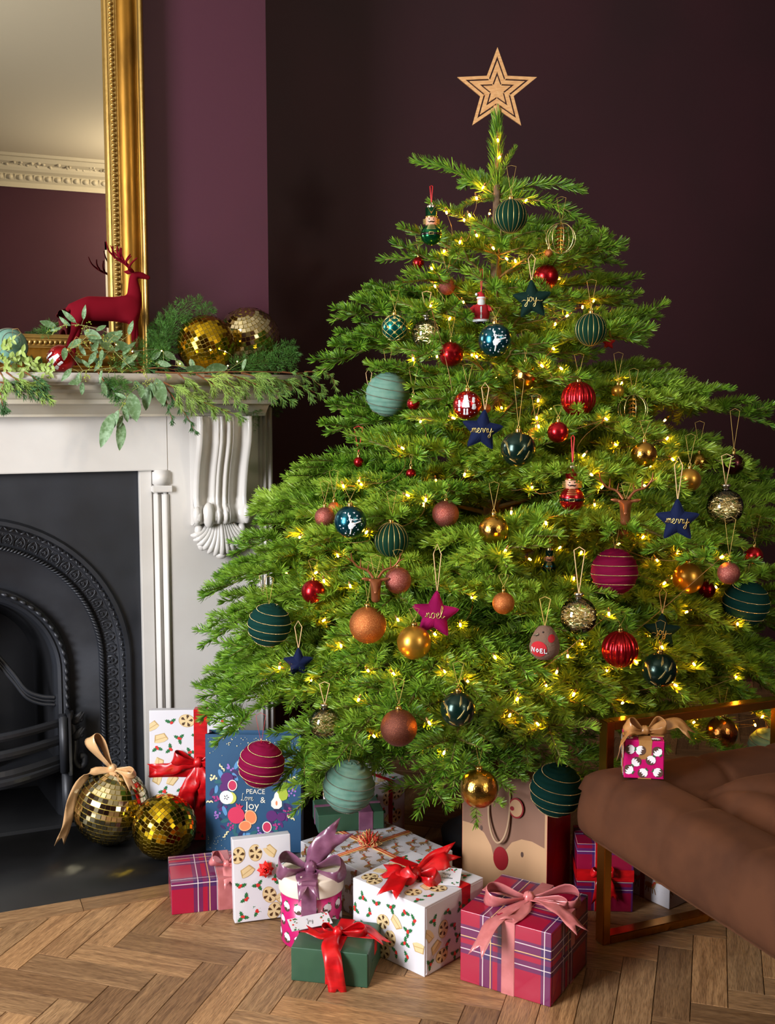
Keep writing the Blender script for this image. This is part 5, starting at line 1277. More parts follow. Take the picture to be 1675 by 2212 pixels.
# --- print motifs: lists of (material, polygon)
def rot2(P_, a, s=1, dx=0, dy=0): ca, sa = math.cos(a), math.sin(a); return [((x * ca - y * sa) * s + dx, (x * sa + y * ca) * s + dy) for x, y in P_]
def circ(r, n=12, sx=1, sy=1): return [(r * sx * math.cos(2 * PI * i / n), r * sy * math.sin(2 * PI * i / n)) for i in range(n)]
def leafp(): 
    P_ = []
    for i, x in enumerate((0, .2, .28, .45, .53, .72, .80, 1.0)): P_.append((x, (.0, .24, .12, .32, .14, .24, .08, 0)[i]))
    return P_ + [(x, -y) for x, y in reversed(P_[1:-1])]
def m_holly(r):
    out = []
    for a in ((.6, 2.5, -1.5) if r.random() < .5 else (.7, -1.4)): out.append((C_holly, rot2(leafp(), a, .011)))
    for i in range(3): out.append((C_berry, rot2(circ(.0021, 8), 0, 1, r.uniform(-.002, .002), r.uniform(-.002, .002))))
    return out
def m_pie(r):
    out = [(C_pies, circ(.0135, 18, 1, .8)), (C_pie, circ(.0125, 18, 1, .8))]
    for i in range(5): out.append((C_pied, rot2([(.0028, 0), (.0085, .0026), (.0105, 0), (.0085, -.0026)], i * 2 * PI / 5 + .3)))
    return out
def m_tart(r): return [(C_pies, [(-.012, .005), (.012, .006), (.008, -.006), (-.008, -.006)]), (C_pie, [(-.0115, .0058), (-.004, .0085), (.004, .0085), (.0115, .0065), (.009, .003), (-.009, .002)]), (C_pie, [(-.009, .001), (.0085, .002), (.0066, -.0048), (-.0066, -.0048)])]
def m_mix(r): return r.choice((m_holly, m_holly, m_pie, m_tart))(r)
def m_deer(r):
    s = .9; out = [(C_deer, [(-.009, .004), (-.004, .0055), (.004, .005), (.008, .008), (.0095, .0075), (.008, .002), (.006, -.002), (-.006, -.002), (-.0095, .0)]), (C_deer, [(.007, .007), (.009, .0125), (.0145, .012), (.016, .0095), (.011, .0085)])]
    for x, d in ((-.007, -.002), (-.0045, .001), (.003, .001), (.006, .003)): out.append((C_deer2, [(x, -.001), (x + .0018, -.001), (x + .0014 + d, -.0085), (x + d, -.0085)]))
    for d in (0, .0028): out += [(C_deer2, [(.0095 + d, .012), (.0103 + d, .012), (.0115 + d, .019), (.0105 + d, .0185)]), (C_deer2, [(.0105 + d, .015), (.0135 + d, .0175), (.013 + d, .0182), (.0103 + d, .0158)])]
    out += [(C_scarf, [(.0055, .008), (.0085, .0062), (.0095, .008), (.007, .0098)]), (C_scarf, [(.0055, .008), (.0070, .0068), (.0045, .0010), (.0028, .0020)]), (C_scarf, rot2(circ(.0009, 6), 0, 1, .0162, .0103))]
    return out
def m_pud(r): return [(C_pud, circ(.011, 18)), (C_ice, [(-.0108, .001), (-.009, .0065), (-.004, .0106), (.004, .0106), (.009, .0065), (.0108, .001), (.0085, -.003), (.0065, .0005), (.004, -.006), (.0015, .0), (-.001, -.003), (-.0035, .0005), (-.006, -.004), (-.0085, .0)]), (C_holly, rot2(leafp(), .7, .006, 0, .0105)), (C_holly, rot2(leafp(), 2.4, .006, 0, .0105))]
def print_face(b, o, ex, ey, w, h, motif, step, seed, scale=1.0, dots=False, rot=PI, margin=.010, nrm=None, jit=.18, upright=None, shape=None):
    r = random.Random(seed); ex, ey, o = Vector(ex), Vector(ey), Vector(o); n = Vector(nrm) if nrm else ex.cross(ey)
    rows = max(1, int(h / step)); j = 0; y = margin + (h - 2 * margin) % step / 2 + step * .1
    while y < h - margin:
        x = margin + (step * .5 if j % 2 else 0) + step * .05
        while x < w - margin:
            if shape is None or shape(x, y):
                a = (upright + r.uniform(-.25, .25)) if upright is not None else r.uniform(-rot, rot); cx, cy_ = x + r.uniform(-jit, jit) * step, y + r.uniform(-jit, jit) * step
                for li, (m, P_) in enumerate(motif(r)):
                    Q = rot2(P_, a, scale, cx, cy_); Q = [(min(max(p, .0008), w - .0008), min(max(q, .0008), h - .0008)) for p, q in Q]
                    b.use(m); vs = [o + ex * p + ey * q + n * (.0005 + .00012 * li) for p, q in Q]; c = sum(vs, Vector()) / len(vs)
                    if m in (C_holly,): b.add(vs + [c], [(i, (i + 1) % len(vs), len(vs)) for i in range(len(vs))], False)
                    else: b.add(vs, [tuple(range(len(vs)))], False)
            x += step
        y += step * .82; j += 1
    if dots:
        b.use(C_dot)
        for _ in range(int(w * h / .00016)):
            p, q = r.uniform(.004, w - .004), r.uniform(.004, h - .004); vs = [o + ex * (p + .0005 * math.cos(a)) + ey * (q + .0005 * math.sin(a)) + n * .0004 for a in (0, 1.57, 3.14, 4.71)]; b.add(vs, [(0, 1, 2, 3)], False)
def paper_box(b, a, c, h, seed=0, amp=.0012, bev=.0022):
    bm = bmesh.new(); bmesh.ops.create_cube(bm, size=1)
    for v in bm.verts: v.co = Vector(((v.co.x + .5) * a, (v.co.y + .5) * c, (v.co.z + .5) * h))
    bmesh.ops.subdivide_edges(bm, edges=bm.edges[:], cuts=7, use_grid_fill=True)
    for v in bm.verts:
        ins = sum(1 for q, m_ in ((v.co.x, a), (v.co.y, c), (v.co.z, h)) if 1e-5 < q < m_ - 1e-5)
        n = Vector(((v.co.x - a / 2) / a, (v.co.y - c / 2) / c, (v.co.z - h / 2) / h)); mx = max(abs(n.x), abs(n.y), abs(n.z)); nn = Vector([1.0 * (abs(q) > mx - 1e-4) * (1 if q > 0 else -1) for q in n])
        k = noise.noise(v.co * 22 + Vector((seed, 0, seed * 2)));
        if nn.z > -0.5: v.co += nn * (amp * k if ins == 2 else -amp * .8 * abs(k))
    bm.verts.ensure_lookup_table(); b.add([v.co for v in bm.verts], [[v.index for v in f.verts] for f in bm.faces], True); bm.free()
def edge_smooth(o):
    bv = o.modifiers.new('edge', 'BEVEL'); bv.width = .0016; bv.segments = 2; bv.limit_method = 'ANGLE'; bv.angle_limit = math.radians(50)
    wn_ = o.modifiers.new('wn', 'WEIGHTED_NORMAL'); wn_.keep_sharp = False
def band(b, a, c, h, axis, pos, w, t=.0011):
    """ribbon running round the box: axis 'x' -> in the plane x=pos"""
    P_ = []; L_ = c if axis == 'x' else a
    loop = [(-t, -0.0), (-t, h + t), (L_ + t, h + t), (L_ + t, -0.0)]
    pts = []
    for i in range(3):
        p, q = loop[i], loop[i + 1]
        for k in range(8): s_ = k / 8; pts.append((p[0] + (q[0] - p[0]) * s_, p[1] + (q[1] - p[1]) * s_))
    pts.append(loop[3])
    rows = []
    for s_ in (-.5, -.46, .46, .5):
        lift = -0.0009 if abs(s_) > .48 else 0
        row = []
        for q, z in pts:
            qq = q + (lift * (-1 if q < L_ / 2 else 1) if z < h else 0); zz = z + (lift if z > h else 0)
            row.append((pos + s_ * w, qq, zz) if axis == 'x' else (qq, pos + s_ * w, zz))
        rows.append(row)
    b.grid(rows, smooth=False)
def strip(b, pts, wd, w, notch=False, cup=.12, twist=0.0):
    """ribbon along pts; wd: width direction (vector or list)"""
    pts = [Vector(p) for p in pts]; n = len(pts); fr = frames(pts); cols = 5; rows = []
    cum = [0]; [cum.append(cum[-1] + (pts[i + 1] - pts[i]).length) for i in range(n - 1)]
    for i, p in enumerate(pts):
        T = fr[i][0]; D = Vector(wd[i] if isinstance(wd, list) else wd); D = (D - T * D.dot(T)); D = D.normalized() if D.length > 1e-5 else fr[i][1]
        if twist: D = Matrix.Rotation(twist * i / n, 3, T) @ D
        Nn = T.cross(D); ww = w[i] if isinstance(w, list) else w; row = []
        for k in range(cols):
            s_ = -1 + 2 * k / (cols - 1); q = p + D * (s_ * ww / 2) + Nn * (cup * ww * (s_ * s_ - .5) + .05 * ww * math.sin(i * .8 + s_ * 2.5))
            row.append(q)
        rows.append(row)
    if notch:
        T = (pts[-1] - pts[-2]).normalized(); ww = w[-1] if isinstance(w, list) else w
        rows.append([rows[-1][k] + T * (ww * (.75 * abs(-1 + 2 * k / (cols - 1)))) for k in range(cols)])
    b.grid(rows, smooth=True)
def thick(t=.0005):
    def f(o):
        s_ = o.modifiers.new('solid', 'SOLIDIFY'); s_.thickness = t; s_.offset = 0
    return f
VR = Matrix.Rotation(-YAW, 4, 'Z')      # camera-facing axes: +X right in the photograph, +Y away, +Z up
def bow(parent, loc, W, m, loops, tails, knot=None, rot=None, name='bow'):
    """loops: (far vector, opening, width factor, twist); tails: list of point lists; all in camera-facing axes relative to the knot (metres)"""
    b = MB(); b.use(m, True)
    for far, op, wf, tw in loops:
        D = Vector(far); Lr = D.length; d = D.normalized(); up = Vector((0, 0, 1)); Nn = (up - d * up.dot(d)).normalized()
        Nn = Matrix.Rotation((1 if tw > 0 else -1) * (.80 + .45 * abs(tw)), 3, d) @ Nn; pts = []; ws = []
        for i in range(19):
            s_ = i / 18; al = math.sin(PI * s_) ** .72; off = math.sin(2 * PI * s_) * op
            pts.append(d * Lr * al + Nn * off); ws.append(W * wf * (.30 + .70 * min(1, math.sin(PI * s_) * 1.5)))
        strip(b, pts, d.cross(Nn), ws, cup=.03)
    for T_ in tails:
        P_ = spline(T_['p'], 6); n = len(P_); ws = [W * T_.get('w', 1) * (.45 + .55 * min(1, i / (n * .35))) for i in range(n)]
        strip(b, P_, Vector(T_.get('wd', (0.3, .6, .5))), ws, notch=True, cup=T_.get('cup', .03), twist=T_.get('tw', 0.0))
    kr = knot or W * .36
    b.sphere((0, 0, kr * .3), kr, 14, 10, fn=lambda a, q: 1 + .10 * math.sin(a * 5))
    o = b.build(name, None, parent, mod=thick()); o.matrix_world = (tr(*loc) @ VR if parent is None else o.matrix_world)
    # placed in the parent's space
    pm = tr(*parent.location) @ parent.rotation_euler.to_matrix().to_4x4()
    o.matrix_local = pm.inverted() @ (tr(*loc) @ VR)
    return o
GG = 'wrapped presents under the tree'
def gift(label, C, ang, a, c, h, z0, paper, ribbons=(), printer=None, flap=None, name='wrapped_gift', lean=0.0, seed=1, leansh=None):
    t = thing(name, label, 'gift', (C[0], C[1], z0), (0, 0, ang), GG)
    if lean: t.rotation_euler = (rotz(ang) @ rotx(-lean)).to_euler()
    b = MB(); b.use(paper); paper_box(b, a, c, h, seed); bx = b.build('wrapped_box', None, t); edge_smooth(bx)
    if printer:
        b = MB(); printer(b, a, c, h); stuff(b.build('printed_pattern', None, bx))
    if flap:     # folded paper ends: two tapering flaps meeting on an end face
        b = MB(); b.use(paper); t_ = .0012
        for f_ in flap:
            if f_ == 'B': V_ = lambda x, z, k: (x * a, -t_ * k, z * h)
            else: V_ = lambda x, z, k: (-t_ * k, x * c, z * h)
            for tri, k in (([(0.02, .03), (.98, .03), (.62, .52), (.30, .50)], 1.0), ([(.03, .05), (.30, .50), (.03, .96)], .7), ([(.97, .05), (.97, .96), (.62, .52)], .7), ([(0.02, .97), (.98, .97), (.97, .60), (.60, .34), (.03, .72)], .55)):
                P_ = [V_(x, z, k) for x, z in tri]; Q_ = [V_(x, z, -.5) for x, z in tri]; n = len(P_)
                b.add(P_ + Q_, [tuple(range(n))] + [(i, (i + 1) % n, n + (i + 1) % n, n + i) for i in range(n)], False)
        b.build('folded_end', None, bx)
    for (m, axis, pos, w) in ribbons:
        b = MB(); b.use(m); band(b, a, c, h, axis, pos, w); b.build('ribbon', None, t)
    return t
def wpos(t, x, y, z): return (tr(*t.location) @ t.rotation_euler.to_matrix().to_4x4()) @ Vector((x, y, z))
def print_box(motif, step, seed, scale=1.0, faces='ABT', lb=0.0, **k):
    def f(b, a, c, h):
        if 'A' in faces: print_face(b, (0, c, 0), (0, -1, 0), (0, 0, 1), c, h, motif, step, seed, scale, nrm=(-1, 0, 0), **k)
        if 'B' in faces: print_face(b, (0, -lb, 0), (1, 0, 0), (0, 0, 1), a, h, motif, step, seed + 1, scale, nrm=(0, -1, 0), **k)
        if 'T' in faces: print_face(b, (0, 0, h), (1, 0, 0), (0, 1, 0), a, c, motif, step, seed + 2, scale, nrm=(0, 0, 1), **k)
        if 'R' in faces: print_face(b, (a, 0, 0), (0, 1, 0), (0, 0, 1), c, h, motif, step, seed + 3, scale, nrm=(1, 0, 0), **k)
    return f
def tagcard(parent, loc, w, h, R_, pattern=True, word=None):
    """small printed gift tag; R_ world matrix (rotation)"""
    b = MB(); b.use(P_white); b.box((0, 0, 0), (w, h, .0008)); o = b.build('gift_tag', None, parent)
    pm = tr(*parent.location) @ parent.rotation_euler.to_matrix().to_4x4(); o.matrix_local = pm.inverted() @ (tr(*loc) @ R_)
    b = MB(); r = random.Random(int(w * 1e5))
    for k in range(26):
        e = r.choice((-1, 1)); x = r.uniform(-.46, .46) * w; y = e * r.uniform(.30, .46) * h if pattern else r.uniform(-.45, .45) * h; x = x if pattern else e * r.uniform(.3, .46) * w
        b.use(r.choice((C_holly, C_deer2, C_berry, C_holly))); P_ = rot2(leafp(), r.uniform(0, 6.3), .006 * r.uniform(.7, 1.1), x, y) if r.random() < .7 else rot2(circ(.0022, 8), 0, 1, x, y)
        P_ = [(max(-w / 2, min(w / 2, p)), max(-h / 2, min(h / 2, q))) for p, q in P_]; b.add([(p, q, .0006 + k * 1e-5) for p, q in P_], [tuple(range(len(P_)))], False)
    if word:
        b.use(C_dot, True)
        for wd_, yy, hh in word:
            for s_ in script(wd_, hh): b.tube([(p, q + yy, .0008) for p, q in [(v.x, v.y) for v in spline([(x, z, 0) for x, z in s_], 3)]], .00028, 4)
    b.build('tag_print', None, o); return o
MIXK = dict(rot=PI)
# -- big tartan box in front
g = gift('large crimson tartan present with a pink satin bow, in front at the right', (1.014, 1.626), math.radians(35.9), .186, .186, .141, 0, P_plaid, [(R_pink, 'y', .086, .027), (R_pink, 'x', .105, .020)], flap='B', seed=3)
kn = wpos(g, .098, .088, .147)
bow(g, kn, .030, R_pink, [((-.085, -.01, .014), .020, 1.05, .7), ((.095, -.02, .012), .020, 1.0, -.5), ((.070, -.035, .002), .010, .8, -.9)],
    [dict(p=[(0, 0, 0), (-.045, -.045, -.004), (-.078, -.085, -.008), (-.104, -.118, -.035)], wd=(.7, -.5, .1)), dict(p=[(0, 0, 0), (.03, -.03, .006), (.052, -.07, .006), (.072, -.10, -.004)], wd=(.8, .6, 0)), dict(p=[(0, 0, 0), (-.02, -.05, -.003), (-.040, -.075, -.003)], wd=(.9, -.2, 0))])
# -- small dark green box with red ribbon
g = gift('small dark green present with a red satin ribbon, in front of the round hat box', (.731, 1.818), math.radians(56), .128, .150, .067, 0, P_green, [(R_red, 'y', .068, .030), (R_red, 'x', .072, .024)], flap='B', seed=5)
kn = wpos(g, .06, .072, .073)
bow(g, kn, .028, R_red, [((-.03, .01, .006), .008, .8, .4), ((.055, -.005, .010), .010, .9, -.4)], [dict(p=[(0, 0, 0), (-.012, -.05, .004), (-.006, -.078, -.015), (0.002, -.086, -.066)], wd=(1, 0, 0), w=1.2, cup=.03), dict(p=[(0, 0, 0), (-.03, -.02, .004), (-.055, -.01, .010)], wd=(0, 1, .3), w=.6), dict(p=[(0, 0, 0), (.05, .012, .004), (.085, -.02, -.004)], wd=(0, 1, .1), w=.8)])
tagcard(g, wpos(g, .085, .135, .078), .085, .032, rotz(-YAW + .42) @ roty(.0) @ rotx(.35), pattern=False, word=[('Joy', 0, .0048)])
# -- tall holly box
g = gift('large white holly and mince pie print present with a red bow, beside the tartan box', (.846, 1.811), math.radians(24), .182, .194, .141, 0, P_white, [(R_red, 'x', .125, .028)], print_box(m_mix, .036, 11, 1.35, lb=.0013), flap='B', seed=7)
kn = wpos(g, .085, .10, .145)
bow(g, kn, .040, R_red, [((.070, .03, .018), .012, 1.0, .2), ((.045, -.035, .004), .016, 1.0, -.9), ((-.02, -.03, .012), .016, .9, .3)], [dict(p=[(0, 0, 0), (-.03, -.01, .014), (-.055, .01, .006)], wd=(0, 1, .2), w=.9), dict(p=[(0, 0, .004), (-.03, -.03, .012), (-.048, -.075, .006)], wd=(.9, -.4, 0)), dict(p=[(0, 0, .004), (.04, .035, .02), (.068, .04, .03)], wd=(0, .5, 1), w=.8)])
tagcard(g, wpos(g, .118, .045, .150), .058, .052, rotz(-YAW - .18) @ rotx(.28), word=[('Merry', .0055, .0036), ('Christmas', -.0055, .0040)])
# -- round hat box
t = thing('hat_box', 'round magenta pudding print box with a cream lid and mauve satin bow', 'gift', (.700, 2.052, 0), (0, 0, -YAW), GG)
HR = .0640
b = MB(); b.use(P_mag, True); b.lathe([(0, 0), (HR - .002, 0), (HR - .001, .002), (HR - .001, .112), (0, .112)], 64); bd = b.build('box_body', None, t)
b = MB(); r5 = random.Random(3)
for j in range(3):
    for i in range(13):
        az_ = 2 * PI * (i + .5 * (j % 2)) / 13; z0 = .018 + j * .033
        rr_ = r5.uniform(-.5, .5)
        for li, (m, P_) in enumerate(m_pud(r5)):
            b.use(m); Q = rot2(P_, rr_, .95); rad_ = HR - .001 + .0004 + .00012 * li; vs = []
            for x, y in Q: aa = az_ + x / HR; vs.append((rad_ * math.cos(aa), rad_ * math.sin(aa), z0 + y))
            c_ = Vector((sum(v[0] for v in vs), sum(v[1] for v in vs), sum(v[2] for v in vs))) / len(vs); k_ = rad_ / math.hypot(c_.x, c_.y); c_.x *= k_; c_.y *= k_
            b.add(vs + [c_], [(q, (q + 1) % len(vs), len(vs)) for q in range(len(vs))], False)
stuff(b.build('pudding_print', None, bd))
b = MB(); b.use(P_cream, True); LR = .0665; b.lathe([(LR - .003, .108), (LR, .108), (LR + .0005, .110), (LR, .141), (LR - .0015, .1435), (LR - .006, .1442), (0, .1445)], 64); b.build('lid', None, t)
b = MB(); b.use(R_mauve); wv = .0155
rows = []
for s_ in (-1, -.92, .92, 1):
    e = .0 if abs(s_) < .95 else -.0008; rows.append([(s_ * wv, -LR - .0016 - e, .0), (s_ * wv, -LR - .0016 - e, .105), (s_ * wv, -LR - .0020 - e, .142), (s_ * wv, -LR * .97, .1455 + e), (s_ * wv, 0, .1462 + e), (s_ * wv, LR * .97, .1455 + e), (s_ * wv, LR + .002 + e, .142), (s_ * wv, LR + .002 + e, 0)])
b.grid(rows, smooth=False); b.build('ribbon', None, t)
bow(t, wpos(t, 0, -.012, .150), .038, R_mauve, [((-.066, -.01, .014), .024, 1.0, .7), ((.068, -.02, .008), .022, 1.0, -.4)], [dict(p=[(0, 0, 0), (.012, .0, .03), (.03, .0, .055), (.050, .0, .072)], wd=(1, 0, -.5), w=1.15), dict(p=[(0, 0, 0), (-.008, -.02, -.004), (-.004, -.045, -.004), (-.002, -.056, -.012)], wd=(1, 0, 0), w=1.1)])
# -- leaning mince pie parcel with a star bow
g = gift('flat white mince pie print parcel standing upright with a small red star bow', (.566, 2.161), math.radians(-7), .125, .028, .176, 0.003, P_white, (), print_box(m_mix, .038, 23, 1.35, faces='B'), lean=math.radians(7), seed=9)
b = MB(); b.use(mat('red_foil_bow', '#d8201c', .2, coat=.5))
for lay, (n_, R_, z_) in enumerate(((8, .019, .004), (7, .015, .009), (6, .011, .013), (4, .006, .016))):
    for i in range(n_):
        a = 2 * PI * i / n_ + lay * .4; d = Vector((math.cos(a), 0, math.sin(a))); s_ = Vector((-math.sin(a), 0, math.cos(a))) * R_ * .34; up = Vector((0, -1, 0))
        p0 = up * z_ * .5; b.add([p0 + s_ * .3, p0 - s_ * .3, d * R_ * .55 + up * (z_ + .004) - s_, d * R_ + up * z_ * .8, d * R_ * .55 + up * (z_ + .004) + s_, d * R_ * .6 + up * z_ * .2], [(0, 1, 2, 4), (4, 2, 3), (1, 5, 2), (0, 4, 5), (2, 5, 3), (3, 5, 4)], False)
b.build('star_bow', None, g, loc=(.068, -.001, .108))
# -- flat tartan box at the left
g = gift('flat crimson tartan box with a pink satin ribbon, leftmost of the presents', (.452, 2.257), math.radians(-9), .185, .145, .072, 0, P_plaid, [(R_pink, 'x', .118, .036)], seed=12)
bow(g, wpos(g, .125, .05, .078), .026, R_pink, [((-.034, 0, .020), .015, .9, .5), ((.032, -.01, .022), .014, .9, -.4)], [dict(p=[(0, 0, 0), (.008, -.03, .004), (.014, -.055, -.012)], wd=(1, 0, 0)), dict(p=[(0, 0, 0), (.022, -.02, .006), (.035, -.03, .002)], wd=(0, 1, .3))])
# -- reindeer box with raffia rosette
g = gift('wide white reindeer print box with a red raffia rosette, behind the round hat box', (.835, 2.030), math.radians(18), .225, .265, .108, 0, P_white, (), print_box(m_deer, .044, 31, 1.25, dots=True, rot=.6), seed=15)
M_raff = mat('red_raffia', '#c83420', .6); M_raff2 = mat('pale_raffia', '#d8b070', .6)
b = MB()
for i, (m, o_) in enumerate(((M_raff, 0), (M_raff2, .0035), (M_raff, .007), (M_raff2, -.0035))):
    b.use(m, True); z_ = .1092; b.tube([(.10 + o_, -.0012, 0), (.10 + o_, -.0015, z_ - .002), (.10 + o_, .002, z_), (.10 + o_, .263, z_), (.10 + o_, .2665, z_ - .002), (.10 + o_, .2665, 0)], .0013, 5); b.tube([(-.0012, .14 + o_, 0), (-.0015, .14 + o_, z_ - .002), (.002, .14 + o_, z_), (.223, .14 + o_, z_), (.2265, .14 + o_, z_ - .002), (.2265, .14 + o_, 0)], .0013, 5)
b.build('raffia_ties', None, g)
b = MB(); r5 = random.Random(8)
for i in range(85):
    b.use(M_raff if r5.random() < .6 else M_raff2, True); d = Vector((r5.gauss(0, 1), r5.gauss(0, 1), abs(r5.gauss(.3, .7)))).normalized(); s_ = d.orthogonal().normalized() * .006; q = r5.uniform(.024, .033)
    b.tube([s_ * .1, d * q * .6 + s_, d * q, d * q * .6 - s_, -s_ * .1], .0011, 4, cap=False)
b.build('raffia_rosette', None, g, loc=(.10, .14, .116))
# -- flat green box on top of it
g2p = at_z(682, 1803, .1095); g = gift('flat dark green box with a mauve ribbon, lying on the reindeer print box', (g2p.x + .008, g2p.y + .004), math.radians(-12), .155, .105, .042, .1100, P_green, [(R_mauve, 'x', .112, .034), (R_mauve, 'y', .06, .012)], seed=18)
# -- holly box at the back
g = gift('white holly print box in the shade at the back under the branches', (.93, 2.36), math.radians(20), .15, .14, .175, 0, P_white, [(R_dark, 'x', .1, .014)], print_box(m_mix, .038, 41, 1.35), seed=21)
# -- tall parcel by the fireplace
g = gift('tall white holly print parcel with red ribbon and bow, propped beside the fireplace', (.485, 2.672), math.radians(-20), .225, .030, .330, .0030, P_white, [(R_red, 'x', .128, .034)], print_box(m_mix, .042, 51, 1.5, faces='B'), lean=math.radians(4), seed=25)
b = MB(); b.use(R_red); rows = [[(x, -.0018, .178 + s_ * .017 + math.sin(x * 40) * .001) for x in (-.001, .03, .06, .10, .15, .19, .226)] for s_ in (-1, 1)]; b.grid(rows, smooth=True); b.build('ribbon', None, g, mod=thick())
bow(g, wpos(g, .122, -.006, .195), .036, R_red, [((-.060, -.010, .022), .012, .9, 1.0), ((.040, -.01, .01), .012, .8, -.8)], [dict(p=[(0, 0, 0), (-.012, -.012, -.04), (-.028, -.012, -.075), (-.03, -.010, -.10)], wd=(1, 0, .2), w=1.1), dict(p=[(0, 0, 0), (.012, -.014, -.03), (.018, -.012, -.06), (.02, -.01, -.085)], wd=(1, 0, 0)), dict(p=[(0, 0, 0), (-.04, -.01, 0), (-.07, -.008, -.012), (-.103, -.006, -.014)], wd=(0, 0, 1), w=.9)])
# -- blue gift bag with the fruit wreath
P_blue = mat('blue_gift_bag_paper', '#2a5274', .45, vary=('#24496c', 6, .4, .6), bump=(30, .06, .002)); P_navy = mat('navy_gusset_paper', '#0f1a30', .5)
M_let = mat('cream_print', '#e4e0d0', .45)
t = thing('gift_bag', 'blue gift bag printed with a fruit wreath and the words PEACE Love & JOY', 'gift bag', (.600, 2.560, .0005), (rotz(math.radians(-26)) @ rotx(math.radians(-3))).to_euler(), GG)
BWd, BHt, BDp = .236, .292, .045
b = MB(); b.use(P_blue); b.box((BWd / 2, 0.0006, BHt / 2), (BWd, .0012, BHt)); b.box((BWd / 2, BDp, BHt / 2), (BWd, .0012, BHt)); b.box((BWd / 2, BDp / 2, .001), (BWd, BDp, .0012)); bg = b.build('bag_panels', None, t)
b = MB(); b.use(P_navy)
for x in (0, BWd): 
    s_ = .010 if x == 0 else -.010
    b.grid([[(x, 0, 0), (x, 0, BHt)], [(x + s_, BDp / 2, .03), (x + s_ * 1.2, BDp / 2, BHt)], [(x, BDp, 0), (x, BDp, BHt)]], smooth=False)
b.build('gusset', None, t, mod=thick())
def cm(name, c): return mat('print_' + name, c, .5)
cols = dict(plum=cm('plum', '#3c2a5c'), fig=cm('fig_pink', '#c43458'), figd=cm('fig_purple', '#5a2468'), lav=cm('lavender', '#a070c0'), cream=cm('cream', '#e4d8a8'), white=cm('apple_white', '#f0ece0'), pear=cm('pear_green', '#a8b83c'), pom=cm('pomegranate', '#d03458'), orange=cm('orange', '#e88454'), orl=cm('orange_light', '#f4b080'), teal=cm('teal_leaf', '#2a6068'), sky=cm('sky_leaf', '#5a90c0'), lime=cm('lime', '#c8cc60'), navyp=cm('navy_berry', '#262a52'), mag=cm('magenta_flower', '#a8347c'))
b = MB(); LAY = [0]
def pr_(c, P_, x, y, a=0, s=1):
    b.use(cols[c]); Q = rot2(P_, a, s, x, y); LAY[0] += 1; z_ = .0004 + LAY[0] * .000006; Q = [(min(max(p, .002), BWd - .002), q) for p, q in Q]; n = len(Q); cx = sum(p for p, q in Q) / n; cz = sum(q for p, q in Q) / n
    b.add([(p, -z_, q) for p, q in Q] + [(cx, -z_, cz)], [(i, (i + 1) % n, n) for i in range(n)], False)
WX, WZ, WR = .112, .130, .083; r5 = random.Random(12)
oval = [(math.cos(q) * 1, math.sin(q) * .42) for q in [2 * PI * i / 12 for i in range(12)]]
for i in range(64):
    a = 2 * PI * i / 64 + r5.uniform(-.05, .05); rr_ = WR * r5.uniform(.82, 1.22); x, z = WX + math.cos(a) * rr_, WZ + math.sin(a) * rr_
    pr_(r5.choice(('plum', 'teal', 'sky', 'navyp', 'figd', 'teal', 'plum')), oval, x, z, r5.uniform(0, 6), r5.uniform(.008, .014))
for i in range(13):
    a = 2 * PI * i / 13 + .2; rr_ = WR * r5.uniform(.95, 1.3); x, z = WX + math.cos(a) * rr_, WZ + math.sin(a) * rr_; c = r5.choice(('lav', 'mag', 'cream', 'lav', 'mag'))
    for k in range(9): pr_(c, circ(.0026, 8), x + r5.uniform(-.009, .009), z + r5.uniform(-.009, .009))
for i in range(7):
    a = 2 * PI * i / 7 + .5; d = r5.uniform(1.15, 1.3); x, z = WX + math.cos(a) * WR * d, WZ + math.sin(a) * WR * d
    for k in range(5): pr_('cream', oval, x + math.cos(a) * k * .004, z + math.sin(a) * k * .004, a + (.8 if k % 2 else -.8), .004)
for (dx, dz, s_) in ((-.058, .052, .016), (.052, -.038, .014), (-.066, .030, .011), (.075, -.04, .011)): pr_('figd', circ(s_, 16), WX + dx, WZ + dz)
for (dx, dz) in ((-.045, .036), (.040, -.066)): pr_('white', circ(.0118, 16, 1, 1.2), WX + dx, WZ + dz); pr_('fig', circ(.0100, 16, 1, 1.2), WX + dx, WZ + dz)
pr_('lime', circ(.015, 16), WX - .050, WZ + .005); pr_('white', circ(.017, 18), WX - .060, WZ + .006)
for k in range(5): pr_('navyp', oval, WX - .060 + .0045 * math.cos(k * 1.257), WZ + .006 + .0045 * math.sin(k * 1.257), k * 1.257, .0026)
pear = [(0, .024), (.005, .018), (.007, .008), (.014, -.002), (.014, -.014), (.006, -.021), (-.006, -.021), (-.014, -.014), (-.014, -.002), (-.007, .008), (-.005, .018)]
pr_('pear', pear, WX + .080, WZ + .022, -.3, 1); pr_('white', pear, WX + .064, WZ - .000, 0, .95); pr_('orange', oval, WX + .064, WZ - .006, 1.57, .006)
pr_('pom', circ(.021, 20), WX - .036, WZ - .038); pr_('fig', [(-.006, 0), (-.010, .010), (-.003, .006), (0, .012), (.003, .006), (.010, .010), (.006, 0)], WX - .030, WZ - .020, -.3)
pr_('orl', circ(.0165, 20, .9, 1.1), WX + .000, WZ - .042, .3); pr_('orange', circ(.0140, 20, .9, 1.1), WX, WZ - .042, .3); pr_('orl', circ(.016, 18, 1, .8), WX - .014, WZ - .064, .3); pr_('orange', circ(.0135, 18, 1, .8), WX - .014, WZ - .064, .3)
for i in range(70): pr_('cream', circ(r5.choice((.0007, .0011, .0015)), 7), r5.uniform(.006, .23), BHt - abs(r5.gauss(.006, .02)) - .006)
for i in range(22): pr_('cream', circ(.0008, 6), r5.uniform(.004, .05), r5.uniform(.004, .04))
stuff(b.build('wreath_print', None, bg))
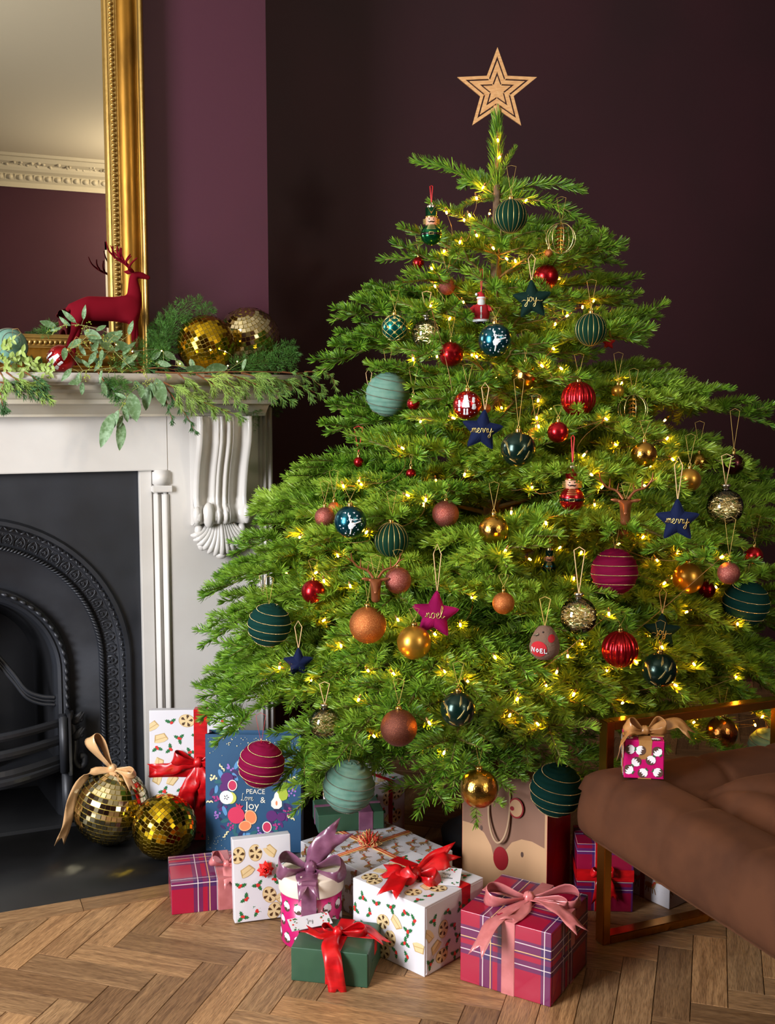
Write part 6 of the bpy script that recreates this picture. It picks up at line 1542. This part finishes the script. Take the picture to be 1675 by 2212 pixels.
def text(parent, body, x, z, size, m, y=-.0011, shear=0.0):
    cu = bpy.data.curves.new('lettering', 'FONT'); cu.body = body; cu.size = size; cu.align_x = 'CENTER'; cu.extrude = .00012; cu.shear = shear
    o = bpy.data.objects.new('lettering', cu); COL.objects.link(o); dg = bpy.context.evaluated_depsgraph_get(); me = bpy.data.meshes.new_from_object(o.evaluated_get(dg)); bpy.data.objects.remove(o)
    me.materials.clear(); me.materials.append(m); o = bpy.data.objects.new('lettering', me); COL.objects.link(o); o.parent = parent; o.location = (x, y, z); o.rotation_euler = (PI / 2, 0, 0); return o
text(bg, 'PEACE', WX + .012, WZ + .016, .0165, M_let); text(bg, '&', WX + .030, WZ - .006, .021, M_let); text(bg, 'Joy', WX + .004, WZ - .022, .027, M_let)
b = MB(); b.use(M_let, True)
for s_ in script('Love', .0085): b.tube([(p.x + WX - .008, -.0012, p.z + WZ + .003) for p in spline([(x, 0, z) for x, z in s_], 4)], .0006, 4)
b.build('handwritten_love', None, bg)
# -- kraft reindeer bag
P_kraft = mat('kraft_tan_paper', '#c49a72', .55, bump=(40, .06, .002)); P_kb = mat('kraft_brown_print', '#8a6450', .55); P_rd = mat('crimson_gusset_paper', '#b00e24', .38); M_eye = mat('print_grey_brown', '#5a4238', .5); M_nose = mat('print_crimson', '#8c0f1a', .45); M_rope = mat('twisted_paper_cord', '#b89878', .8)
t = thing('gift_bag', 'kraft paper gift bag with a red-nosed reindeer face and rope handle', 'gift bag', (1.082, 2.118, 0), (0, 0, math.radians(-54)), GG)
BWd, BHt, BDp = .205, .290, .135
b = MB(); b.use(P_kraft); b.box((BWd / 2, 0.0006, BHt / 2), (BWd, .0012, BHt)); b.box((BWd / 2, BDp, BHt / 2), (BWd, .0012, BHt)); b.box((BWd / 2, BDp / 2, .001), (BWd, BDp, .0012)); bg = b.build('bag_panels', None, t)
b = MB(); b.use(P_rd)
for x in (0, BWd):
    s_ = .012 if x == 0 else -.012
    b.grid([[(x, 0, 0), (x, 0, .12), (x, 0, BHt)], [(x, BDp / 2, .0), (x + s_ * .5, BDp / 2, .12), (x + s_, BDp / 2, BHt)], [(x, BDp, 0), (x, BDp, .12), (x, BDp, BHt)]], smooth=False)
b.build('gusset', None, t, mod=thick())
b = MB(); b.use(P_kb)
def fpoly(P_, lift, m):
    b.use(m); n = len(P_); b.add([(x, -lift, z) for x, z in P_], [tuple(range(n))], False)
lob = [(0.001, .158)] + [(.058 + .058 * math.cos(q) * 1.0, .090 + .070 * math.sin(q)) for q in [PI * .78 - PI * .78 * i / 10 for i in range(11)]][0:0]
arcL = [(.001, .165), (.03, .163), (.055, .148), (.072, .122), (.080, .094)]; arcR = [(.100, .094), (.106, .118), (.122, .140), (.145, .152), (.170, .152), (.199, .143)]
b.use(P_kb); low = arcL + arcR
for p, q in zip(low, low[1:]): b.add([(p[0], -.0003, p[1]), (q[0], -.0003, q[1]), (q[0], -.0003, BHt - .001), (p[0], -.0003, BHt - .001)], [(0, 1, 2, 3)], False)
fpoly([(.096 + .018 * math.cos(q), .098 + .027 * math.sin(q)) for q in [2 * PI * i / 24 for i in range(24)]], .0010, M_nose)
for x, z in ((.048, .158), (.147, .118)): fpoly([(x + .0032 * math.cos(q), z + .0062 * math.sin(q)) for q in [2 * PI * i / 16 for i in range(16)]], .0008, M_eye)
b.build('reindeer_face_print', None, bg)
b = MB(); b.use(M_rope, True); b.tube(spline([(.070, -.002, BHt - .02), (.068, -.006, .20), (.078, -.012, .158), (.094, -.014, .138), (.110, -.012, .155), (.118, -.006, .20), (.118, -.002, BHt - .02)], 7), .0026, 8); b.build('rope_handle', None, t)
b = MB(); b.use(M_nose); 
for z_, R_, m_ in ((-.002, .021, M_nose), (-.0026, .0175, P_kraft)):
    b.use(m_); b.add([(.134 + R_ * .85 * math.cos(q), -.004 + z_, .222 + R_ * 1.1 * math.sin(q)) for q in [2 * PI * i / 24 for i in range(24)]], [tuple(range(24))], False)
b.use(M_nose); b.add([(.125 + .005 * math.cos(q), -.0072, .220 + .005 * math.sin(q)) for q in [2 * PI * i / 12 for i in range(12)]], [tuple(range(12))], False); b.build('round_gift_tag', None, t, mod=thick())
# -- presents behind the brass frame
g = gift('small red and navy tartan present tied with red ribbon, behind the brass bench frame', (1.268, 1.935), math.radians(-27), .122, .105, .152, 0, P_plaid2, [(R_red, 'x', .052, .026)], seed=30)
b = MB(); b.use(R_red); rows = [[(x, -.0018, .082 + s_ * .013) for x in (-.001, .06, .1225)] for s_ in (-1, 1)] ; b.grid(rows, smooth=False); b.grid([[(-.0016, y, .082 + s_ * .013) for y in (0, .105)] for s_ in (-1, 1)], smooth=False); b.build('ribbon', None, g, mod=thick())
bow(g, wpos(g, .055, -.006, .088), .020, R_red, [((-.026, -.01, .008), .008, .9, .8), ((.024, -.01, .008), .008, .9, -.8)], [dict(p=[(0, 0, 0), (-.008, -.014, -.02), (-.014, -.014, -.05)], wd=(1, 0, .1)), dict(p=[(0, 0, 0), (.010, -.014, -.018), (.018, -.014, -.045)], wd=(1, 0, -.1))])
c_ = at_z(1463, 1984, 0); g = gift('white reindeer print present with a deep red ribbon, under the velvet bench', (c_.x + .01, c_.y + .04), math.radians(14), .16, .15, .15, 0, P_white, [(R_dark, 'y', .075, .012), (R_dark, 'x', .12, .012)], print_box(m_deer, .044, 61, 1.6, dots=True, rot=.8), seed=33)
# -- little magenta present on the bench
c_ = at_z(1346, 1681, .392); c2 = at_z(1427, 1685, .392)
g = gift('small magenta pudding print present with a tan satin bow, sitting on the bench', (c_.x + .002, c_.y), math.atan2(c2.y - c_.y, c2.x - c_.x), .0745, .075, .074, .3925, P_mag, [(R_tan, 'x', .039, .025), (R_tan, 'y', .038, .020)], print_box(m_pud, .027, 71, .85, rot=2.5, faces='ABTR', lb=.0013, margin=.006), flap='B', seed=36)
bow(g, wpos(g, .040, .036, .080), .026, R_tan, [((-.036, -.004, .018), .012, .95, .3), ((.040, 0, .016), .014, 1.0, -.3)], [dict(p=[(0, 0, 0), (-.03, -.02, .006), (-.050, -.035, -.008), (-.056, -.04, -.024)], wd=(.3, .9, .1), w=1.0), dict(p=[(0, 0, 0), (.035, .0, .012), (.062, .0, .018), (.080, -.004, .004)], wd=(0, .7, .7), w=.9)])
# ================================================================ MIRROR BALLS
M_tg = mat('gold_mirror_tile', '#e8c028', .09, metal=1.0, isl='#c09c1c'); M_tp = mat('pale_gold_mirror_tile', '#e8dcb4', .08, metal=1.0, isl='#c8bc90'); M_core = mat('dark_gold_core', '#a08838', .5, metal=.6)
def disco(t, r, m, axis, ts=.0088, seed=1):
    R_ = axis; b = MB(); b.use(M_core, True); b.sphere((0, 0, 0), r * .985, 32, 20, M=R_); core = b.build('ball_core', None, t); rr_ = random.Random(seed); b = MB(); b.use(m)
    nr = int(PI * r / ts)
    for i in range(nr):
        th = PI * (i + .5) / nr; rad_ = r * math.sin(th); n = max(3, int(2 * PI * rad_ / ts)); off = rr_.uniform(0, 6)
        for j in range(n):
            ph = off + 2 * PI * j / n; nrm = Vector((math.sin(th) * math.cos(ph), math.sin(th) * math.sin(ph), math.cos(th))); e1 = Vector((-math.sin(ph), math.cos(ph), 0)); e2 = nrm.cross(e1)
            w_ = min(ts * .44, PI * rad_ / n * .90); q = nrm + e1 * rr_.gauss(0, .06) + e2 * rr_.gauss(0, .06); q.normalize(); a_ = (e1 - q * e1.dot(q)).normalized() * w_; c_ = q.cross(a_).normalized() * ts * .44; p = nrm * r
            b.add([p - a_ - c_, p + a_ - c_, p + a_ + c_, p - a_ + c_], [(0, 1, 2, 3)], False, R_)
    stuff(b.build('mirror_tiles', None, core)); return core
GM = 'mirrored disco balls'
t = thing('mirror_ball', 'large pale gold mirror ball with a champagne ribbon on the black hearth', 'mirror ball', (.395, 2.700, .0965), (0, 0, 0), GM); disco(t, .094, M_tp, rotx(.15) @ roty(.2), .0125, 3)
bow(t, Vector(t.location) + VR @ Vector((.008, -.01, .098)), .030, R_champ, [((-.05, 0, .085), .016, 1.3, .4), ((.06, -.02, -.004), .010, .8, -.6)], [dict(p=[(0, 0, 0), (-.05, -.03, -.0), (-.085, -.05, -.05), (-.098, -.05, -.11), (-.115, -.05, -.155)], wd=(.6, .6, .3), w=.95), dict(p=[(0, 0, 0), (.008, -.03, -.02), (.02, -.055, -.055)], wd=(1, 0, 0)), dict(p=[(0, 0, 0), (.03, -.01, 0), (.052, -.03, -.03)], wd=(.2, .9, .3), w=.8)])
t = thing('mirror_ball', 'small yellow gold mirror ball on the hearth in front of the larger one', 'mirror ball', (.500, 2.560, .0795), (0, 0, 0), GM); disco(t, .077, M_tg, rotx(1.9) @ roty(.5), .0108, 4)
# ================================================================ ON THE MANTEL SHELF
MZ = 1.1725
p = at_v(445, 738, 2.79); t = thing('mirror_ball', 'yellow gold mirror ball lying on the mantel garland', 'mirror ball', (p.x, 2.79, MZ + .077), (0, 0, 0), GM); disco(t, .0745, M_tg, roty(1.15) @ rotx(.1) @ rotz(.3), .0105, 5)
p = at_v(538, 715, 2.87); t = thing('mirror_ball', 'large pale gold mirror ball at the right end of the mantel', 'mirror ball', (p.x, 2.875, MZ + .098), (0, 0, 0), GM); disco(t, .085, M_tp, roty(-.4) @ rotx(.5), .0115, 6)
p = at_v(132, 765, 2.74); t = thing('printed_bauble', 'red printed bauble lying on the mantel beside the velvet deer', 'bauble', (p.x, 2.745, MZ + .034), (.5, .9, -YAW), None)
o_redprint(t, .033, L=.03)
p = at_v(20, 727, 2.76); t = thing('velvet_bauble', 'sage green swirl-wrapped velvet bauble at the left end of the mantel garland', 'bauble', (p.x, 2.775, MZ + .062), (1.1, .4, 0), None); o_wrap(t, .042, m=M_vsage, bead=M_greybead, turns=6, L=.03)
# velvet deer
M_deer = mat('burgundy_flock', '#640414', .85, spec=.1, sheen=.2, sheencol='#d01028', bump=(500, .15, .0006))
DV = 2.83
base = at_v(225, 700, DV); dr = thing('velvet_deer', 'burgundy velvet stag figurine with antlers standing on the mantel', 'figurine', (base.x, DV, MZ))
def dp(px, py, dv=0.0): q = at_v(px, py, DV); return Vector((q.x - base.x, dv, q.z - MZ))
def V5(px, py, dv, r, r2=None): q = dp(px, py, dv); return (q.x, q.y, q.z, r, r2 or r)
vv = [V5(222, 668, 0, .0260, .0330), V5(190, 666, 0, .0260, .0330), V5(168, 672, 0, .0240, .0300), V5(252, 668, 0, .0250, .0340), V5(278, 668, 0, .0230, .0330), V5(291, 645, 0, .0165, .0220), V5(289, 615, 0, .0120, .0150), V5(288, 594, 0, .0120, .0130), V5(303, 594, 0, .0105, .0100), V5(317, 599, 0, .0065, .0065), V5(325, 601, 0, .0048, .0050),
      V5(152, 662, 0, .007, .008), V5(144, 672, 0, .005, .006)]
ee = [(0, 1), (1, 2), (0, 3), (3, 4), (4, 5), (5, 6), (6, 7), (7, 8), (8, 9), (9, 10), (2, 11), (11, 12)]
def leg(root, pts):
    n0 = len(vv); prev = root
    for (px, py, dv, r) in pts: vv.append(V5(px, py, dv, r)); ee.append((prev, len(vv) - 1)); prev = len(vv) - 1
leg(4, [(284, 694, -.016, .0120), (286, 722, -.018, .0062), (286, 756, -.018, .0048), (288, 790, -.018, .0055)]); leg(4, [(292, 694, .016, .0110), (298, 722, .018, .0060), (300, 756, .018, .0048), (302, 788, .018, .0055)])
leg(2, [(164, 696, -.016, .0140), (156, 722, -.018, .0075), (146, 742, -.018, .0055), (152, 792, -.018, .0055)]); leg(2, [(172, 696, .016, .0130), (170, 722, .018, .0070), (160, 742, .018, .0052), (166, 790, .018, .0055)])
skin_obj('body', vv, ee, M_deer, dr)
b = MB(); b.use(M_deer, True)
for dv, q in ((-.010, 0), (.012, 1)):
    A_ = [(284, 586), (268, 572), (246, 560), (230, 545), (223, 527)] if q == 0 else [(286, 585), (276, 566), (262, 552), (252, 540), (246, 524)]
    b.tube(spline([dp(x, y, dv * (1 + i * .9)) for i, (x, y) in enumerate(A_)], 5), [.0042 - .00015 * i for i in range(21)], 7)
    for (x0, y0), (x1, y1) in (((268, 572), (279, 556)), ((258, 566), (256, 538)), ((246, 560), (240, 535)), ((276, 578), (292, 560))) if q == 0 else (((276, 566), (287, 545)), ((270, 560), (268, 532)), ((262, 552), (259, 528))):
        p0, p1 = dp(x0, y0, dv * 2), dp(x1, y1, dv * 3); b.tube(spline([p0, p0.lerp(p1, .5) + Vector((-.003, 0, -.001)), p1], 4), [.0032 - .0002 * i for i in range(9)], 6)
b.build('antlers', None, dr)
b = MB(); b.use(M_deer, True)
for dv in (-1, 1):
    p0 = dp(287, 588, dv * .010); p1 = dp(272, 584, dv * .030); b.tube([p0, p0.lerp(p1, .5), p1], [.003, .006, .001], 8)
b.build('ears', None, dr)
# ---------------- garland
E_leaf = mat('eucalyptus_leaf', '#668454', .55, isl='#4a6a3e', vary=('#84a07c', 9, .45, .7), trl=.12, spec=.4); E_stem = mat('eucalyptus_stem', '#8a8a52', .7); E_seed = mat('eucalyptus_buds', '#9fae3c', .6)
F_fern = mat('asparagus_fern', '#5a8c34', .6, isl='#3a6e28', trl=.2); C_ced = mat('cedar_foliage', '#7fa03c', .6, isl='#44722c', vary=('#9cb850', 4, .45, .7), trl=.12); C_bark = mat('cedar_bark', '#7a4a26', .8); T_leaf = mat('variegated_leaf', '#b8c070', .5, isl='#6f9436', trl=.2)
C_droop = mat('dark_cedar_foliage', '#3c6a2e', .6, isl='#28501f', trl=.1)
gl = thing('mantel_garland', 'evergreen garland of eucalyptus, fern and cedar along the mantel shelf', 'garland', (.3, 2.72, MZ))
GO = Vector((.3, 2.72, MZ))
def G(px, py, v): return at_v(px, py, v) - GO
def leaf_mesh(L_, w_, seed, m):
    r = random.Random(seed); b = MB(); b.use(m, True); rows = []; bend = r.uniform(-.15, .2)
    for i in range(9):
        t_ = i / 8; x = L_ * t_; ww = w_ / 2 * (math.sin(PI * min(1, t_ ** .85)) ** .8) + .0003; z = -bend * L_ * t_ * t_
        rows.append([(x, s_ * ww, z + abs(s_) * ww * .25) for s_ in (-1, -.5, 0, .5, 1)])
    b.grid(rows, smooth=True); return b.mesh('leaf')
LM = [leaf_mesh(1.0, (.34, .42, .30, .48)[i], i, E_leaf) for i in range(4)]
def put_leaf(parent, a, c, k=None, roll=None):
    a, c = Vector(a), Vector(c); d = c - a; L_ = d.length; x = d.normalized(); view = Vector((sy_, cy, 0)); nrm = -view; nrm = (nrm - x * nrm.dot(x)).normalized()
    nrm = Matrix.Rotation(random.uniform(-.5, .5) if roll is None else roll, 3, x) @ nrm; y = nrm.cross(x)
    M_ = Matrix((( x.x, y.x, nrm.x, a.x), (x.y, y.y, nrm.y, a.y), (x.z, y.z, nrm.z, a.z), (0, 0, 0, 1))) @ Matrix.Diagonal((L_, L_, L_, 1))
    o = bpy.data.objects.new('leaf', LM[random.randrange(4) if k is None else k]); COL.objects.link(o); o.parent = parent; o.matrix_local = M_; return o
q_ = lambda x, y: (x / 2.2635, 450 + y / 2.2635)
def euc(stem, leaves, v, seeds=0):
    b = MB(); b.use(E_stem, True); S_ = [G(*q_(x, y), v) for x, y in stem]; b.tube(spline(S_, 5), .0009, 5)
    for (a, c) in leaves:
        p0 = G(*q_(*a), v); near = min(spline(S_, 5), key=lambda s: (s - p0).length); b.tube([near, near.lerp(p0, .5) + Vector((0, 0, .001)), p0], .0006, 4, cap=False)
    st = b.build('eucalyptus_stem', None, gl)
    for (a, c) in leaves: put_leaf(st, G(*q_(*a), v + random.uniform(-.012, .006)), G(*q_(*c), v + random.uniform(-.02, .012)))
    if seeds:
        b = MB(); b.use(E_seed, True)
        for _ in range(seeds):
            s_ = random.choice(spline(S_, 5)) + Vector((random.gauss(0, .010), random.gauss(0, .006), random.gauss(0, .010)))
            for k in range(5):
                e = s_ + Vector((random.gauss(0, .005), random.gauss(0, .004), random.gauss(0, .005))); b.tube([s_, e], .0003, 3, cap=False); b.sphere(e, .0013, 5, 4)
        stuff(b.build('buds', None, st))
euc([(600, 640), (480, 590), (380, 570), (290, 580), (255, 620)], [((275, 578), (193, 548)), ((372, 560), (303, 500)), ((345, 575), (284, 532)), ((408, 545), (414, 474)), ((300, 585), (240, 600)), ((410, 600), (500, 640)), ((470, 600), (520, 575)), ((500, 650), (600, 612)), ((430, 640), (520, 655))], 2.735, 10)
euc([(640, 780), (560, 700), (500, 640), (440, 620), (390, 660)], [((560, 690), (480, 660)), ((600, 720), (660, 640)), ((630, 620), (648, 545)), ((640, 700), (560, 640)), ((500, 690), (495, 745)), ((560, 620), (600, 600)), ((450, 700), (480, 650)), ((470, 700), (430, 770)), ((500, 740), (460, 800)), ((400, 640), (330, 690)), ((620, 760), (680, 700))], 2.72, 9)
euc([(560, 780), (450, 790), (400, 800), (390, 850)], [((350, 782), (300, 845)), ((400, 840), (332, 862)), ((405, 850), (398, 918)), ((392, 800), (380, 868)), ((500, 790), (482, 850)), ((500, 850), (520, 915)), ((440, 780), (400, 740)), ((318, 680), (310, 748))], 2.685, 6)
euc([(700, 770), (720, 830), (700, 860), (640, 900), (600, 960), (575, 1010)], [((690, 860), (690, 930)), ((722, 870), (718, 990)), ((740, 850), (748, 930)), ((765, 830), (800, 965)), ((650, 850), (600, 850)), ((640, 900), (668, 1045)), ((620, 930), (560, 900)), ((555, 1000), (487, 1168)), ((600, 1010), (572, 1085)), ((595, 1040), (588, 1182)), ((580, 985), (550, 1075)), ((660, 840), (690, 900)), ((610, 960), (622, 1050))], 2.672, 8)
euc([(760, 760), (860, 770), (960, 780), (1120, 790)], [((1000, 792), (1112, 778)), ((860, 740), (905, 785)), ((930, 735), (955, 790)), ((1205, 735), (1180, 795)), ((770, 750), (840, 770)), ((800, 700), (860, 740)), ((1010, 800), (900, 775))], 2.705)
euc([(300, 720), (420, 720), (520, 700), (640, 720), (760, 740)], [((420, 720), (380, 660)), ((520, 705), (470, 760)), ((560, 700), (610, 660)), ((640, 720), (590, 780)), ((700, 730), (650, 690)), ((450, 720), (500, 780)), ((740, 740), (790, 700)), ((600, 720), (660, 770)), ((350, 720), (410, 760)), ((480, 710), (440, 660))], 2.74, 8)
def fern(path, v, width, seed, vend=None):
    r = random.Random(seed); S_ = spline([G(*q_(x, y), v + (0 if vend is None else (vend - v) * i / (len(path) - 1))) for i, (x, y) in enumerate(path)], 6); b = MB(); b.use(F_fern, True); b.tube(S_, .0008, 4); segs = []; n = len(S_)
    for i in range(2, n):
        T = (S_[i] - S_[i - 1]).normalized()
        for s_ in (-1, 1):
            side_ = T.cross(Vector((sy_, cy, 0.2))).normalized() * s_; Lw = width * (1 - .75 * (i / n) ** 1.5) * r.uniform(.7, 1.1); d = (side_ + T * .5 + Vector((r.gauss(0, .2), r.gauss(0, .35), r.gauss(0, .15)))).normalized()
            pts = [S_[i] + d * Lw * k / 4 + Vector((0, 0, -.10 * Lw * (k / 4) ** 2)) for k in range(5)]; segs.append((pts, False))
    st = b.build('fern_stem', None, gl); Vn = needles(segs, per_m=1500, ln=.011, flat=.2, w=.00035)
    # a second flat layer: each filament tuft again, finer
    nm = needle_mesh('fern_fronds', Vn, F_fern); o = bpy.data.objects.new('fern_fronds', nm); COL.objects.link(o); o.parent = st; o['kind'] = 'stuff'
for i, (P_, v, w_) in enumerate([([(760, 740), (800, 640), (860, 540), (930, 470), (985, 455)], 2.80, .050), ([(720, 760), (770, 660), (800, 560), (880, 460)], 2.84, .045), ([(700, 780), (780, 720), (830, 620), (870, 520)], 2.80, .05), ([(600, 780), (680, 720), (760, 660), (800, 690)], 2.76, .045), ([(520, 790), (600, 740), (700, 700), (800, 740)], 2.74, .045), ([(640, 760), (740, 740), (820, 700)], 2.73, .04),
        ([(1150, 790), (1250, 740), (1350, 700), (1440, 670)], 2.80, .05), ([(1180, 800), (1300, 760), (1400, 730), (1450, 700)], 2.76, .045), ([(1100, 800), (1200, 770), (1330, 760), (1440, 770)], 2.74, .04), ([(560, 800), (570, 850), (600, 900), (640, 960), (660, 1010)], 2.68, .035), ([(530, 810), (540, 860), (570, 920), (620, 980)], 2.69, .03),
        ([(1300, 820), (1320, 880), (1340, 940), (1330, 1000)], 2.86, .05), ([(1280, 830), (1250, 900), (1240, 980), (1235, 1080)], 2.80, .035), ([(1330, 830), (1380, 880), (1400, 950)], 2.88, .05), ([(980, 560), (1010, 500), (1040, 480)], 2.9, .03), ([(240, 640), (230, 600), (250, 560)], 2.76, .03), ([(880, 600), (940, 560), (1000, 540)], 2.92, .04), ([(840, 680), (800, 600), (760, 560)], 2.84, .05)]): fern(P_, v, w_, i)
def cedar(path, v, width, seed, m=None, vend=None, woody=True, dens=1.0):
    r = random.Random(seed); m = m or C_ced; S_ = spline([G(*q_(x, y), v + (0 if vend is None else (vend - v) * i / (len(path) - 1))) for i, (x, y) in enumerate(path)], 6); b = MB(); b.use(C_bark if woody else m, True); n = len(S_); b.tube(S_, [.0024 * (1 - .75 * i / n) for i in range(n)], 5); st = b.build('cedar_spray', None, gl)
    b = MB(); b.use(m, True)
    def frond(p, d, L_, depth):
        k = max(3, int(L_ / .007)); pts = [p]; dd = d.copy()
        for j in range(k): dd = (dd + Vector((0, 0, -.07)) + Vector((r.gauss(0, .04), r.gauss(0, .03), r.gauss(0, .04)))).normalized(); pts.append(pts[-1] + dd * L_ / k)
        b.tube(pts, [.0010 * (1 - .6 * j / k) for j in range(k + 1)], 4, cap=False)
        if depth > 0:
            for j in range(1, k):
                for s_ in (-1, 1):
                    if r.random() < .12: continue
                    T = (pts[j + 1] - pts[j]).normalized(); sd_ = T.cross(Vector((sy_, cy, .1))).normalized() * s_; frond(pts[j], (T * 1.1 + sd_ * .42 + Vector((0, r.gauss(0, .25), 0))).normalized(), L_ * .50 * (1 - .6 * j / k) + .006, depth - 1)
    step = max(1, int(2 / dens))
    for i in range(2, n, step):
        T = (S_[i] - S_[i - 1]).normalized()
        s_ = 1 if (i // step) % 2 else -1
        sd_ = T.cross(Vector((sy_, cy, .1))).normalized() * s_; frond(S_[i], (T * .9 + sd_ * .45 + Vector((0, r.gauss(-.1, .2), -.25))).normalized(), 1.3 * width * (1 - .55 * i / n) * r.uniform(.75, 1.1), 2)
    T = (S_[-1] - S_[-2]).normalized(); frond(S_[-1], T, width * .5, 2)
    stuff(b.build('cedar_fronds', None, st))
for i, (P_, v, w_, k) in enumerate([([(800, 850), (880, 890), (960, 930), (1060, 975), (1160, 1010)], 2.665, .045, {}), ([(760, 800), (900, 805), (1100, 800), (1300, 800), (1480, 805)], 2.69, .012, dict(dens=.5)), ([(870, 805), (920, 850), (980, 900), (1030, 960)], 2.68, .035, {}), ([(1100, 805), (1200, 840), (1300, 880), (1400, 930)], 2.68, .05, {}), ([(1180, 805), (1300, 830), (1420, 850), (1540, 900)], 2.68, .045, {}),
        ([(1380, 800), (1500, 820), (1570, 870)], 2.70, .03, {}), ([(800, 860), (860, 940), (910, 1010), (950, 1080)], 2.675, .018, dict(m=C_droop)), ([(790, 880), (815, 950), (840, 1030)], 2.675, .015, dict(m=C_droop)), ([(960, 810), (1060, 870), (1140, 920), (1180, 960)], 2.675, .035, {}), ([(1490, 800), (1560, 800), (1620, 820), (1640, 870)], 2.72, .014, {}), ([(1000, 820), (1080, 830), (1150, 880)], 2.67, .04, {}),
        ([(0, 850), (60, 860), (130, 880), (200, 910)], 2.68, .04, dict(m=C_droop)), ([(30, 800), (90, 840), (160, 860), (225, 920)], 2.675, .035, {}), ([(0, 800), (20, 840), (10, 890)], 2.68, .035, {}), ([(120, 800), (170, 830), (200, 860)], 2.68, .04, dict(m=C_droop)), ([(0, 900), (10, 950), (20, 970)], 2.68, .02, dict(m=C_droop)), ([(480, 800), (520, 860), (560, 900)], 2.69, .03, dict(m=C_droop)), ([(650, 800), (760, 780), (870, 790)], 2.72, .03, dict(m=C_droop)), ([(250, 800), (200, 760), (150, 740)], 2.74, .03, dict(m=C_droop))]): cedar(P_, v, w_, 40 + i, **k)
# variegated shrub leaves at the left end
TL = [leaf_mesh(1.0, .5, 20 + i, T_leaf) for i in range(3)]
for (x0, y0, x1, y1) in [(0, 700, 60, 640), (20, 760, 110, 700), (60, 760, 170, 740), (0, 780, 120, 790), (100, 790, 250, 760), (40, 800, 200, 830), (0, 720, 40, 760), (140, 780, 240, 800), (0, 820, 100, 830)]:
    b = MB(); b.use(E_stem, True); a, c = G(*q_(x0, y0), 2.73), G(*q_(x1, y1), 2.70); pts = [a.lerp(c, i / 6) + Vector((0, 0, .004 * math.sin(i))) for i in range(7)]; b.tube(pts, .0010, 4); st = b.build('variegated_stem', None, gl)
    for i in range(1, 7):
        for s_ in (-1, 1):
            d = (c - a).normalized(); e = (d * .6 + Vector((random.gauss(0, .3), -.3 + random.gauss(0, .3), s_ * .8 + random.gauss(0, .3)))).normalized() * random.uniform(.014, .021)
            o = put_leaf(st, pts[i], pts[i] + e); o.data = random.choice(TL)
# copper wire lights on the garland
t = thing('garland_lights', 'fine wire micro lights laid through the mantel garland', 'string lights', tuple(GO))
b = MB(); b.use(M_silcap, True); W_ = [(560, 645), (600, 700), (760, 690), (830, 720), (880, 760), (960, 790), (1080, 775), (1160, 755), (1120, 710), (1060, 690), (1000, 700)]
Wp = spline([G(*q_(x, y), 2.70 + .02 * (i % 2)) for i, (x, y) in enumerate(W_)], 6); b.tube(Wp, .0004, 4); b.build('light_wire', None, t)
for i in (2, 8, 14, 24, 32, 38, 43, 50, 57): 
    b = MB(); b.use(mat('warm_micro_bulb', '#ffd890', .4, emit=('#ffc45c', 60)), True); b.sphere((0, 0, 0), .0016, 8, 6); b.build('bulb', None, t, loc=tuple(Wp[min(i, len(Wp) - 1)]))
